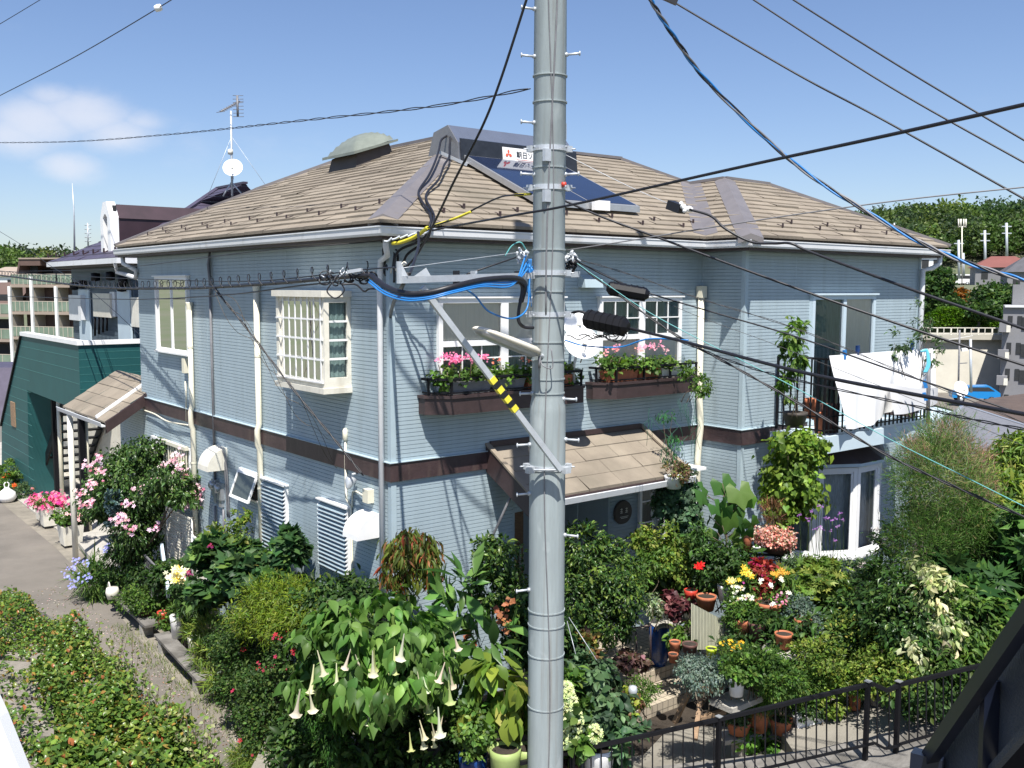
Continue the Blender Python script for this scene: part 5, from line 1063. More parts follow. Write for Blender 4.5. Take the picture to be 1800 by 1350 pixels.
# green stair tower
gt = thing('stair_block', 'dark green sided stair enclosure with white coping at the alley', 'stair block', (0, 14, -.6))
zc = 3.90; Yc = 13.5
def face(poly, holes_bottom, m, nm, fr):
    b = MB(); b.add([fr(u, z, 0) for u, z in poly], [tuple(range(len(poly)))]); return b.build(nm, m, gt)
LF = frm((0, 0, 0), (0, 1, 0), (-1, 0, 0))
def A_(x, y): p = onx(x, y, 0); return (p[1], p[2])
top = [A_(135, 606), A_(38, 590)]; sl2 = [A_(3, 748), A_(3, 862)]
opn = [A_(58, 892), A_(56, 688), A_(150, 752)]
b = MB(); P = [(Yc, zc), (top[1][0], zc), sl2[0], sl2[1], A_(52, 893), A_(48, 686), (Yc, A_(138, 720)[1])]
P[-1] = (Yc, 2.38)
b.prism([(0, y, z) for y, z in P], (.12, 0, 0)); b.build('wall', 'green', gt)
b = MB(); b.box((.12, Yc, 2.38), (3.2, Yc+.12, zc)); b.build('wall', 'green', gt)
b = MB(); q = A_(56, 688); b.prism([(.12, A_(52, 893)[0]-.0, A_(52, 893)[1]), (.12, A_(48, 686)[0], A_(48, 686)[1]), (.9, A_(48, 686)[0], A_(48, 686)[1]-.1), (.9, A_(52, 893)[0], A_(52, 893)[1])], (0, .1, 0)); b.build('wall', 'green', gt)
b = MB()
for k in range(10):
    z = 2.62+.155*k
b.prism([(-.04, Yc-.04, zc), (-.04, top[1][0]+.05, zc), (.18, top[1][0]+.05, zc), (.18, Yc+.16, zc), (3.2, Yc+.16, zc), (3.2, Yc-.04, zc)], (0, 0, .10)); b.build('coping', 'white', gt)
b = MB()
for k in range(9): z = zc-.17*(k+1); b.box((-.004, Yc-.004, z), (3.2, Yc, z+.010))
for k in range(14):
    z = zc-.30*(k+1)
    if z > -.4:
        y1_ = top[1][0]+(sl2[0][0]-top[1][0])*min(1, (zc-z)/(zc-sl2[0][1])); y0_ = Yc if z > 2.9 else (Yc+(2.45-z)*0+ (0 if z > 2.9 else 4.8))
        b.box((-.004, y0_, z), (0, y1_, z+.012))
MT['tealtrim'] = mat('pale_teal_joint', (.05, .18, .17), .5, .1, 5); b.build('board_joint', 'tealtrim', gt)
b = MB(); b.bar((-.02, top[1][0]+.02, zc), (-.02, sl2[0][0]+.02, sl2[0][1]), .06); b.build('edge_trim', 'black', gt)
for (px, m_, r_) in [(100, 'black', .07), (108, 'cream', .05), (148, 'black', .075), (156, 'cream', .05)]:
    yb = {100: 880, 108: 888, 148: 930, 156: 928}[px]; p = onz(px+2, yb, -.5); b = MB()
    if m_ == 'black': b.bar((p[0], p[1], -.6), (p[0]-.0, p[1], 2.7), .13, .13)
    else: b.tube([(p[0], p[1], -.6), (p[0], p[1], 2.7)], r_, 8)
    b.build('post' if m_ == 'black' else 'downpipe', m_, gt)
b = MB(); c = A_(24, 728); b.box((-.03, c[0]-.25, c[1]-.35), (0, c[0]+.25, c[1]+.35)); b.build('name_plate', 'wood', gt)
# steel stair inside
stx = thing('steel_stair', 'open black steel stair rising inside the green stair block', 'stair', (.8, 17, -.6))
for k in range(10):
    z = -.3+.27*k; b = MB(); b.box((.5, 19.6-.32*k, z), (1.6, 19.9-.32*k, z+.04)); b.build('tread', 'black', stx)
for x in (.45, 1.62): b = MB(); b.bar((x, 20.0, -.5), (x, 16.6, 2.4), .05, .25); b.build('stringer', 'black', stx)
b = MB(); b.box((1.7, 15.2, -.6), (1.8, 24, 2.9)); tag(b.build('timber_wall', 'ivory', base=(1.75, 18, 0)), 'pale panelled wall behind the black steel stair', 'wall')
b = MB(); pbx = onz(125, 825, -.5); b.box((pbx[0]-.1, pbx[1]-.2, -.55), (pbx[0]+.7, pbx[1]+.5, -.1)); b.box((pbx[0]-.13, pbx[1]-.23, -.1), (pbx[0]+.73, pbx[1]+.53, -.04)); tag(b.build('blue_crate', 'bluepot', base=pbx), 'dark blue plastic bin in the shade under the green stair block', 'bin')
# roof aerial on the neighbour
ae = thing('roof_aerial', 'tall roof aerial mast carrying a yagi above the tan roof edge', 'aerial', at(406, 345, 26))
b = MB(); b.tube([at(408, 345, 26), at(406, 195, 26)], .028, 8); b.build('mast', 'steel', ae)
b = MB(); a0, a1 = at(388, 196, 25.5), at(421, 178, 26.5); b.tube([a0, a1], .022, 6)
for k in range(9): c = a0+(a1-a0)*k/8; b.tube([c-UP*.02-_f2*.0-np.cross(a1-a0, UP)/np.linalg.norm(np.cross(a1-a0, UP))*.12, c+np.cross(a1-a0, UP)/np.linalg.norm(np.cross(a1-a0, UP))*.12], .008, 4)
b.build('yagi', 'greycab', ae)
b = MB(); a0, a1 = at(418, 205, 26), at(417, 168, 26); b.tube([a0, a1], .03, 6)
for k in range(7): c = a0+(a1-a0)*k/6; b.tube([c-RT*.12, c+RT*.16], .008, 4)
b.build('yagi', 'greycab', ae)
b = MB(); b.lathe(at(405, 267, 26), [(0, -.08), (.07, -.06), (.07, .06), (0, .08)], 10); b.build('amplifier', 'ivory', ae)
b = MB()
for (px, py) in [(392, 345), (424, 340), (365, 345), (470, 330)]: b.tube([at(407, 240 if px in (365, 470) else 320, 26), at(px, py, 26)], .006 if px in (365, 470) else .02, 5)
b.build('stay', 'steel', ae)
dish(at(410, 298, 25.8), .255, (-.45, -.75, .42), 'round white satellite dish on the aerial mast above the left roof slope', [at(410, 300, 26.0), at(408, 330, 26.0), at(408, 345, 26)])
ma = MB(); ma.tube([at(131, 440, 29), at(130, 372, 29), at(127, 322, 29)], [.03, .02, .01], 6); tag(ma.build('whip_aerial', 'steel', base=at(131, 440, 29)), 'thin vertical whip aerial against the sky at far left', 'aerial')
b = MB(); b.tube([at(155, 432, 60), at(154, 392, 60)], .05, 6)
for k in range(5): b.tube([at(149, 396+7*k, 60), at(160, 396+7*k, 60)], .03, 4)
tag(b.build('roof_aerial', 'steel', base=at(155, 432, 60)), 'small distant rod aerial just left of the white dormer', 'aerial')
# ============================================================ FAR LEFT APARTMENTS
def fr_at(px, py, d, tw=0.0):
    O = at(px, py, d); a = RT*math.cos(tw)+_f2*math.sin(tw); n = -_f2*math.cos(tw)+RT*math.sin(tw)
    return O, (lambda u, z, nn, O=O, a=a, n=n: O+a*u+n*nn+UP*z)
MT['aptwall'] = mat('apartment_wall', (.42, .38, .31), .8, .08, .5); MT['aptbrown'] = mat('apartment_brown', (.11, .07, .058), .7, .15, .5); MT['aptslab'] = mat('apartment_slab', (.29, .235, .19), .8, .1, .5); MT['aptglass'] = mat('balcony_screen', (.16, .21, .16), .3, .25, .8)
ap = thing('apartment_block', 'terraced apartment block with brown upper walls and glazed balconies at far left', 'apartments', at(60, 700, 105))
mpp_ = 105/F; O, fr = fr_at(0, 512, 105, -.25)
X_ = lambda px: (px)*mpp_/math.cos(.25); Z_ = lambda py: (512-py)*mpp_
b = MB(); b.fbox(fr, X_(30), X_(150), Z_(760), Z_(497), -7, -1.6); b.fbox(fr, X_(-90), X_(30), Z_(760), Z_(590), -7, -1.6); b.build('wall', 'aptbrown', ap)
cols = [22, 66, 114, 160]
for i, y in enumerate([500, 547, 591, 636, 682, 728]):
    for x0, x1 in ((-90, 22), (22, 66), (66, 114), (114, 160)):
        if x0 < 20 and y < 540: continue
        yy = y+(5 if x0 < 20 else 0)
        b = MB(); b.fbox(fr, X_(x0), X_(x1), Z_(yy+5), Z_(yy), -1.6, .1); sl_ = b.build('balcony', 'aptslab', ap)
        b = MB(); b.fbox(fr, X_(x0)+.1, X_(x1)-.1, Z_(yy)+.05, Z_(yy)+1.05, 0, .05); b.build('balcony_screen', 'aptglass', sl_)
        b = MB(); b.fbox(fr, X_(x0)+.1, X_(x1)-.1, Z_(yy)+1.05, Z_(yy)+1.12, -.02, .07)
        for k in range(1, 5): u = X_(x0)+(X_(x1)-X_(x0))*k/5; b.fbox(fr, u-.03, u+.03, Z_(yy), Z_(yy)+1.08, .05, .08)
        b.build('railing', 'aptwall', sl_)
        b = MB(); b.fbox(fr, X_(x0)+(X_(x1)-X_(x0))*.45, X_(x0)+(X_(x1)-X_(x0))*.8, Z_(yy)+.1, Z_(yy)+2.1, -1.58, -1.52); b.build('window', 'dark', ap)
for x in cols:
    b = MB(); b.fbox(fr, X_(x)-.12, X_(x)+.12, Z_(760), Z_(500 if x > 60 else 503), -1.6, -.05); b.build('partition', 'aptwall', ap)
    b = MB(); b.fbox(fr, X_(x)-.14, X_(x)+.14, Z_(760), Z_(503 if x != 66 else 486), .08, .32); b.build('drain_pipe', 'white', ap)
b = MB(); b.hexa([fr(X_(24), Z_(497), -5), fr(X_(28), Z_(497), -5), fr(X_(28), Z_(497), -.5), fr(X_(24), Z_(497), -.5), fr(X_(34), Z_(455), -5), fr(X_(38), Z_(455), -5), fr(X_(38), Z_(455), -.5), fr(X_(34), Z_(455), -.5)])
b.fbox(fr, X_(36), X_(76), Z_(467), Z_(455), -5, -.5); b.build('mansard', 'aptbrown', ap)
b = MB(); b.fbox(fr, X_(38), X_(125), Z_(497), Z_(466), -6, -3.0); b.build('penthouse', 'aptbrown', ap); b = MB(); b.fbox(fr, X_(34), X_(125), Z_(456), Z_(453.5), -6, -.4); b.build('roof_edge', 'aptslab', ap)
b = MB(); b.fbox(fr, X_(48), X_(68), Z_(495), Z_(472), -2.98, -2.9); b.build('window', 'dark', ap); b = MB(); b.fbox(fr, X_(30), X_(66), Z_(497), Z_(482), .0, .06); b.build('balcony_screen', 'aptglass', ap)
b = MB(); b.hexa([fr(X_(-90), Z_(548), -5), fr(X_(14), Z_(548), -5), fr(X_(14), Z_(548), -.4), fr(X_(-90), Z_(548), -.4), fr(X_(-90), Z_(496), -5), fr(X_(22), Z_(496), -5), fr(X_(22), Z_(496), -3.5), fr(X_(-90), Z_(496), -3.5)]); b.build('mansard', 'aptbrown', ap)
gr = thing('garage_house', 'low dark roofed house below the apartments at the left edge', 'house', at(-20, 760, 55))
O2, f2_ = fr_at(-60, 512, 50, 0); mp2 = 50/F
b = MB(); b.hexa([f2_(0, -16*mp2*16, 0)]*0+[f2_(-3, (512-760)*mp2, 1), f2_(2.6, (512-760)*mp2, 1), f2_(2.4, (512-760)*mp2, -6), f2_(-3, (512-760)*mp2, -6), f2_(-3, (512-652)*mp2, -2), f2_(4.0, (512-652)*mp2, -2), f2_(4.0, (512-652)*mp2, -6), f2_(-3, (512-652)*mp2, -6)]); b.build('roof', 'purple', gr)
b = MB(); b.fbox(f2_, -3, 2.4, -9, (512-760)*mp2, -6, .6); b.build('wall', 'ivory', gr)
# ============================================================ FAR RIGHT
def car(name, label, px, py, d, L_, W_, H_, yaw, m, van=False):
    p = at(px, py, d)
    if d > 120: p[2] = gz(p[0], p[1])
    t = thing(name, label, 'van' if van else 'car', p); ca, sa = math.cos(yaw), math.sin(yaw); a = RT*ca+_f2*sa; n = -_f2*ca+RT*sa
    f_ = lambda u, z, nn: p+a*u+n*nn+UP*z
    prof_ = [(-.5, .28), (-.5, .55), (-.47, .62), (-.30, .68), (-.16, .95), (.28, 1.0), (.44, .72), (.5, .6), (.5, .28)] if not van else [(-.5, .2), (-.5, .5), (-.46, .62), (-.40, .95), (-.36, 1.0), (.46, 1.0), (.5, .9), (.5, .2)]
    b = MB(); P = [f_(u*L_, z*H_, W_/2) for u, z in prof_]; b.prism(P, -n*W_); b.build('body', m, t)
    gp_ = [(-.27, .68), (-.15, .91), (.25, .94), (.38, .72)] if not van else [(-.43, .6), (-.38, .88), (.44, .88), (.44, .6)]
    for s_ in (1, -1): b = MB(); b.prism([f_(u*L_, z*H_, s_*(W_/2+.01)) for u, z in gp_], n*.01*s_); b.build('side_window', 'dark', t)
    b = MB(); q0, q1 = (prof_[3], prof_[4]) if not van else (prof_[2], prof_[3])
    b.add([f_(q0[0]*L_-.01, q0[1]*H_, W_*.42), f_(q0[0]*L_-.01, q0[1]*H_, -W_*.42), f_(q1[0]*L_-.02, q1[1]*H_, -W_*.38), f_(q1[0]*L_-.02, q1[1]*H_, W_*.38)], [(0, 1, 2, 3)]); b.build('windscreen', 'dark', t)
    for u in (-.32, .32):
        for s_ in (1, -1):
            b = MB(); c = f_(u*L_, .31, s_*(W_/2-.08)); b.lathe(c, [(0, 0), (.31, 0), (.31, .16), (0, .16)], 16, axis=n*s_); wl = b.build('wheel', 'black', t); b = MB(); b.lathe(c+n*s_*.165, [(0, 0), (.19, 0), (.19, .01), (0, .01)], 12, axis=n*s_); b.build('rim', 'steel', wl)
    for s_ in (1, -1): b = MB(); c = f_(-.5*L_, .5*H_, s_*W_*.36); b.box(c-.1, c+.1); b.build('headlight', 'alum', t)
    return t
MT['carblue'] = mat('car_blue', (.01, .20, .50), .25, .05, 2)
car('parked_car', 'bright blue hatchback parked beside the grey apartments at far right', 1712, 707, 88, 3.95, 1.7, 1.55, -.25, 'carblue')
car('parked_van', 'white van parked nearest the tree on the far grassy slope', 1681, 503, 172, 4.7, 1.7, 1.95, .0, 'white', True); car('parked_van', 'white van parked just right of the other van on the far slope', 1703, 501, 180, 4.7, 1.7, 1.95, .0, 'white', True)
car('parked_car', 'small white car at the left of the white vans on the far slope', 1652, 505, 168, 3.9, 1.6, 1.3, .0, 'white')
MT['retain'] = mat('far_wall', (.42, .40, .34), .9, .12, .3, .3, 3)
rw = thing('far_retaining_wall', 'long pale retaining wall with white railing across the valley', 'wall', at(1690, 680, 100))
O3, f3 = fr_at(1560, 512, 100, .0); k3 = 100/F; Zr = lambda y: (512-y)*k3; Xr = lambda x: (x-1560)*k3
b = MB(); b.hexa([f3(Xr(1500), Zr(700), 2), f3(Xr(1900), Zr(700), 2), f3(Xr(1900), Zr(700), -3), f3(Xr(1500), Zr(700), -3), f3(Xr(1500), Zr(596), 0), f3(Xr(1900), Zr(596), 0), f3(Xr(1900), Zr(596), -3), f3(Xr(1500), Zr(596), -3)]); b.build('wall', 'retain', rw)
b = MB(); b.fbox(f3, Xr(1500), Xr(1900), Zr(596), Zr(587), -1.5, .9); b.build('walkway', 'retain', rw)
b = MB(); b.fbox(f3, Xr(1500), Xr(1900), Zr(576), Zr(574.5), .7, .8); b.fbox(f3, Xr(1500), Xr(1900), Zr(585), Zr(584), .7, .8)
for k in range(34): x = 1500+k*12; b.fbox(f3, Xr(x), Xr(x)+(.14 if k % 2 == 0 else .06), Zr(587), Zr(575), .7, .8)
b.build('railing', 'ivory', rw)
b = MB(); b.fbox(f3, Xr(1400), Xr(2100), Zr(598), Zr(592), -60, -3); tag(b.build('terrace', mat('terrace_earth', (.14, .10, .06), .95, .3, .1)), None, None, kind='structure')
b = MB(); b.fbox(f3, Xr(1560), Xr(1900), -10.2, Zr(694), .5, 30); tag(b.build('car_park', 'asphalt'), None, None, kind='structure')
ra = thing('apartment_block', 'grey concrete apartment block with small balconies at the right edge', 'apartments', at(1790, 700, 92))
MT['aptgrey'] = mat('grey_render', (.20, .20, .21), .8, .1, .4); O4, f4 = fr_at(1766, 512, 92, -.46); k4 = 92/F; Z4 = lambda y: (512-y)*k4; X4 = lambda x: (x-1758)*k4*.93
b = MB(); b.fbox(f4, 0, X4(1900), Z4(740), Z4(538), -10, 0); b.fbox(f4, X4(1772), X4(1900), Z4(538), Z4(500), -6, -.8); b.build('wall', 'aptgrey', ra)
for i, y in enumerate([575, 622, 668, 714]):
    for x in (1766, 1782): b = MB(); b.fbox(f4, X4(x), X4(x+8), Z4(y), Z4(y-20), .0, .05); b.build('window', 'dark', ra)
    b = MB(); b.fbox(f4, X4(1752), X4(1770), Z4(y+8), Z4(y-8), .0, 1.0); bb = b.build('balcony', 'aptgrey', ra); b = MB(); b.fbox(f4, X4(1764), X4(1771), Z4(y+8), Z4(y-4), 1.0, 1.05); b.build('screen', 'ivory', bb)
    b = MB(); b.fbox(f4, X4(1790), X4(1900), Z4(y+4), Z4(y-18), .0, .1); b.build('window', 'dark', ra)
b = MB(); b.fbox(f4, X4(1760), X4(1900), Z4(540), Z4(536), -.5, .3); b.build('parapet', 'gutter', ra)
MT['redroof'] = mat('red_roof', (.17, .06, .05), .8, .1, .5); MT['greyroof'] = mat('grey_slate', (.075, .075, .085), .8, .2, 1.2, .2, 20)
def house2(name, label, px, py, d, w_, dp, h, rh, rm, wm, tw=0):
    O, f_ = fr_at(px, py, d, tw); t = thing(name, label, 'house', O); b = MB(); b.fbox(f_, -w_/2, w_/2, -h-2, 0, -dp, 0); b.build('wall', wm, t)
    b = MB(); e_ = .5; P = [f_(-w_/2-e_, 0, e_), f_(w_/2+e_, 0, e_), f_(w_/2+e_, 0, -dp-e_), f_(-w_/2-e_, 0, -dp-e_)]; r0, r1 = f_(-w_/2+dp*.45, rh, -dp/2), f_(w_/2-dp*.45, rh, -dp/2)
    b.add(P+[r0, r1], [(0, 1, 5, 4), (1, 2, 5), (2, 3, 4, 5), (3, 0, 4), (0, 3, 2, 1)]); b.build('roof', rm, t)
    for k in range(3): u = -w_/2+w_*(k+.3)/3; b = MB(); b.fbox(f_, u, u+1.0, -1.9, -.7, .0, .05); b.build('window', 'dark', t)
    return t
house2('distant_house', 'distant house with a dull red hipped roof at far right', 1768, 470, 160, 9, 6, 4, 1.9, 'redroof', 'aptgrey', -.3)
house2('distant_house', 'distant house with dark slate roof behind the red roofed one', 1822, 478, 150, 8, 6, 4, 2.4, 'greyroof', 'aptgrey', -.3)
house2('distant_house', 'distant white walled house beside the right downpipe of the blue house', 1625, 448, 140, 5, 5, 4, 1.0, 'greyroof', 'white', 0)
house2('distant_house', 'distant white house at the far left horizon', 20, 486, 220, 14, 8, 4, 2.2, 'aptslab', 'white', 0)
gh = thing('slate_roof_house', 'neighbouring house with broad grey slate roof at lower right', 'house', at(1720, 840, 27))
rp = [at(1625, 752, 31), at(1696, 712, 34), at(1990, 850, 27), at(1990, 905, 22), at(1590, 858, 22), at(1560, 800, 24)]
ridge0 = at(1692, 712, 33); ridge1 = at(2000, 812, 25); ev0 = at(1520, 815, 26); ev1 = at(1575, 870, 21); ev2 = at(2060, 985, 17)
b = MB(); b.add([ridge0, ridge1, ev2, ev1], [(0, 1, 2, 3)]); b.add([ridge0, ev1, ev0], [(0, 1, 2)]); b.build('roof', 'greyroof', gh)
b = MB(); b.bar(ridge0, ridge1, .12, .05); b.bar(ridge0, ev1, .12, .05); b.build('ridge_cap', 'alum', gh); bpy.data.objects[b and gh.children[-1].name].data.materials[0] = MT['greycab']
b = MB(); pp_ = [ev1, ev2, ev2-(0, 0, 4), ev1-(0, 0, 4)]; b.prism(pp_, _f2*.1); b.build('wall', 'concdark', gh)
b = MB(); q = [at(1692, 712, 33.2), at(1740, 700, 36), at(1815, 690, 38), at(2000, 720, 33), at(2000, 800, 26), at(1790, 745, 30.5)]; b.add(q, [tuple(range(6))]); b.build('roof', mat('brown_tile', (.085, .06, .047), .8, .25, 2, .4, 12, stretch=(1, 1, 6)), gh)
house2('small_roof_house', 'low blue roofed shed behind the balcony end', 1630, 745, 40, 5, 3, 2, .5, 'bluewin', 'ivory', .1)
def far_pole(px, y0, y1, d, label, arms=2):
    b = MB(); b.tube([at(px, y0, d), at(px-1, y1, d)], .16*d/120, 8)
    for k in range(arms): y = y1+6+12*k; b.bar(at(px-9, y, d), at(px+8, y, d), .12*d/120)
    return tag(b.build('utility_pole', 'steel', base=at(px, y0, d)), label, 'utility pole')
far_pole(1686, 490, 422, 160, 'distant utility pole just above the white vans', 1); far_pole(1732, 470, 405, 185, 'distant utility pole with double arms left of the red roof', 2); far_pole(1770, 455, 392, 190, 'distant utility pole rising behind the red roofed house', 2); far_pole(1694, 485, 445, 150, 'short distant pole right beside the pole over the vans', 0)
far_pole(1707, 690, 596, 80, 'slim pale pole standing in front of the pale retaining wall', 0)
b = MB()
for k in range(4): b.tube([at(1685+[0, 4, 9, 13][k], 400, 120), at(1685+[0, 4, 9, 13][k], 385, 120)], .09, 6)
b.bar(at(1684, 398, 120), at(1699, 398, 120), .08); b.tube([at(1691, 500, 120), at(1691, 398, 120)], .07, 6); tag(b.build('phone_mast', 'ivory', base=at(1691, 500, 120)), 'phone mast with four white upright rods before the wooded hill', 'mast')
b = MB(); b.tube([at(1572, 410, 60), at(1572, 392, 60)], .05, 6); b.tube([at(1565, 402, 60), at(1579, 403, 60)], .03, 4); tag(b.build('roof_aerial', 'steel', base=at(1572, 410, 60)), 'small aerial peeking over the right slope of the tan roof', 'aerial')
ad_ = thing('roof_aerial', 'thin aerial mast above the grey slate roof', 'aerial', at(1684, 700, 33)); b = MB(); b.tube([at(1684, 705, 33), at(1687, 580, 33)], .03, 6); b.bar(at(1684, 639, 33), at(1700, 638, 33), .03); b.build('mast', 'greycab', ad_)
b = MB(); b.bar(at(1690, 615, 33), at(1700, 614, 33), .10); b.bar(at(1650, 600, 33), at(1710, 590, 33), .012); b.build('antenna', 'white', ad_)
dish(at(1686, 685, 32.6), .27, (-.35, -.85, .35), 'white satellite dish above the slate roof at the right', [at(1687, 688, 32.9), at(1687, 705, 33)])
# ============================================================ NEAR STAIR AND WHITE RAIL
ns = thing('outdoor_stair', 'dark navy steel stair flank with panels at the lower right corner', 'stair', at(1720, 1400, 3.0))
q = lambda x, y, d: at(x, y, d)
b = MB(); a0, a1 = q(1632, 1335, 3.3), q(1838, 1035, 2.5); b.bar(a0, a1, .035, .05); b.build('handrail', 'navy', ns)
b = MB(); b.bar(q(1620, 1500, 3.3), q(1632, 1325, 3.3), .10, .07); b.build('post', 'navy', ns)
b = MB(); b.bar(q(1731, 1500, 2.95), q(1741, 1195, 2.92), .045, .03); b.build('post', 'navy', ns)
b = MB(); b.prism([q(1645, 1345, 3.34), q(1645, 1520, 3.34), q(1728, 1520, 3.0), q(1738, 1212, 2.98)], (0.012, 0.012, 0)); b.build('panel', 'navypanel', ns)
b = MB(); b.prism([q(1748, 1198, 2.96), q(1740, 1352, 2.98), q(1838, 1240, 2.6), q(1838, 1070, 2.6)], (0.012, 0.012, 0)); b.build('panel', 'navypanel', ns)
b = MB(); b.bar(q(1738, 1360, 2.94), q(1838, 1246, 2.56), .02, .02); b.build('edge_trim', 'navypanel', ns)
b = MB(); b.prism([q(1742, 1362, 3.2), q(1742, 1560, 3.2), q(1900, 1560, 2.9), q(1900, 1200, 2.9)], (.012, .012, 0)); b.build('inner_panel', 'black', ns)
b = MB(); b.prism([q(-40, 1180, 1.6), q(-2, 1262, 1.6), q(40, 1368, 1.6), q(60, 1420, 1.6), q(-60, 1420, 1.6)], -CR*.0+FW*.03); tag(b.build('balcony_rail', 'white', base=q(0, 1400, 1.6)), 'bright white rail end in the bottom left corner', 'rail')
# ============================================================ PLANTS, POTS, GARDEN THINGS
G1 = [(.09, .17, .03, 3), (.06, .12, .025, 3), (.13, .20, .04, 1)]            # fresh
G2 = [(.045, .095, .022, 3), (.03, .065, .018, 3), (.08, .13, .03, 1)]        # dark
G3 = [(.16, .22, .035, 2), (.10, .17, .03, 3), (.24, .27, .06, 1)]            # yellow green
G4 = [(.07, .12, .05, 2), (.11, .17, .07, 2), (.05, .09, .035, 2)]            # grey green
def plant(name, label, cat, blobs, n, size, cols, tpl=T_SIMPLE, aspect=.55, stems=5, stem_to=None, group=None, sr=.007, **kw):
    B = pb(*blobs); c = B[0][0]; gnd = stem_to if stem_to is not None else -.3
    lowest = min(b[0][2]-b[1][2] for b in B); base = np.array([c[0], c[1], max(gnd, lowest-.22) if gnd < lowest else lowest+.05])
    t = thing(name, label, cat, base, group)
    leaves('foliage', B, n, size, cols, t, tpl, aspect, **kw)
    if stems:
        b = MB()
        for k in range(stems):
            bb = B[k % len(B)]; e_ = bb[0]+rdir(1)[0]*np.array(bb[1])[[0, 1, 2]]*.6; s0 = base+np.array([rng.normal()*.06, rng.normal()*.06, 0]); mid = (s0+e_)/2+rng.normal(size=3)*.05
            b.tube(spline([s0, mid, e_], 5), [sr*(1-.07*i) for i in range(11)], 5)
        b.build('stem', 'bark', t)
    return t, B
def flowers(t, B, n, size, cols, tpl=T_FLOWER, name='flower', clus=None, spread=.05, hollow=.9, top=True, off=1.0, pts=None, down=False, aspect=1.0, face=None):
    if pts is None:
        P, O = crownpts(B, n*3, clus, spread, hollow); v = (P-CAM); v /= np.linalg.norm(v, axis=1, keepdims=True)
        score = -(O*v).sum(1)+.5*O[:, 2]; ix = np.argsort(-score)[:int(n*1.6)]; ix = rng.permutation(ix)[:n]; P, O = P[ix], O[ix]
    else: P = np.asarray(pts); O = np.tile(-FW*.6+UP*.6, (len(P), 1))+rdir(len(P))*.35
    k = len(P); nn = O*.6+(-FW)*.5+UP*.35+rdir(k)*.35; d = np.cross(nn, rdir(k))
    if down: d = np.tile([0, 0, -1.], (k, 1))+rdir(k)*.30; nn = rdir(k)
    return scatter(name, tpl, P, d, nn, size*(1+.18*rng.normal(size=k)).clip(.5, 1.5), aspect, pick(cols, k, .1), t, LEAF2)
def cluster_pts(pix, n, rpx, d):
    o = []
    for (x, y) in pix:
        d0 = d; d = remap(x, y, d0+.2)-.2
        for _ in range(n): o.append(at(x+rng.normal()*rpx, y+rng.normal()*rpx*.7, d-.1-.15*rng.random()))
        d = d0
    return np.array(o)
def potmesh(c, r, h, rim=.012, taper=.72, n=20):
    b = MB(); b.lathe(c, [(0, 0), (r*taper, 0), (r*(taper+(1-taper)*.8), h*.78), (r*.97, h*.8), (r, h), (r*.9, h), (r*.88, h*.9), (0, h*.9)], n); return b
def pot_at(px, py, d, wpx, hpx, m, label, name='plant_pot', taper=.72, soil=True, group=None):
    """px,py is the foot of the pot"""
    d = remap(px, py, d); c = at(px, py, d); r = wpx*d/F/2; h = hpx*d/F; t = thing(name, label, 'pot', c, group); potmesh(c, r, h, taper=taper).build('pot_body', m, t)
    if soil: b = MB(); b.lathe(c, [(0, h*.905), (r*.87, h*.91)], 16, False); b.build('soil', 'soil', t)
    return t
# ---------------- far woods
def woods(name, label_kind, n, u0, u1, d0, d1, r, lf, cols, sizes):
    B = []
    for k in range(n):
        d = d0+(d1-d0)*rng.random(); u = (u0+(u1-u0)*rng.random())*d; p = CAM+_f2*d+RT*u; rr_ = r*(.7+.6*rng.random()); z = gz(p[0], p[1]); B.append(((p[0], p[1], z+rr_*.75), (rr_, rr_, rr_*1.05)))
    P, O = [], []
    for bl in B:
        k = lf; uu = rdir(k); uu[:, 2] = np.abs(uu[:, 2])*1.1-.25; lump = 1+.22*np.sin(uu[:, :1]*7+bl[0][0])*np.sin(uu[:, 1:2]*6+bl[0][1])
        P.append(np.array(bl[0])+uu*np.array(bl[1])*lump*(.8+.25*rng.random((k, 1)))); O.append(uu)
    P = np.concatenate(P); O = np.concatenate(O); k = len(P); tint = np.repeat(pick(cols, len(B), .22), lf, axis=0)*(1+.2*rng.normal(size=(k, 1))); tint = np.clip(tint, .005, .6)
    o = scatter(name, T_SIMPLE, P, O*.4+rdir(k), O+rdir(k)*.6, sizes*(1+.3*rng.normal(size=k)).clip(.4, 2), .8, tint, None, LEAF, base=P[0]); tag(o, None, None, kind='stuff'); return o
FC_ = [(.05, .09, .024, 3), (.08, .125, .03, 3), (.12, .165, .04, 1.4), (.04, .065, .028, 2)]
woods('wooded_hill', '', 270, .28, .62, 214, 300, 5.0, 520, FC_, .8)
woods('wooded_hill', '', 240, -.62, -.36, 330, 470, 6.5, 330, FC_, 1.3)
far = [(1650, 500, 120, 19, 28, 3, G2, 'dark round tree left of the parked vans below the wooded hill'), (1750, 528, 110, 38, 26, 4, G2, 'big dark tree right of the parked vans'), (1670, 537, 112, 22, 10, 2, G2, 'low dark bushes above the clipped hedge'), (1625, 520, 108, 14, 30, 2, G2, 'dark tree beside the right downpipe of the blue house'),
       (1690, 522, 125, 10, 12, 1.5, [(.28, .12, .03), (.2, .1, .03)], 'small rust coloured tree below the vans'), (1730, 548, 104, 22, 10, 2, G2, 'dark shrubs between the two clipped hedges')]
for (x, y, d, rx, ry, rz_, c_, lb) in far: t, B = plant('tree', lb, 'tree', [(x, y, d, rx, ry, rz_)], 4200, .38, c_, T_SIMPLE, .8, stems=3, stem_to=gz(*at(x, y, d)[:2])-1, sr=.25)
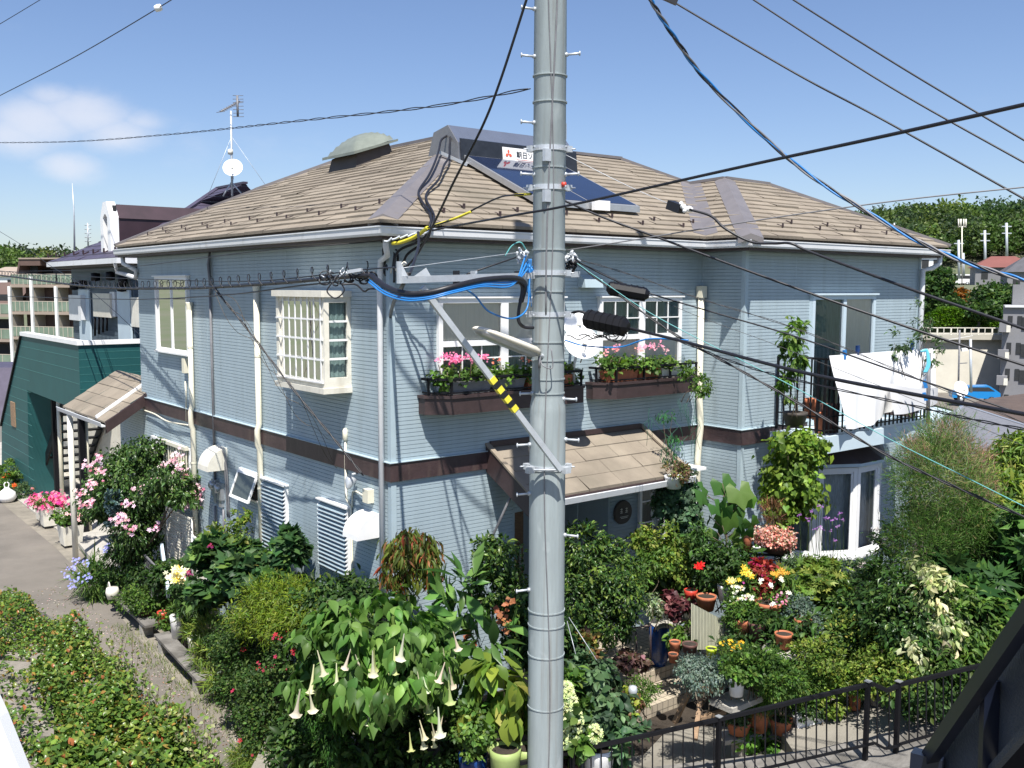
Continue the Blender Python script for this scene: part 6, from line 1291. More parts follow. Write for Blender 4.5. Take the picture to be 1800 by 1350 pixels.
for (x0, x1, y0, y1, lb) in [(1634, 1718, 544, 572, 'long clipped green hedge above the pale far wall'), (1734, 1775, 542, 572, 'shorter clipped hedge to the right of the long one')]:
    t = thing('clipped_hedge', lb, 'hedge', at((x0+x1)/2, y1, 106)); O_, fh = fr_at(x0, 512, 106, 0); kk = 106/F; w_ = (x1-x0)*kk; h0, h1 = (512-y1)*kk, (512-y0)*kk
    b = MB(); b.fbox(fh, .3, w_-.3, h0-1, h1-.3, -3, -.3); b.build('core', mat('hedge_core', (.02, .04, .01)), t)
    k = 9000; P = np.stack([rng.random(k)*w_, h0+rng.random(k)*(h1-h0), rng.random(k)*.5-.5], 1); top_ = rng.random(k) < .3; P[top_, 1] = h1-.1*rng.random(top_.sum()); P[top_, 2] = -3*rng.random(top_.sum())
    rnd = .6*np.clip(1-np.minimum(P[:, 0], w_-P[:, 0])/1.2, 0, 1); P[:, 1] -= rnd*(P[:, 1]-h0)/(h1-h0)
    W_ = np.array([fh(*q_) for q_ in P]); scatter('foliage', T_SIMPLE, W_, rdir(k)+(0, 0, .3), rdir(k)+UP*.5-_f2*.8, .42, .7, pick([(.10, .20, .02), (.13, .25, .03), (.07, .14, .02)], k), t)
# ---------------- lower right trees and shrubs
plant('bamboo', 'yellow green bamboo clump at the right edge above the dark shrubs', 'bamboo', [(1770, 850, 16, 45, 60, .8), (1800, 800, 16, 30, 40, .7)], 5200, .13, G3, T_LONG, .22, stems=8, stem_to=-.3, droop=.5)
def feather(name, label, blobs, n, cols, size, gnd=-.3):
    B = pb(*blobs); c = B[0][0]; t = thing(name, label, 'tree', (c[0], c[1], gnd)); leaves('foliage', B, n, size, cols, t, T_BLADE, .07, droop=-.5, spread=.13, szvar=.4, upn=.1)
    b = MB()
    for k in range(7):
        bb = B[k % len(B)]; e_ = bb[0]+np.array([rng.normal()*.2, rng.normal()*.2, bb[1][2]*.7]); s0 = np.array([c[0]+rng.normal()*.05, c[1], gnd]); b.tube(spline([s0, (s0*.5+e_*.5)+rng.normal(size=3)*.08, e_], 6), [.018*(1-.06*i) for i in range(13)], 5)
    b.build('trunk', 'bark', t); return t, B
MP = [(.09, .19, .035, 4), (.13, .21, .05, 2), (.28, .22, .12, .5), (.06, .12, .03, 2)]
t, B = feather('tamarisk', 'feathery soft green tamarisk with pinkish plumes right of the balcony', [(1655, 860, 11.6, 78, 105, .7), (1620, 950, 11.5, 55, 60, .6), (1700, 900, 11.5, 50, 70, .6), (1665, 770, 11.7, 45, 50, .5), (1600, 830, 11.6, 25, 60, .4)], 42000, MP, .055)
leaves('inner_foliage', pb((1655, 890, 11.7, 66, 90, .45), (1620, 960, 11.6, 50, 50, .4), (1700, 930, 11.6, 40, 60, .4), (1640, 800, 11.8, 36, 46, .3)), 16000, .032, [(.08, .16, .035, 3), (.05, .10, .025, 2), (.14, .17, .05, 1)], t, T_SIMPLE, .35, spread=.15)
leaves('plume', pb((1700, 800, 11.4, 28, 28, .3), (1715, 850, 11.4, 26, 30, .3), (1668, 760, 11.5, 18, 20, .3), (1610, 790, 11.5, 14, 20, .2)), 5200, .05, [(.42, .22, .20), (.36, .20, .15), (.30, .22, .12)], t, T_BLADE, .07, droop=-.6, spread=.2)
leaves('plume', pb((1635, 810, 11.2, 30, 80, .5), (1690, 850, 11.2, 40, 60, .5)), 3000, .07, [(.16, .25, .07), (.28, .28, .12)], t, T_BLADE, .04, droop=-.5, spread=.25)
plant('castor_plant', 'dark big leaved castor plants filling the right edge', 'shrub', [(1770, 960, 11.2, 60, 60, .6), (1745, 1030, 11, 55, 60, .6), (1800, 1060, 10.8, 40, 80, .6), (1700, 1010, 11.1, 40, 50, .5)], 1100, .20, [(.03, .075, .02, 3), (.05, .11, .03, 2), (.09, .17, .04, 1)], T_CASTOR, 1.0, stems=8, droop=.5, upn=1.2, m=LEAFG)
plant('shrub', 'bright pointed leaved shrub above the castor leaves beside the slate roof', 'shrub', [(1750, 880, 11.6, 40, 45, .4)], 800, .13, G3, T_OVATE, .3, stems=4)
plant('shrub', 'tall dark green shrub mass behind the variegated bush', 'shrub', [(1575, 1036, 11.4, 58, 46, .6), (1500, 1062, 11.2, 65, 52, .6), (1600, 1090, 10.9, 70, 80, .6), (1480, 1110, 10.8, 50, 55, .5)], 9000, .075, G2, T_OVATE, .42, stems=10, m=LEAFG, droop=.4)
plant('shrub', 'mid green shrub between the variegated bush and the castor plants', 'shrub', [(1690, 1090, 10.7, 60, 70, .5), (1730, 1160, 10.5, 60, 60, .5), (1660, 1160, 10.5, 50, 50, .5)], 5600, .075, G1, T_OVATE, .35, stems=8, droop=.35)
plant('variegated_shrub', 'cream and green variegated shrub among the dark bushes at right', 'shrub', [(1640, 1040, 10.6, 26, 42, .3), (1655, 1100, 10.45, 22, 40, .25), (1600, 1150, 10.4, 28, 26, .25), (1628, 1000, 10.7, 20, 18, .2)], 1900, .075, [(.42, .44, .22, 3), (.20, .26, .09, 3), (.55, .55, .34, 2)], T_OVATE, .5, stems=5, droop=.9)
plant('shrub', 'bright small leaved shrub behind the railing right of the pots', 'shrub', [(1500, 1130, 10.5, 75, 45, .45), (1560, 1180, 10.4, 50, 32, .4), (1440, 1150, 10.5, 40, 30, .35)], 5200, .045, G3, T_SIMPLE, .6, stems=6)
plant('shrub', 'fresh green maple leaved shrub above the shelf of flower pots', 'shrub', [(1420, 1018, 11.4, 55, 28, .4), (1400, 1040, 11.3, 40, 25, .35), (1460, 1012, 11.5, 30, 22, .3)], 1500, .085, G3, T_CASTOR, .9, stems=5)
plant('shrub', 'low dark foliage at the foot of the far right railing', 'shrub', [(1640, 1220, 10.2, 80, 30, .3), (1720, 1230, 10.1, 40, 40, .3)], 3600, .05, G2, T_OVATE, .5, stems=4)
# wall vine under the balcony
t, B = plant('wall_vine', 'bright green heart leaved vine hanging below the balcony corner', 'vine', [(1394, 800, 14.1, 50, 48, .2), (1386, 860, 14.2, 42, 54, .2), (1425, 840, 14.1, 26, 66, .2), (1380, 915, 14.2, 32, 26, .18), (1428, 780, 14.1, 28, 30, .2)], 3800, .072, [(.17, .26, .035, 4), (.11, .19, .03, 3), (.24, .33, .07, 1)], T_HEART, .85, stems=4, stem_to=0, droop=1.0, spread=.16, upn=.5)
plant('potted_tree', 'leafy potted shrub on the balcony left of the laundry', 'potted plant', [(1395, 590, 14.0, 18, 28, .2), (1395, 630, 14.0, 18, 22, .18), (1385, 680, 14, 10, 30, .1)], 700, .10, G1, T_OVATE, .4, stems=4, stem_to=3.1, droop=.6)
pot_at(1397, 748, 14.3, 44, 24, 'skybase', 'dark pot on the balcony floor beside the wall')
plant('potted_tree', 'thin twiggy plant on the balcony behind the white sheet', 'potted plant', [(1585, 600, 15.5, 16, 24, .2), (1575, 630, 15.5, 20, 14, .2)], 260, .07, G4, T_OVATE, .4, stems=4, stem_to=3.1)
plant('climber', 'straggly climber at the right end of the balcony', 'vine', [(1625, 560, 15.8, 14, 50, .2), (1640, 620, 15.8, 12, 30, .2)], 420, .055, G4, T_SIMPLE, .5, stems=5, stem_to=3.2)
for k, (x, y, w_) in enumerate([(1424, 735, 26), (1440, 760, 22), (1457, 770, 34)]): pot_at(x, y, 14.9+.1*k, w_, 60 if k == 2 else 35, 'terracotta' if k != 2 else 'brownpot', ['round terracotta pot on the balcony nearest the wall', 'small terracotta pot on the balcony behind the round one', 'tall brown pots against the balcony rail below the sheet'][k], soil=False)
# ---------------- laundry
sht = thing('bed_sheet', 'large white bed sheet drying over the balcony rail', 'sheet', (7.9, -1.77, 4.2))
n1, n2 = 60, 30; b = MB(); V = []
for i in range(n1+1):
    a = i/n1; top_ = np.array([6.36+2.98*a, -1.80, 4.27]); drop = 1.08-.22*sst((a-.35)/.65)+.05*math.sin(a*9)-.05*(a > .97)
    for j in range(n2+1):
        c = j/n2; sway = .22*c*c*(1-a)*math.sin(2.2+a*2)+.075*c*math.sin(a*17+c*2)+.03*math.sin(a*38+c*3)*(.3+c)+.02*math.sin(a*7-c*5)
        V.append(top_+np.array([.20*c*(1-a)+.04*c*math.sin(a*8), -.03-.07*math.sin(c*math.pi)*.6-sway*.6-.03*c, -drop*c]))
b.add(V, [(i*(n2+1)+j, (i+1)*(n2+1)+j, (i+1)*(n2+1)+j+1, i*(n2+1)+j+1) for i in range(n1) for j in range(n2)], True); b.build('cloth', 'cloth', sht)
b = MB(); V = []
for i in range(31):
    a = i/30; 
    for j in range(13): c = j/12; V.append(np.array([7.72+1.5*a, -1.99-.12*c*(1-a)-.02*math.sin(a*9), 3.80-.15*a-(.48-.22*a)*c-.05*math.sin(a*3)]))
b.add(V, [(i*13+j, (i+1)*13+j, (i+1)*13+j+1, i*13+j+1) for i in range(30) for j in range(12)], True); b.build('turned_flap', 'clothgrey', sht)
for k, (px, m_, lb) in enumerate([(1484, 'bluecab', 'light blue clothes peg nearest the left end of the sheet'), (1507, 'bluepot', 'dark blue clothes peg beside the light blue one'), (1603, 'bluepot', 'dark blue clothes peg near the right end of the sheet')]):
    c = ony(px, 0, -1.83); c = ony(px, 626-8*k, -1.83); b = MB(); b.bar(c+(0, 0, .09), c-(0, 0, .05), .035, .05); b.bar(c+(.02, 0, .09), c+(.035, 0, -.0), .02, .05); tag(b.build('clothes_peg', m_, base=c), lb, 'peg')
hn = thing('peg_hanger', 'light blue plastic hanger with clips at the right end of the balcony', 'hanger', at(1625, 640, 14.9)); b = MB()
MT['lightblue'] = mat('light_blue_plastic', (.12, .48, .62), .4, .1, 5)
for k in range(3): b.tube(spline([at(1618+3*k, 618, 14.8), at(1628+k, 616, 14.8), at(1630+2*k, 640, 14.8), at(1624+2*k, 655, 14.8)]), .015, 6)
b.build('frame', 'lightblue', hn); b = MB()
for y in (668, 690): b.bar(at(1624, y, 14.8), at(1628, y+14, 14.8), .05)
b.build('clip', 'bluecab', hn); b = MB(); b.tube([at(1633, 620, 15.0), at(1631, 745, 15.0)], .03, 6); tag(b.build('laundry_pole', 'greycab', base=at(1631, 745, 15)), 'grey upright post holding the drying line at the balcony end', 'post')
# ---------------- window boxes
def trough(x0, x1, m, label, z=3.93, n=.22):
    t = thing('flower_trough', label, 'planter', FB((x0+x1)/2, z, n)); b = MB(); b.hexa([FB(x0+.02, z, n-.07), FB(x1-.02, z, n-.07), FB(x1-.02, z, n+.07), FB(x0+.02, z, n+.07), FB(x0, z+.13, n-.09), FB(x1, z+.13, n-.09), FB(x1, z+.13, n+.09), FB(x0, z+.13, n+.09)]); b.fbox(FB, x0-.01, x1+.01, z+.13, z+.15, n-.10, n+.10); b.build('trough_body', m, t); return t
def gera(x0, x1, label, cols, n=500, nf=60, h=.10, fc=None):
    c = [FB(x0+(x1-x0)*(k+.5)/4, 4.10+h*.3, .22) for k in range(4)]; t = thing('geranium', label, 'flowers', FB((x0+x1)/2, 4.06, .22)); B = [(q_, ((x1-x0)/6, .13, h)) for q_ in c]
    B = [(q_, (.16, .13, h)) for q_ in c]; leaves('foliage', B, n, .042, G1, t, T_HEART, .95, spread=.2); b = MB()
    for k in range(6): q_ = c[k % 4]; b.tube([q_-(0, 0, .15), q_+rng.normal(size=3)*.05+(0, 0, .1)], .006, 4)
    b.build('stem', 'bark', t)
    if nf:
        heads = np.array([c[rng.integers(0, 4)]+np.array([rng.normal()*.13, rng.normal()*.09-.05, .10+h+.10*rng.random()]) for _ in range(max(4, nf//13))]); P = heads[rng.integers(0, len(heads), nf)]+rng.normal(size=(nf, 3))*.022; flowers(t, B, nf, .034, fc or [(.75, .12, .28), (.8, .25, .42)], pts=P, name='blossom')
    return t
trough(.62, 1.30, 'greycab', 'grey flower trough at the left end of the left window ledge'); trough(1.34, 1.85, 'greycab', 'second grey trough in the middle of the left window ledge'); trough(1.9, 2.72, 'terracotta', 'terracotta trough at the pole end of the left window ledge')
gera(.55, 1.3, 'bright pink geraniums in the leftmost window trough', None, 600, 190); gera(1.34, 1.9, 'low greenery with few coral flowers in the middle trough', None, 420, 30, .07, [(.8, .2, .12), (.7, .7, .6)]); gera(1.9, 2.75, 'pink and white geraniums in the trough beside the pole', None, 620, 80, .12, [(.75, .2, .35), (.8, .75, .75)])
trough(3.35, 3.95, 'terracotta', 'terracotta trough at the left of the right window ledge'); trough(3.98, 4.4, 'terracotta', 'second terracotta trough on the right window ledge'); trough(4.45, 4.95, 'ivory', 'low white trough with green net on the right window ledge')
gera(3.3, 3.95, 'leafy geraniums with salmon flowers left on the right window ledge', None, 700, 60, .11, [(.8, .35, .3), (.8, .3, .4)]); gera(3.95, 4.45, 'small geraniums with pink heads mid way along the right window ledge', None, 420, 45, .09, [(.8, .3, .42)]); gera(4.5, 4.95, 'sparse plants with few pink flowers near the end of the right ledge', None, 300, 24, .08, [(.8, .4, .45)])
plant('trailing_plant', 'trailing green plant spilling off the right end of the window ledge', 'plant', [(1218, 658, 14.2, 22, 13, .15), (1234, 678, 14.1, 18, 16, .15)], 800, .04, G1, T_SIMPLE, .8, stems=4, stem_to=3.6, droop=1)
t, B = plant('hanging_vine', 'thin vine with netting dangling from the right window ledge', 'vine', [(1178, 760, 12.6, 10, 60, .1), (1165, 735, 12.6, 12, 15, .1), (1190, 795, 12.5, 8, 18, .1)], 190, .06, [(.04, .14, .05), (.06, .18, .06)], T_OVATE, .3, stems=2, stem_to=2.9, droop=1.2)
b = MB()
for k in range(26):
    x = 1140+90*rng.random(); y = 700+70*rng.random(); b.tube(spline([at(x, y, 12.55), at(x+6*rng.normal(), y+14, 12.5), at(x+10*rng.normal(), y+30+20*rng.random(), 12.55)], 5), .0025, 4)
b.build('garden_net', mat('net_green', (.01, .10, .05)), t)
# ---------------- left side plants
t, B = plant('flowering_climber', 'large dark green climber with pink trumpet clusters beside the side porch', 'shrub', [(235, 850, 18.0, 72, 62, .7), (180, 880, 18.6, 34, 40, .5), (300, 850, 16.9, 46, 34, .5), (240, 930, 17.8, 40, 45, .5), (262, 795, 17.9, 30, 30, .4), (328, 872, 16.5, 24, 18, .3), (215, 805, 18.3, 26, 20, .4)], 17000, .075, G2+[(.10, .17, .05, 2)], T_OVATE, .42, stems=8, stem_to=-.5, droop=.7, m=LEAFG, sr=.03)
pk = cluster_pts([(172, 806), (152, 820), (180, 828), (155, 855), (165, 848), (150, 890), (160, 884), (212, 908), (220, 912), (230, 930), (225, 885), (292, 818), (305, 812), (315, 825), (308, 802), (272, 840), (345, 870), (352, 858), (350, 875), (240, 860), (275, 930), (330, 890), (143, 868), (205, 915), (322, 835)], 13, 6, 17.0)
flowers(t, B, 0, .07, [(.72, .38, .45, 2), (.82, .62, .68, 3), (.5, .15, .22, 1)], pts=pk, name='blossom')
t, B = plant('dark_climber', 'dark shaded foliage below the pink flowering climber', 'shrub', [(240, 965, 17.9, 40, 45, .4), (205, 1000, 18.2, 35, 40, .4), (255, 1010, 17.6, 30, 35, .4)], 5200, .07, G2, T_OVATE, .4, stems=5, stem_to=-.5)
t, B = plant('agapanthus', 'blue flowered agapanthus with strap leaves at the kerb', 'flowers', [(165, 1020, 18.4, 32, 24, .3)], 900, .34, G1, T_BLADE, .045, stems=3, stem_to=-.5, droop=.2)
flowers(t, B, 0, .05, [(.30, .32, .72), (.42, .45, .80)], pts=cluster_pts([(135, 985), (128, 1000), (148, 990), (135, 1022), (125, 1030), (155, 1015), (190, 960), (186, 968), (118, 1012)], 12, 5, 18.0), name='blossom')
plant('shrub', 'bluish leaved plant glimpsed through the climber near the steps', 'shrub', [(205, 880, 17.4, 14, 22, .2), (198, 905, 17.4, 10, 20, .2)], 500, .06, [(.10, .17, .17), (.14, .21, .20)], T_SIMPLE, .6, stems=3, stem_to=-.5)
# planters by the green building
def boxpot(px, py, d, w_, h_, label):
    c = at(px, py, d); t = thing('square_planter', label, 'planter', c, 'pale square planters at the alley edge'); b = MB(); r = w_*d/F/2; h = h_*d/F; b.hexa([c+np.array([-r*.82, -r*.82, 0]), c+np.array([r*.82, -r*.82, 0]), c+np.array([r*.82, r*.82, 0]), c+np.array([-r*.82, r*.82, 0]), c+np.array([-r, -r, h]), c+np.array([r, -r, h]), c+np.array([r, r, h]), c+np.array([-r, r, h])]); b.build('planter_body', 'ivory', t); 
    b = MB(); b.box(c+np.array([-r*.9, -r*.9, h+.001]), c+np.array([r*.9, r*.9, h+.01])); b.build('soil', 'soil', t); return t
boxpot(88, 922, 23.8, 30, 32, 'pale square planter with magenta petunias'); boxpot(78, 912, 24.5, 26, 28, 'pale square planter half hidden behind the petunia one'); boxpot(125, 955, 22.1, 36, 34, 'nearest pale square planter with leafy green plant')
t, B = plant('petunia', 'magenta petunias in the farther square planters', 'flowers', [(83, 882, 23.8, 28, 10, .3)], 900, .05, G1, T_SIMPLE, .8, stems=3, stem_to=-.3); flowers(t, B, 260, .085, [(.75, .03, .25), (.85, .12, .30), (.8, .3, .4)], name='blossom', spread=.2)
t, B = plant('leafy_plant', 'leafy green plant with pale pink flowers in the nearest square planter', 'plant', [(122, 907, 22.1, 26, 14, .3)], 1300, .06, G1, T_SIMPLE, .8, stems=3, stem_to=-.3); flowers(t, B, 0, .09, [(.8, .5, .5)], pts=cluster_pts([(136, 912), (128, 905), (142, 905)], 7, 4, 21.6), name='blossom')
t, B = plant('marigold', 'orange flowers against the foot of the green building', 'flowers', [(20, 825, 28, 22, 14, .4), (22, 848, 27.5, 20, 16, .4)], 1500, .08, G1, T_SIMPLE, .6, stems=3, stem_to=-.6); flowers(t, B, 60, .12, [(.75, .20, .02), (.7, .1, .03)], name='blossom')
t, B = plant('pink_bedding', 'mixed pink and orange bedding plants beside the white bag', 'flowers', [(40, 866, 27, 18, 14, .3)], 900, .07, G4, T_SIMPLE, .5, stems=3, stem_to=-.6); flowers(t, B, 50, .09, [(.7, .3, .35), (.8, .4, .2)], name='blossom')
bg_ = MB(); c = onz(13, 882, -.59); bg_.lathe(c, [(0, 0), (.16, .01), (.24, .12), (.21, .26), (.08, .36), (.05, .40), (0, .40)], 12)
for s_ in (-1, 1): bg_.tube(spline([c+(s_*.03, 0, .36), c+(s_*.06, 0, .48), c+(s_*.02, 0, .54)]), .015, 5)
tag(bg_.build('rubbish_bag', 'white', base=c), 'knotted white plastic bag on the kerb at far left', 'bag')
# fences on the alley side
def meshfence(name, label, P0, P1, h, m, cell=.06, r=.004, posts=True):
    P0 = np.array(P0, float); P1 = np.array(P1, float); Ln = np.linalg.norm(P1-P0); t = thing(name, label, 'fence', P0); b = MB(); k = int(Ln/cell)
    for i in range(k+1): p = P0+(P1-P0)*i/k; b.bar(p, p+(0, 0, h), r*2)
    for j in range(int(h/cell)+1): b.bar(P0+(0, 0, j*cell), P1+(0, 0, j*cell), r*2)
    b.build('mesh', m, t); b = MB()
    for p in (P0, P1): b = MB(); b.tube([p-(0, 0, .1), p+(0, 0, h+.03)], .02, 6); b.build('post', m, t)
    b = MB(); b.bar(P0+(0, 0, h), P1+(0, 0, h), .03); b.build('top_rail', m, t); return t
meshfence('wire_fence', 'dark grey wire fence along the alley edge under the climber', (-.42, 9.2, -.5), (-.72, 6.5, -.5), .95, 'greycab', .11, .004)
meshfence('lattice_screen', 'white plastic lattice screen against the alley wall', (-.25, 7.25, .0), (-.25, 6.05, .0), 1.3, 'ivory', .055, .006); meshfence('lattice_screen', 'smaller white lattice screen in front of the round tank', (-.3, 5.9, .0), (-.3, 5.35, .0), 1.05, 'white', .055, .005)
b = MB(); c = np.array([-.24, 5.55, -.2]); b.lathe(c, [(0, 0), (.2, 0), (.21, .9), (.17, 1.12), (.08, 1.2), (0, 1.21)], 16); tag(b.build('tank', 'ivory', base=c), 'cream round topped tank by the alley wall', 'tank')
b = MB(); b.box((-.2, 6.3, -.1), (-.16, 6.42, 1.15)); tag(b.build('board', 'terracotta', base=(-.18, 6.36, -.1)), 'narrow red brown board behind the white lattice', 'board')
b = MB(); b.bar(onx(296, 1045, -.80), onx(284, 962, -.55), .05, .16); tag(b.build('blue_board', 'bluewin', base=onx(296, 1045, -.8)), 'bluish plank leaning at the end of the wire fence', 'plank')
# bench planks along kerb with pots
for k, (q0_, q1_) in enumerate([((176, 1018), (268, 1100)), ((284, 1114), (362, 1196))]):
    a_, c_ = onz(*q0_, -.36), onz(*q1_, -.36); b = MB(); b.bar(a_, c_, .24, .04)
    t = thing('plank_shelf', ['farther weathered plank shelf along the kerb', 'nearer weathered plank shelf along the kerb'][k], 'shelf', (a_+c_)/2); b.build('board', 'concdark', t)
    for q_ in (a_*.9+c_*.1, a_*.1+c_*.9): b = MB(); b.box((q_[0]-.1, q_[1]-.08, -.6), (q_[0]+.08, q_[1]+.08, -.38)); b.build('leg', 'concrete', t)
P_ = [(312, 1120, 24, 40, 'white', 'tall white pot of ferny plant on the alley plank'), (287, 1098, 20, 24, 'redplastic', 'orange red pot beside the tall white one'), (258, 1080, 34, 14, 'brownpot', 'long dark pot on the farther plank'), (342, 1152, 22, 34, 'ivory', 'pale pot among ferns at the nearer plank')]
for (x, y, w_, h_, m_, lb) in P_: q_ = onz(x, y, -.335); pot_at(x, y, float((q_-CAM)@FW), w_, h_, m_, lb, taper=.8)
b = MB(); c = onz(198, 1052, -.335); b.lathe(c, [(0, 0), (.09, 0), (.12, .12), (.1, .2), (0, .2)], 12); b.tube(spline([c+(0, .1, .15), c+(0, .2, .25), c+(0, .24, .1), c+(0, .2, 0)]), .012, 5); tag(b.build('watering_can', 'ivory', base=c), 'pale watering can at the kerb end of the plank', 'watering can')
plant('shrub', 'small leafy plants in pots along the farther plank', 'shrub', [(262, 1052, 16.7, 44, 26, .25), (235, 1052, 17.4, 34, 18, .25), (300, 1085, 16.1, 26, 20, .2)], 4200, .05, G1, T_SIMPLE, .6, stems=4, stem_to=-.3)
t, B = plant('lily', 'pale yellow lilies beside the wire fence', 'flowers', [(325, 1035, 15.6, 24, 24, .25), (345, 1060, 15.2, 30, 20, .25)], 1400, .10, G2, T_LONG, .25, stems=6, stem_to=-.3)
flowers(t, B, 0, .13, [(.85, .78, .42, 3), (.9, .86, .62, 3), (.8, .55, .08, 1)], T_STAR, pts=cluster_pts([(302, 1003), (315, 998), (308, 1018), (322, 1015), (330, 1022), (312, 1008), (300, 1015), (322, 1005)], 4, 5, 15.2), name='blossom')
t, B = plant('climbing_plant', 'dark broad leaved climber below the louvre windows', 'vine', [(400, 980, 14.3, 60, 34, .3), (440, 1005, 13.8, 60, 34, .3), (380, 1025, 14.4, 50, 36, .3), (505, 962, 13.3, 34, 30, .2), (470, 1030, 13.2, 50, 34, .3)], 3000, .12, [(.035, .085, .03, 3), (.06, .12, .04, 2), (.10, .18, .04, 1)], T_PALM, .9, stems=8, stem_to=-.3, upn=1.0)
t, B = plant('berry_vine', 'lighter bushy vine reaching up the alley wall near the meters', 'vine', [(400, 935, 14.8, 34, 20, .2), (425, 957, 14.4, 30, 16, .2), (365, 950, 15.2, 20, 18, .2), (422, 908, 14.6, 14, 12, .15)], 1500, .06, G3, T_SIMPLE, .7, stems=5, stem_to=-.3)
flowers(t, B, 0, .035, [(.25, .02, .12), (.35, .03, .05)], pts=cluster_pts([(370, 958), (330, 1005), (332, 1012)], 9, 3, 13.9), name='berry')
t, B = plant('feathery_shrub', 'bright yellow green feathery shrub left of the white trumpets', 'shrub', [(495, 1052, 12.6, 64, 34, .35), (450, 1080, 12.9, 40, 30, .35), (540, 1075, 12.1, 40, 30, .35), (500, 1095, 12.3, 50, 30, .35)], 15000, .06, [(.16, .22, .02, 3), (.11, .18, .02, 3), (.22, .26, .05, 1)], T_BLADE, .16, stems=8, stem_to=-.3, spread=.18)
t, B = plant('fuchsia', 'dark green bushy mass with small red flowers at the alley edge', 'shrub', [(440, 1140, 13.3, 62, 48, .4), (430, 1210, 12.9, 46, 50, .4), (480, 1220, 12.2, 58, 60, .45), (405, 1120, 13.7, 36, 40, .35), (520, 1150, 12.0, 40, 50, .4), (465, 1285, 12.0, 46, 44, .4)], 17000, .045, G2+[(.10, .16, .04, 1.5)], T_SIMPLE, .6, stems=10, stem_to=-.4)
flowers(t, B, 34, .07, [(.45, .02, .04), (.5, .04, .1)], name='blossom', spread=.2)
plant('fern', 'light green fern fronds around the white pot', 'fern', [(335, 1080, 15.6, 28, 14, .25), (360, 1105, 14.9, 32, 22, .25), (362, 1150, 14.4, 26, 24, .2), (385, 1190, 13.8, 24, 24, .2)], 2400, .13, G3, T_BLADE, .10, stems=3, stem_to=-.5)
plant('groundcover', 'grassy weeds along the bottom edge of the alley planting', 'plants', [(450, 1330, 11.8, 46, 16, .2), (505, 1340, 11.6, 50, 14, .2)], 2600, .14, G3, T_BLADE, .045, stems=2, stem_to=-.6)
# ---------------- brugmansia
t, B = plant('angel_trumpet', 'large leaved angel trumpet with hanging white blooms left of the pole', 'shrub', [(665, 1100, 10.5, 110, 48, .7), (590, 1150, 10.4, 75, 50, .6), (740, 1150, 10.4, 78, 55, .6), (660, 1185, 10.1, 120, 42, .6), (545, 1200, 10.3, 35, 45, .4), (690, 1225, 10.1, 100, 30, .5), (800, 1190, 10.3, 30, 35, .4)], 3300, .165, [(.095, .19, .04, 3), (.07, .15, .03, 3), (.13, .23, .05, 1.5)], _ov([.06, .7, 1.0, .8, .35, .02], -.45), .56, stems=10, stem_to=-.4, droop=1.15, upn=.4, spread=.10, hollow=.72, sr=.022, szvar=.2)
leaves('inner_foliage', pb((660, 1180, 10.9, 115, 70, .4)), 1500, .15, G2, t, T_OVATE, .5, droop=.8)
tp = [(552, 1200), (530, 1250), (590, 1205), (655, 1175), (700, 1178), (655, 1270), (610, 1220), (640, 1245), (718, 1240), (755, 1235), (768, 1232), (790, 1215), (735, 1255), (795, 1240), (762, 1310), (735, 1325), (760, 1320), (545, 1255), (785, 1180), (675, 1250), (720, 1330), (650, 1190)]
flowers(t, B, 0, .24, [(.62, .60, .42, 3), (.46, .48, .20, 1.2)], T_TRUMPET, pts=np.array([at(x+4*rng.normal(), y-40+5*rng.normal(), 9.55+.35*rng.random()) for x, y in tp+[(x+14, y-22) for x, y in tp[::2]]]), down=True, name='trumpet')
plant('conifer', 'dark drooping conifer fronds under the angel trumpet', 'shrub', [(585, 1290, 10.5, 22, 60, .3), (560, 1260, 10.7, 25, 40, .3)], 3400, .05, [(.05, .13, .02), (.035, .09, .02)], T_BLADE, .2, stems=3, stem_to=-.5, droop=1.3)
plant('shrub', 'deep shadowed shrubbery filling below the white trumpets', 'shrub', [(640, 1300, 10.8, 110, 60, .4), (780, 1290, 10.7, 60, 60, .4), (530, 1310, 11, 50, 50, .4)], 6000, .085, G2, T_OVATE, .45, stems=8, stem_to=-.6)
plant('large_leaf_plant', 'broad leaved plant in the lime green pots beside the pole', 'potted plant', [(880, 1190, 9.9, 38, 40, .3), (868, 1240, 9.8, 40, 30, .3), (915, 1230, 9.9, 20, 40, .3)], 190, .21, G3, _ov([.06, .6, 1.0, .8, .02], -.4), .62, stems=4, stem_to=-.2, droop=1.0, hollow=.7)
plant('potted_shrub', 'small leaved shrub in the blue pot below the trumpets', 'potted plant', [(835, 1270, 9.9, 34, 34, .3), (830, 1300, 9.8, 30, 20, .25)], 1100, .055, G1, T_OVATE, .6, stems=4, stem_to=-.3)
MT['palegreenpot'] = mat('pale_green_pot', (.28, .36, .12), .5, .15, 5)
pot_at(888, 1378, 9.7, 56, 66, 'palegreenpot', 'pale green ribbed pot at the bottom left of the pole', taper=.8); pot_at(925, 1372, 9.9, 44, 62, 'palegreenpot', 'second pale green pot half behind the pole', taper=.8); pot_at(832, 1385, 9.9, 52, 62, 'bluepot', 'dark blue glazed pot at the bottom edge left of the green pots', taper=.85)
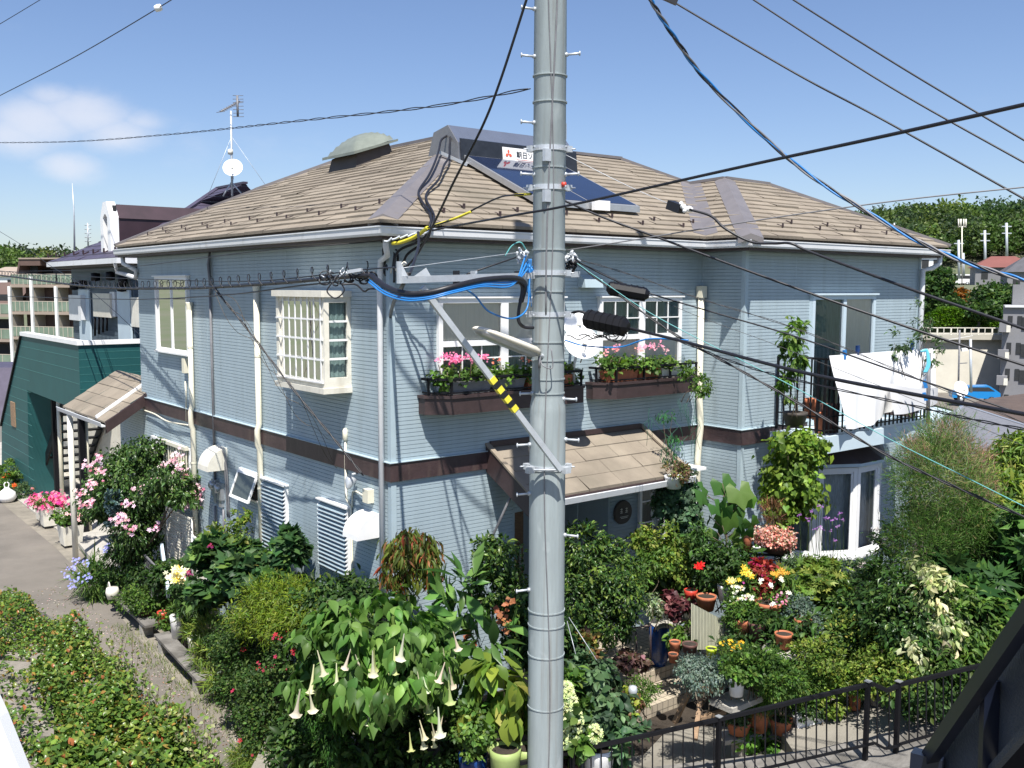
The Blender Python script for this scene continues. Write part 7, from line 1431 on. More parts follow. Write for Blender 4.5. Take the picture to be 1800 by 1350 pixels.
# corner plants
t, B = plant('weeping_maple', 'weeping shrub with mixed green and rust leaves at the house corner', 'shrub', [(722, 965, 11.4, 38, 36, .3), (705, 1000, 11.3, 26, 30, .3), (752, 990, 11.3, 22, 34, .3)], 1900, .11, [(.13, .17, .03, 3), (.22, .10, .04, 2), (.09, .12, .03, 3), (.30, .06, .03, .5)], T_LONG, .22, stems=7, stem_to=-.3, droop=1.5, upn=.2)
t, B = plant('plumeria', 'rubbery long leaved plant with whorled leaves right of the trumpets', 'shrub', [(830, 1060, 10.7, 50, 30, .3), (862, 1110, 10.5, 30, 32, .3), (805, 1030, 10.9, 30, 16, .25)], 130, .30, [(.07, .15, .035), (.10, .20, .05)], _ov([.08, .5, .9, 1.0, .5, .02], -.2, .06), .30, stems=4, stem_to=-.3, droop=-.1, m=LEAFG, hollow=.8)
flowers(t, B, 0, .06, [(.32, .11, .05), (.36, .15, .07)], T_SIMPLE, pts=cluster_pts([(880, 1075), (888, 1095), (825, 1122), (893, 1108), (895, 1058)], 9, 5, 10.75), name='dried_flower')
plant('citrus_shrub', 'dark glossy citrus shrub left of the pole under the canopy', 'shrub', [(880, 985, 11.3, 34, 36, .35), (860, 1030, 11.2, 36, 36, .35), (905, 1050, 11.1, 28, 40, .35), (855, 965, 11.4, 18, 24, .25)], 3800, .065, G2+[(.10, .16, .03, 2)], T_OVATE, .42, stems=6, stem_to=-.3, m=LEAFG)
plant('citrus_shrub', 'big glossy citrus shrub just right of the pole before the door', 'shrub', [(1025, 960, 11.4, 34, 40, .35), (1060, 1010, 11.3, 60, 45, .45), (1092, 1050, 11.1, 36, 40, .35), (1020, 1050, 11.2, 40, 50, .4), (1062, 1100, 11.1, 46, 30, .35), (1075, 960, 11.4, 16, 24, .2)], 9500, .06, G2+[(.11, .17, .03, 2)], T_OVATE, .40, stems=10, stem_to=-.3, m=LEAFG)
plant('flowering_shrub', 'mid green shrub behind the citrus near the name plate', 'shrub', [(1120, 1000, 11.8, 34, 30, .3), (1160, 985, 11.9, 30, 24, .3)], 1900, .055, G1, T_OVATE, .4, stems=4, stem_to=-.1)
t, B = plant('rose_bush', 'light green bushy rose in front of the porch window', 'shrub', [(1165, 950, 12.2, 50, 26, .35), (1130, 945, 12.2, 24, 24, .3), (1190, 975, 12.1, 40, 24, .35), (1200, 1000, 12, 34, 24, .3)], 2900, .055, G3, T_OVATE, .6, stems=6, stem_to=.1)
t, B = plant('window_climber', 'blue green climber covering the porch window', 'vine', [(1185, 880, 12.7, 34, 36, .2), (1195, 840, 12.8, 24, 22, .18), (1200, 930, 12.6, 32, 36, .2), (1225, 890, 12.7, 10, 45, .15)], 2900, .05, [(.06, .12, .06, 3), (.09, .16, .08, 2)], T_PALM, .9, stems=6, stem_to=.1, droop=.8)
b = MB()
for k in range(4): b = b
t_ = thing('white_trellis', 'white scalloped garden trellis arch by the porch window', 'trellis', at(1150, 930, 12.75)); 
for (x, y0, y1) in [(1150, 845, 930), (1219, 838, 950)]: b = MB(); b.tube(spline([at(x+3*math.sin(y*.2), y, 14.2) for y in range(y0, y1, 8)], 3), .035, 6); b.build('upright', 'white', t_)
b = MB(); b.tube(spline([at(1150, 846, 14.2), at(1185, 842, 14.2), at(1219, 832, 14.2)]), .03, 6); b.build('top_bar', 'white', t_)
b = MB(); c = at(1186, 855, 12.3); potmesh(c, .13, .17).build; tp_ = pot_at(1184, 858, 12.35, 34, 22, 'gutter', 'small grey hanging pot at the canopy gutter end', 'hanging_pot'); plant('hanging_plant', 'reddish wispy plant in the hanging pot on the canopy corner', 'plant', [(1190, 826, 12.3, 24, 12, .2), (1205, 832, 12.3, 18, 12, .2)], 500, .05, [(.14, .16, .05), (.2, .12, .07)], T_SIMPLE, .5, stems=3, stem_to=2.6)
# big lobed leaves
t = thing('okra_tree', 'young tree with huge lobed leaves in front of the jutting wall', 'tree', at(1275, 1040, 11.8)); LP = [(1258, 900, 20), (1288, 880, 20), (1310, 945, 22), (1270, 935, 22), (1270, 865, 30), (1235, 880, 30), (1300, 880, 34), (1315, 890, 22), (1275, 905, 26), (1285, 925, 36), (1305, 925, 30), (1250, 920, 20), (1320, 930, 22), (1295, 900, 22), (1262, 950, 26), (1240, 945, 18), (1325, 970, 22), (1300, 960, 26)]
Pp = np.array([at(x, y-r*.5, 13.1+.25*rng.normal()*.4) for x, y, r in LP]); k = len(LP); scatter('foliage', _palm(5, .62, -.35), Pp, np.tile(UP*-1., (k, 1))+rdir(k)*.55, np.tile(-FW*.75+UP*.75, (k, 1))+rdir(k)*.3, np.array([r*1.05*13.1/F for _, _, r in LP]), 1.0, pick([(.05, .12, .03), (.07, .15, .035), (.10, .18, .035)], k, .12), t)
b = MB(); b.tube(spline([at(1280, 1060, 13.2), at(1278, 980, 13.2), at(1275, 900, 13.2), at(1272, 870, 13.2)]), [.02-.0005*i for i in range(25)], 6)
for x, y, r in LP: b.tube([at(1277, min(1000, y+15), 13.2), at(x, y-r*.5, 13.15)], .006, 4)
b.build('trunk', 'bark', t)
plant('shrub', 'dark shaded leaves below the huge lobed leaves', 'shrub', [(1275, 1000, 11.7, 50, 40, .35), (1310, 985, 11.9, 26, 30, .3), (1240, 1000, 11.8, 22, 45, .3)], 3000, .07, G2, T_OVATE, .5, stems=6, stem_to=-.2)
t, B = plant('camellia', 'slim potted shrub with one red bloom between porch and jutting wall', 'potted plant', [(1236, 985, 11.6, 20, 50, .22), (1225, 940, 11.7, 20, 24, .2)], 1500, .055, G2+[(.1, .2, .04, 2)], T_OVATE, .5, stems=3, stem_to=-.1)
flowers(t, B, 0, .09, [(.6, .01, .01)], T_FLOWER, pts=cluster_pts([(1231, 994)], 7, 2.2, 11.3), name='blossom')
pot_at(1241, 1072, 11.3, 36, 26, 'terracotta', 'round terracotta pot on the stand behind the white corrugated sheet'); pot_at(1276, 1055, 11.4, 32, 28, 'white', 'white enamel pot on a wire stand'); pot_at(1214, 1050, 11.6, 24, 14, 'redplastic', 'bright orange red trough on the porch shelf', taper=.9)
plant('potted_plant', 'dark bushy plant rising from the white enamel pot', 'potted plant', [(1276, 1000, 11.35, 24, 30, .2)], 900, .05, G2, T_OVATE, .5, stems=3, stem_to=.3)
t, B = plant('fittonia', 'mound of tiny pink and white leaves in a raised bowl', 'flowers', [(1362, 945, 12.0, 34, 13, .3), (1345, 940, 12, 20, 10, .25)], 1800, .04, [(.60, .25, .20, 3), (.75, .55, .45, 2), (.14, .14, .05, 1)], T_SIMPLE, .7, stems=2, stem_to=1.2)
pot_at(1365, 968, 12.1, 62, 16, 'brownpot', 'wide dark bowl holding the pink leaved mound', taper=.85); pot_at(1313, 968, 11.9, 16, 30, 'terracotta', 'small terracotta pot left of the pink mound', taper=.8); pot_at(1330, 966, 11.8, 14, 5, 'white', 'little white dish beside the pink mound', 'dish', soil=False)
for k, (x, y, w_, m_) in enumerate([(1350, 974, 60, 'black')]): b = MB(); b.tube([at(x-w_/2, y, 13.2), at(x+w_/2, y+2, 13.2)], .02, 5); b.tube([at(x-20, y, 13.2), at(x-20, y+60, 13.2)], .015, 5); b.tube([at(x+22, y, 13.2), at(x+22, y+60, 13.2)], .015, 5); b.tube([at(x-w_/2, y, 13.4), at(x+w_/2, y+2, 13.4)], .02, 5); tag(b.build('plant_stand', 'black', base=at(x, y+60, 12)), 'black metal stand under the wide bowl', 'stand')
plant('dry_stems', 'tangle of dry reddish stems against the wall behind the pink mound', 'plant', [(1358, 905, 12.6, 14, 28, .15)], 420, .09, [(.22, .10, .05), (.15, .08, .04)], T_BLADE, .06, stems=6, stem_to=1.2, droop=-.8)
# verbena
t = thing('verbena', 'tall thin stemmed purple verbena before the bow window', 'flowers', at(1430, 1020, 12.2)); vp = [(1405, 905), (1420, 912), (1426, 900), (1440, 888), (1445, 930), (1440, 925), (1452, 912), (1463, 915), (1470, 912), (1476, 903), (1482, 914), (1472, 925), (1460, 933), (1468, 950), (1456, 910), (1433, 930), (1422, 916), (1444, 892)]
b = MB()
for (x, y) in vp: b.tube(spline([at(x+rng.normal()*8, 1010, 13.4), at(x+rng.normal()*3, (y+1010)/2, 13.4), at(x, y, 13.25)], 4), .004, 4)
b.build('stem', mat('thin_stem', (.07, .12, .04)), t); flowers(t, None, 0, .022, [(.28, .10, .36), (.36, .17, .44)], pts=cluster_pts(vp, 7, 2.0, 12.2), name='blossom')
plant('spiky_plant', 'sage with thin blue grey foliage under the bow window', 'plant', [(1480, 1000, 12.0, 50, 14, .3), (1540, 998, 12, 40, 18, .3), (1390, 985, 11.9, 20, 20, .3)], 2600, .05, G4, T_OVATE, .3, stems=6, stem_to=.2)
t, B = plant('pale_hydrangea', 'pale pinkish white blooms right under the bow window end', 'flowers', [(1565, 950, 12.4, 24, 24, .3), (1520, 1000, 12, 18, 14, .2)], 700, .06, G4, T_OVATE, .5, stems=3, stem_to=.2); flowers(t, B, 160, .05, [(.75, .62, .58), (.8, .75, .7)], name='blossom', spread=.12)
# flower shelves
t, B = plant('yellow_lily', 'large yellow lilies at the left of the flower shelf', 'flowers', [(1303, 1020, 11.2, 24, 26, .25)], 900, .08, G1, T_LONG, .3, stems=5, stem_to=.2)
flowers(t, B, 0, .09, [(.80, .55, .05, 3), (.8, .7, .3, 1)], T_STAR, pts=cluster_pts([(1296, 1018), (1308, 1008), (1315, 1004), (1290, 1020), (1318, 1012)], 3, 5, 11.0), name='blossom')
t, B = plant('snapdragon', 'white and cream bedding flowers below the yellow lilies', 'flowers', [(1303, 1050, 11.0, 24, 14, .22)], 700, .05, G1, T_OVATE, .4, stems=3, stem_to=.2)
flowers(t, B, 0, .035, [(.75, .75, .62, 3), (.8, .75, .3, 1), (.7, .1, .4, .4)], pts=cluster_pts([(1292, 1043), (1305, 1035), (1300, 1050), (1316, 1046), (1322, 1055), (1310, 1052), (1290, 1055), (1297, 1030)], 6, 4.5, 10.8), name='blossom')
t, B = plant('coleus', 'deep red and crimson coleus in the flower shelf', 'plant', [(1345, 1025, 11.1, 24, 20, .25), (1340, 1000, 11.2, 14, 14, .2)], 900, .07, [(.20, .035, .02, 3), (.30, .05, .04, 2), (.35, .02, .08, 1)], T_OVATE, .55, stems=4, stem_to=.2)
t, B = plant('orange_lily', 'amber lilies with white bell flowers right of the red coleus', 'flowers', [(1372, 1030, 11.0, 20, 24, .22)], 700, .08, G1, T_LONG, .3, stems=4, stem_to=.2)
flowers(t, B, 0, .085, [(.62, .32, .04, 3), (.78, .5, .1, 1)], T_STAR, pts=cluster_pts([(1372, 1005), (1380, 1012), (1366, 1010), (1358, 1008)], 3, 4, 10.9), name='blossom'); flowers(t, B, 0, .06, [(.8, .78, .66)], T_FLOWER, pts=cluster_pts([(1355, 1028), (1373, 1020), (1384, 1045), (1358, 1060), (1340, 1020)], 3, 3, 10.75), name='bell')
t, B = plant('pink_bedding', 'pink and white bedding flowers in the terracotta tub', 'flowers', [(1360, 1050, 10.9, 28, 14, .22)], 800, .05, G1, T_SIMPLE, .5, stems=3, stem_to=.2); flowers(t, B, 0, .032, [(.6, .2, .32, 2), (.8, .5, .6, 1)], pts=cluster_pts([(1372, 1045), (1380, 1052), (1378, 1060), (1366, 1050)], 6, 5, 10.7), name='blossom')
pts_ = [(1350, 1090, 10.8, 50, 34, 'terracotta', 'large terracotta tub under the pink and white flowers'), (1305, 1125, 10.6, 36, 40, 'terracotta', 'terracotta pot left below the flower tub'), (1330, 1130, 10.6, 32, 38, 'brownpot', 'brown pot in the middle below the flower tub'), (1377, 1138, 10.5, 32, 26, 'terracotta', 'round terracotta jar on the small table'), (1410, 1128, 10.6, 30, 42, 'terracotta', 'tall terracotta pot right of the small table jar')]
for (x, y, d, w_, h_, m_, lb) in pts_: pot_at(x, y, d, w_, h_, m_, lb, taper=.7)
for (x, y, d, rx, ry, n, sz, c_, lb) in [(1300, 1080, 10.7, 30, 26, 1500, .05, G1, 'leafy plant in the terracotta pot left of the tub'), (1335, 1085, 10.6, 24, 18, 800, .06, G2, 'dark leafy plant spreading over the brown pot'), (1378, 1108, 10.5, 24, 16, 900, .04, G1, 'fine leaved plant in the round jar'), (1405, 1080, 10.7, 26, 34, 2200, .035, [(.13, .19, .15), (.17, .23, .18), (.09, .14, .10)], 'blue grey trailing plant right of the flower tub'), (1425, 1110, 10.6, 16, 36, 1300, .035, [(.13, .19, .15), (.20, .25, .20)], 'silvery plant hanging beside the tall terracotta pot'), (1330, 1165, 10.6, 50, 26, 2400, .05, G1, 'fresh green bushy plants behind the white bucket'), (1370, 1195, 10.5, 44, 26, 2000, .045, G1, 'leafy plant over the railing end of the small table'), (1290, 1130, 10.7, 20, 20, 700, .05, G4, 'grey green filler plant beside the white sheet')]:
    plant('potted_plant', lb, 'potted plant', [(x, y, d, rx, ry, .22)], n, sz, c_, T_SIMPLE, .5, stems=4, stem_to=0)
t, B = plant('daisy', 'yellow button flowers in front of the corrugated sheet', 'flowers', [(1285, 1140, 10.5, 20, 18, .2)], 500, .05, G1, T_BLADE, .1, stems=4, stem_to=0); flowers(t, B, 0, .035, [(.8, .5, .03)], pts=cluster_pts([(1282, 1128), (1290, 1135), (1300, 1130), (1287, 1142), (1270, 1132), (1298, 1138)], 4, 3, 10.3), name='blossom')
b = MB(); t_ = thing('small_table', 'small grey topped table carrying the terracotta jar', 'table', at(1380, 1200, 10.6)); c = at(1380, 1142, 11.35); b.lathe(c, [(0, -.03), (.26, -.03), (.26, 0), (0, 0)], 20); b.build('table_top', 'concrete', t_); 
for dx in (-.15, .15): b = MB(); b.box(c+np.array([dx-.03, -.03, -.5]), c+np.array([dx+.03, .03, -.03])); b.build('leg', 'concrete', t_)
# corrugated sheet
b = MB(); V = []; nn_ = 60
for i in range(nn_+1):
    a = i/nn_; x = 1215+78*a; d = 12.3-.35*math.sin(a*math.pi)*.8+.012*(1 if i % 2 else -1); y0 = 1062+22*a+(-10 if False else 0)*a; y0 = 1060+26*min(a*1.6, 1)-10*max(0, a-.62)*2.6
    V += [at(x, 1142, d), at(x, y0, d)]
b.add(V, [(2*i, 2*i+2, 2*i+3, 2*i+1) for i in range(nn_)], False); tag(b.build('corrugated_sheet', mat('corrugated', (.50, .50, .40), .6, .12, 6, stretch=(3, 3, .5)), base=at(1250, 1142, 11)), 'curved off white corrugated plastic sheet among the pots', 'sheet')
# porch things
bp = MB(); c = onz(1158, 1168, .13); bp.lathe(c, [(0, 0), (.10, 0), (.125, .1), (.14, .4), (.14, .52), (.125, .55), (.11, .55), (.11, .5), (0, .5)], 24); tag(bp.build('tall_pot', 'bluepot', base=c), 'tall cobalt blue glazed pot on the porch step', 'pot')
b = MB(); c2 = at(1190, 1085, 13.0); t_ = thing('bench', 'narrow grey bench of small pots on the porch', 'bench', c2); b.bar(at(1148, 1102, 13.3), at(1232, 1076, 13.5), .26, .04); b.build('bench_top', 'concrete', t_)
for (x, y) in ((1152, 1102), (1226, 1078)): b = MB(); p = at(x, y, 13.6); b.box(p-np.array([.015, .1, .5]), p+np.array([.015, .1, 0])); b.build('leg', 'concdark', t_)
for k, (x, y, lb) in enumerate([(1151, 1094, 'left small white pot of succulents on the bench'), (1166, 1088, 'right small white pot of succulents on the bench')]):
    pot_at(x, y, 11.6, 16, 14, 'white', lb); plant('succulent', ['tiny green succulent in the left white pot', 'tiny green succulent in the right white pot'][k], 'plant', [(x, y-16, 11.6, 9, 5, .08)], 120, .035, G3, T_OVATE, .5, stems=1, stem_to=.6)
plant('heuchera', 'burgundy leaved heuchera on the bench', 'plant', [(1190, 1062, 11.6, 24, 20, .2)], 500, .06, [(.10, .03, .035, 2), (.20, .10, .10, 1)], T_HEART, 1.0, stems=3, stem_to=.5); plant('heuchera', 'pinkish grey leaved heuchera on the step below', 'plant', [(1112, 1162, 12.0, 22, 16, .2)], 520, .06, [(.22, .13, .12, 2), (.09, .05, .04, 2), (.13, .14, .06, 1)], T_HEART, 1.0, stems=3, stem_to=.1)
plant('variegated_plant', 'white edged leafy plant above the two white pots', 'plant', [(1145, 1065, 11.5, 18, 16, .15)], 500, .045, [(.4, .45, .3), (.15, .22, .08)], T_OVATE, .3, stems=2, stem_to=.5)
pot_at(1212, 1112, 12.2, 22, 40, 'ivory', 'tall cream pot at the right end of the bench'); plant('potted_plant', 'grey leaved plant in the tall cream pot', 'potted plant', [(1205, 1058, 11.6, 14, 12, .12)], 300, .045, G4, T_OVATE, .5, stems=2, stem_to=.6)
for k, (x, y, w_, h_, m_, lb) in enumerate([(1186, 1150, 20, 24, 'terracotta', 'small dark clay pot right of the blue pot'), (1183, 1164, 18, 16, 'terracotta', 'round pale clay jar at the foot of the blue pot'), (1212, 1152, 28, 22, 'brownpot', 'brown pot holding a broad leaved plant beside the steps'), (1250, 1158, 20, 20, 'limegreen', 'lime green pot beside the corrugated sheet')]): pot_at(x, y, 11.3, w_, h_, m_, lb)
plant('potted_plant', 'broad leaved plant in the brown pot beside the steps', 'potted plant', [(1215, 1115, 11.2, 26, 18, .2), (1188, 1120, 11.4, 12, 22, .15)], 500, .075, G1, T_OVATE, .4, stems=3, stem_to=.2)
t_ = thing('plant_rack', 'thin rusty wire plant rack on the porch step', 'stand', at(1118, 1170, 11.3)); b = MB()
for (x0, y0, x1, y1) in [(1092, 1100, 1095, 1160), (1118, 1110, 1120, 1185), (1144, 1100, 1144, 1165), (1106, 1104, 1144, 1100), (1092, 1100, 1118, 1110)]: b.tube([at(x0, y0, 12.4), at(x1, y1, 12.4)], .009, 5)
b.build('frame', 'brown', t_)
# succulent table on wooden legs
t_ = thing('wooden_stool', 'rough wooden three legged stand under the grey green succulents', 'stand', at(1235, 1290, 10.7))
for (x0, y0, x1, y1, d1) in [(1216, 1205, 1186, 1270, 10.9), (1233, 1212, 1222, 1300, 10.3), (1262, 1205, 1273, 1250, 10.9)]: b = MB(); b.bar(at(x0, y0, 10.7), at(x1, y1, d1), .05); b.build('leg', 'wood', t_)
b = MB(); b.bar(at(1230, 1264, 10.5), at(1274, 1250, 10.7), .05); b.build('rail', 'wood', t_); b = MB(); c = at(1238, 1200, 10.7); b.lathe(c, [(0, -.03), (.22, -.03), (.22, .02), (0, .02)], 16); b.build('stool_top', 'wood', t_)
plant('sedum', 'spilling mound of blue grey sedum on the wooden stand', 'plant', [(1235, 1185, 10.55, 46, 26, .3), (1215, 1175, 10.6, 26, 18, .25), (1262, 1180, 10.6, 22, 22, .25)], 5200, .026, [(.16, .22, .17, 3), (.11, .16, .12, 2), (.22, .28, .22, 1)], T_OVATE, .5, stems=3, stem_to=.35, droop=.9, spread=.1)
pot_at(1294, 1222, 10.45, 30, 38, 'white', 'white ribbed bucket pot right of the wooden stand', taper=.75); plant('potted_plant', 'fresh leafy plant over the white bucket pot', 'potted plant', [(1300, 1175, 10.4, 30, 20, .2)], 1000, .05, G1, T_SIMPLE, .7, stems=3, stem_to=.2)
b = MB(); c = at(1290, 1228, 10.6); b.box(c-np.array([.22, .16, .06]), c+np.array([.3, .16, 0])); tag(b.build('stone_slab', 'concrete', base=c), 'pale stone slab carrying the white bucket', 'slab')
# row of pots behind the railing on the kerb shelf
shf = thing('pot_shelf', 'low pale block and plank shelf of pots behind the railing', 'shelf', at(1420, 1300, 10.6))
for (x0, y0, x1, y1, m_) in [(1270, 1296, 1335, 1284, 'concrete'), (1335, 1290, 1450, 1266, 'concdark'), (1450, 1268, 1580, 1238, 'concrete'), (1580, 1240, 1700, 1218, 'concdark')]: b = MB(); b.bar(at(x0, y0+2, 11.0), at(x1, y1+2, 11.0), .24, .05); b.build('plank', m_, shf)
for x, y in ((1310, 1310), (1470, 1285), (1510, 1275)): b = MB(); p = at(x, y, 11.0); b.box(p-np.array([.12, .1, .14]), p+np.array([.12, .1, .12])); b.build('block', 'concrete', shf)
row = [(1298, 1288, 44, 22, 'terracotta', 'wide terracotta bowl at the left end of the railing row'), (1334, 1284, 36, 40, 'terracotta', 'square terracotta pot second in the railing row'), (1372, 1288, 40, 26, 'terracotta', 'terracotta bowl with bare soil in the railing row'), (1502, 1246, 24, 40, 'terracotta', 'tall orange pot behind the first thick railing post'), (1540, 1238, 28, 32, 'concdark', 'grey brown pot just right of the thick railing post'), (1576, 1232, 32, 28, 'brownpot', 'pinkish brown pot between the two thick posts'), (1640, 1252, 36, 14, 'terracotta', 'low clay bowl at the right end of the railing row')]
for (x, y, w_, h_, m_, lb) in row: pot_at(x, y, 10.93, w_, h_, m_, lb, taper=.75)
b = MB(); c0_, c1_ = at(1397, 1280, 10.93), at(1442, 1268, 10.93); b.bar(c0_+(0, 0, .07), c1_+(0, 0, .07), .16, .14); b.bar(c0_+(0, 0, .15), c1_+(0, 0, .15), .19, .03); tag(b.build('white_trough', 'white', base=c0_), 'long white plastic trough in the railing row', 'planter')
for (x, y, rx, ry, n, sz, c_, tpl, asp, lb) in [(1298, 1255, 22, 14, 500, .04, G4, T_SIMPLE, .5, 'grey leaved plant in the wide bowl'), (1330, 1225, 26, 26, 1400, .12, G1, T_BLADE, .05, 'grassy tuft in the square terracotta pot'), (1340, 1310, 34, 18, 700, .075, [(.11, .24, .04), (.15, .3, .05)], T_OVATE, .7, 'bright lettuce green plant growing at the street edge'), (1372, 1258, 10, 8, 120, .04, G2, T_SIMPLE, .5, 'few shoots in the bare soil bowl'), (1420, 1245, 30, 14, 700, .045, G2, T_SIMPLE, .6, 'dark plants in the white trough'), (1455, 1230, 24, 26, 1000, .05, G3, T_SIMPLE, .7, 'yellow green plant with yellow flowers near the trough'), (1390, 1205, 30, 20, 1500, .11, G3, T_BLADE, .045, 'arching grass behind the terracotta bowls'), (1500, 1195, 40, 22, 1500, .05, G3, T_SIMPLE, .6, 'light shrublet above the tall orange pot'), (1565, 1200, 34, 20, 1200, .05, G1, T_SIMPLE, .6, 'green plant over the pots between thick posts'), (1420, 1200, 30, 24, 1300, .045, G1, T_SIMPLE, .5, 'leafy filler above the white trough')]:
    plant('potted_plant', lb, 'potted plant', [(x, y, 10.9, rx, ry, .18)], n, sz, c_, tpl, asp, stems=3, stem_to=.1)
# plants right of the pole at the bottom
t, B = plant('hydrangea', 'hydrangea with creamy green flower heads beside the pole', 'flowers', [(1000, 1240, 9.95, 26, 60, .25), (1015, 1300, 9.9, 20, 40, .2)], 900, .10, G1, T_OVATE, .6, stems=5, stem_to=-.3)
hp = [(995, 1215), (1002, 1235), (990, 1250), (1012, 1265), (1008, 1285), (993, 1300), (992, 1228), (1045, 1290)]; flowers(t, B, 0, .035, [(.55, .62, .28, 3), (.65, .70, .42, 2)], pts=np.concatenate([at(x, y, 9.75)+rdir(110)*np.array([.075, .075, .095]) for x, y in hp]), name='flower_head')
plant('shrub', 'grey green broad leaved shrub in the white bin right of the pole', 'shrub', [(1045, 1180, 10.4, 44, 30, .3), (1060, 1215, 10.3, 44, 34, .3), (1050, 1255, 10.1, 40, 30, .3), (1020, 1180, 10.5, 26, 26, .25)], 1500, .095, [(.06, .11, .05, 3), (.09, .15, .07, 2)], T_OVATE, .62, stems=6, stem_to=-.2, droop=.7)
plant('shrub', 'reddish yellow leaved plant behind the grey green shrub', 'shrub', [(1020, 1140, 10.9, 36, 22, .25)], 600, .07, [(.25, .2, .06), (.18, .08, .04), (.12, .16, .04)], T_PALM, .9, stems=3, stem_to=0)
plant('groundcover', 'fine leaved green tuft at the edge of the tiled steps', 'plant', [(1125, 1215, 10.9, 30, 18, .2)], 1300, .035, G1, T_SIMPLE, .4, stems=3, stem_to=0); plant('lime_leaf_plant', 'lime yellow leaved plant left of the lower step', 'plant', [(1108, 1245, 10.4, 18, 16, .18), (1098, 1225, 10.5, 16, 14, .15)], 420, .06, [(.30, .36, .05), (.2, .28, .05), (.18, .10, .05)], T_OVATE, .7, stems=3, stem_to=-.1)
plant('shrub', 'blue green leaved plant hanging over the railing near the white bin', 'shrub', [(1095, 1285, 10.1, 30, 26, .25), (1080, 1310, 10, 22, 20, .2)], 500, .09, [(.05, .11, .05), (.08, .15, .06)], T_OVATE, .6, stems=3, stem_to=-.2)
pot_at(1052, 1372, 9.98, 56, 62, 'white', 'white bucket bin with marks behind the railing right of the pole', 'white_bin', taper=.8); pot_at(1097, 1352, 10.05, 22, 48, 'brownpot', 'dark red pot right of the white bin'); pot_at(1000, 1395, 10.1, 40, 60, 'brownpot', 'brown pot hidden at the foot of the hydrangea')
b = MB(); c = at(1112, 1232, 10.4); b.lathe(c, [(0, 0), (.012, 0), (.012, .05), (.045, .06), (.05, .12), (.04, .16), (0, .17)], 14); tag(b.build('garden_light', 'steel', base=c), 'small silver solar garden light beside the tiled steps', 'garden light')
b = MB()
for (x0, y0, x1, y1) in [(997, 1092, 1012, 1150), (1000, 1085, 1052, 1165)]: b.tube([at(x0, y0, 10.6), at(x1, y1, 10.3)], .004, 4)
tag(b.build('plant_cane', 'steel', base=at(1000, 1090, 10.6)), 'two thin pale support canes right of the pole', 'canes')
# shadowed underplanting so that bare soil reads as a garden
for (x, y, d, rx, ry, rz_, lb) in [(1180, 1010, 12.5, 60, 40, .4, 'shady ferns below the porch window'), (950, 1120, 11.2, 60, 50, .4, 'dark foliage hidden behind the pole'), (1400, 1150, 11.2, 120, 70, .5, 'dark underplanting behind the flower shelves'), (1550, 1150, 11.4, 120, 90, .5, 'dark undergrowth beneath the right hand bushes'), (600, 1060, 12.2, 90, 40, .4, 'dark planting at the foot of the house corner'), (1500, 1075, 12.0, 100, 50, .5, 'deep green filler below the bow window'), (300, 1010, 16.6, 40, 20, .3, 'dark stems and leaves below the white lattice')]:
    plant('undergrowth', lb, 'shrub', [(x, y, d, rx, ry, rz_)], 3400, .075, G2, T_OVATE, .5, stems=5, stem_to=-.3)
# ---------------- foreground hedge
hd = thing('creeping_hedge', 'low spreading hedge of small green and rusty leaves at lower left', 'hedge', HB[3]+(0, 0, 1.4))
k = 60000; U1 = rng.random((k*2, 2)); xx = -120+U1[:, 0]*560; yy = 1000+U1[:, 1]*420
edge = np.interp(xx, [-120, 0, 60, 130, 180, 240, 300, 340, 385, 440], [995, 1024, 1050, 1094, 1132, 1190, 1250, 1290, 1352, 1520]); bare = np.interp(yy, [1000, 1120, 1140, 1200, 1270, 1340, 1420], [-200, -200, 42, 82, 104, 62, 30])+14*np.sin(yy*.21)+10*rng.normal(size=len(yy))
keep = (yy > edge+4*rng.normal(size=len(yy))) & ((xx > bare) | (rng.random(len(xx)) < .10)); xx, yy, edge = xx[keep][:k], yy[keep][:k], edge[keep][:k]
nz_ = .09*np.sin(xx*.045+yy*.03)+.07*np.sin(yy*.06-xx*.02)+.05*np.sin(xx*.11+3)*np.sin(yy*.09)
depthz = rng.random(len(xx)); P = np.array([onz(x, y, 1.62) for x, y in zip(xx, yy)]); P[:, 2] += nz_-.20*depthz**1.5+.0; n_ = len(P)
near = np.clip((yy-1000)/350, 0, 1)
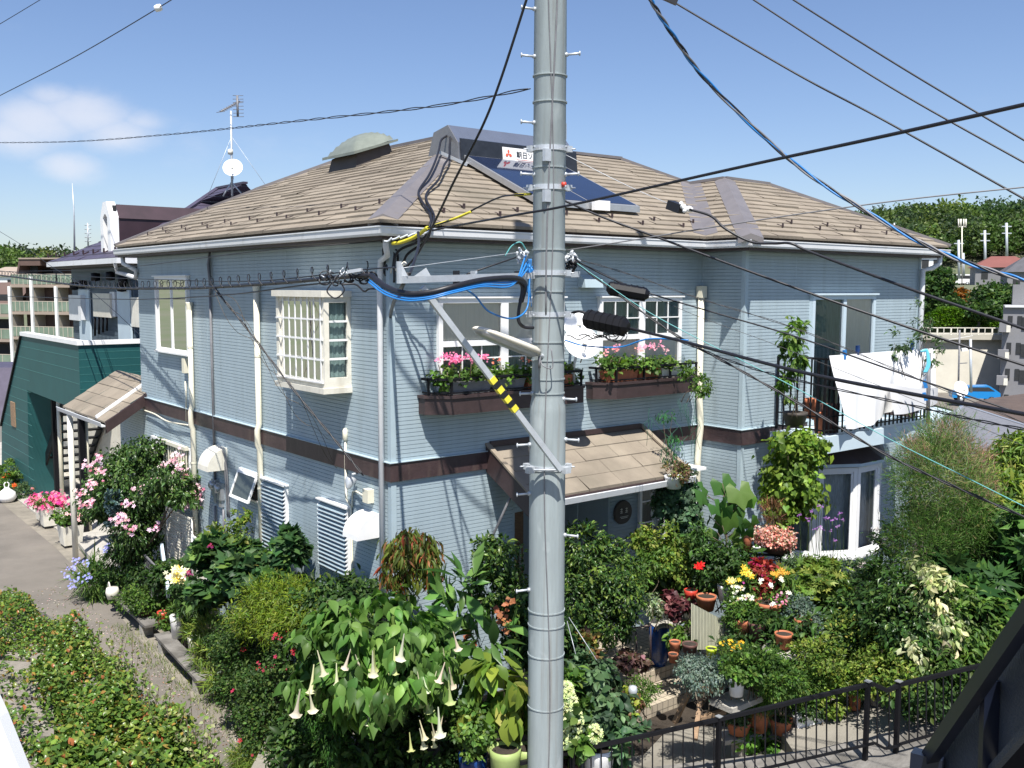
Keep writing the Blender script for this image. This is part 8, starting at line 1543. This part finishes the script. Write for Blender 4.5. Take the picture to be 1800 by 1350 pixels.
scatter('foliage', T_OVATE, P, rdir(n_)+(0, 0, .15), rdir(n_)*.55+UP*.9, (.030+.022*near)*(1+.25*rng.normal(size=n_)).clip(.5, 1.8), .68, pick([(.10, .17, .03, 5), (.065, .12, .025, 4), (.17, .22, .04, 2.5), (.30, .20, .05, .6), (.28, .10, .04, .35)], n_), hd, LEAFG)
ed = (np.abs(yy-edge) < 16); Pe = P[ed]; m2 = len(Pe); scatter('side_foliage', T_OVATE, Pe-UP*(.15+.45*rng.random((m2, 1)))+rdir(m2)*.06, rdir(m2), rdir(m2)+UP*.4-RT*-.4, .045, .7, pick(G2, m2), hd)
b = MB(); tw = []; tl = []
for q_ in range(60):
    x = 150+230*rng.random(); y = np.interp(x, [130, 240, 340, 385], [1075, 1165, 1262, 1330])+15+60*rng.random(); p = onz(x, y, 1.6); dv = np.array([rng.normal()*.10, rng.normal()*.1, .14+.16*rng.random()]); b.tube([p-(0, 0, .1), p+dv], .003, 4); tw.append((p, dv))
b.build('twig', 'bark', hd)
Pt_ = np.array([p+dv*t_+rng.normal(size=3)*.015 for p, dv in tw for t_ in np.linspace(.3, 1, 8)]); scatter('shoot_leaves', T_OVATE, Pt_, rdir(len(Pt_))+(0, 0, .4), rdir(len(Pt_))+UP, .042, .7, pick([(.2, .27, .07), (.14, .22, .04), (.3, .3, .14)], len(Pt_)), hd)
# fallen petals and leaves on the alley
k = 900; P = np.stack([-1.3-.9*np.abs(rng.normal(size=k))*.7, 1+9*rng.random(k), np.full(k, -.592)], 1); o = scatter('fallen_petals', T_SIMPLE, P, rdir(k)*np.array([1, 1, .05]), np.tile(UP, (k, 1))+rdir(k)*.15, .03, .8, pick([(.6, .5, .45), (.3, .2, .1), (.5, .35, .35), (.12, .16, .05)], k), None, LEAF2, base=(-1.5, 5, -.6)); tag(o, None, None, kind='stuff')
k = 1500; P = np.stack([-1.25+.12*rng.normal(size=k), -2+9*rng.random(k), np.full(k, -.59)], 1); o = scatter('kerb_weeds', T_BLADE, P, rdir(k)*.6+UP, rdir(k), .07, .12, pick(G3, k), None, LEAF, base=(-1.25, 2, -.6)); tag(o, None, None, kind='stuff')
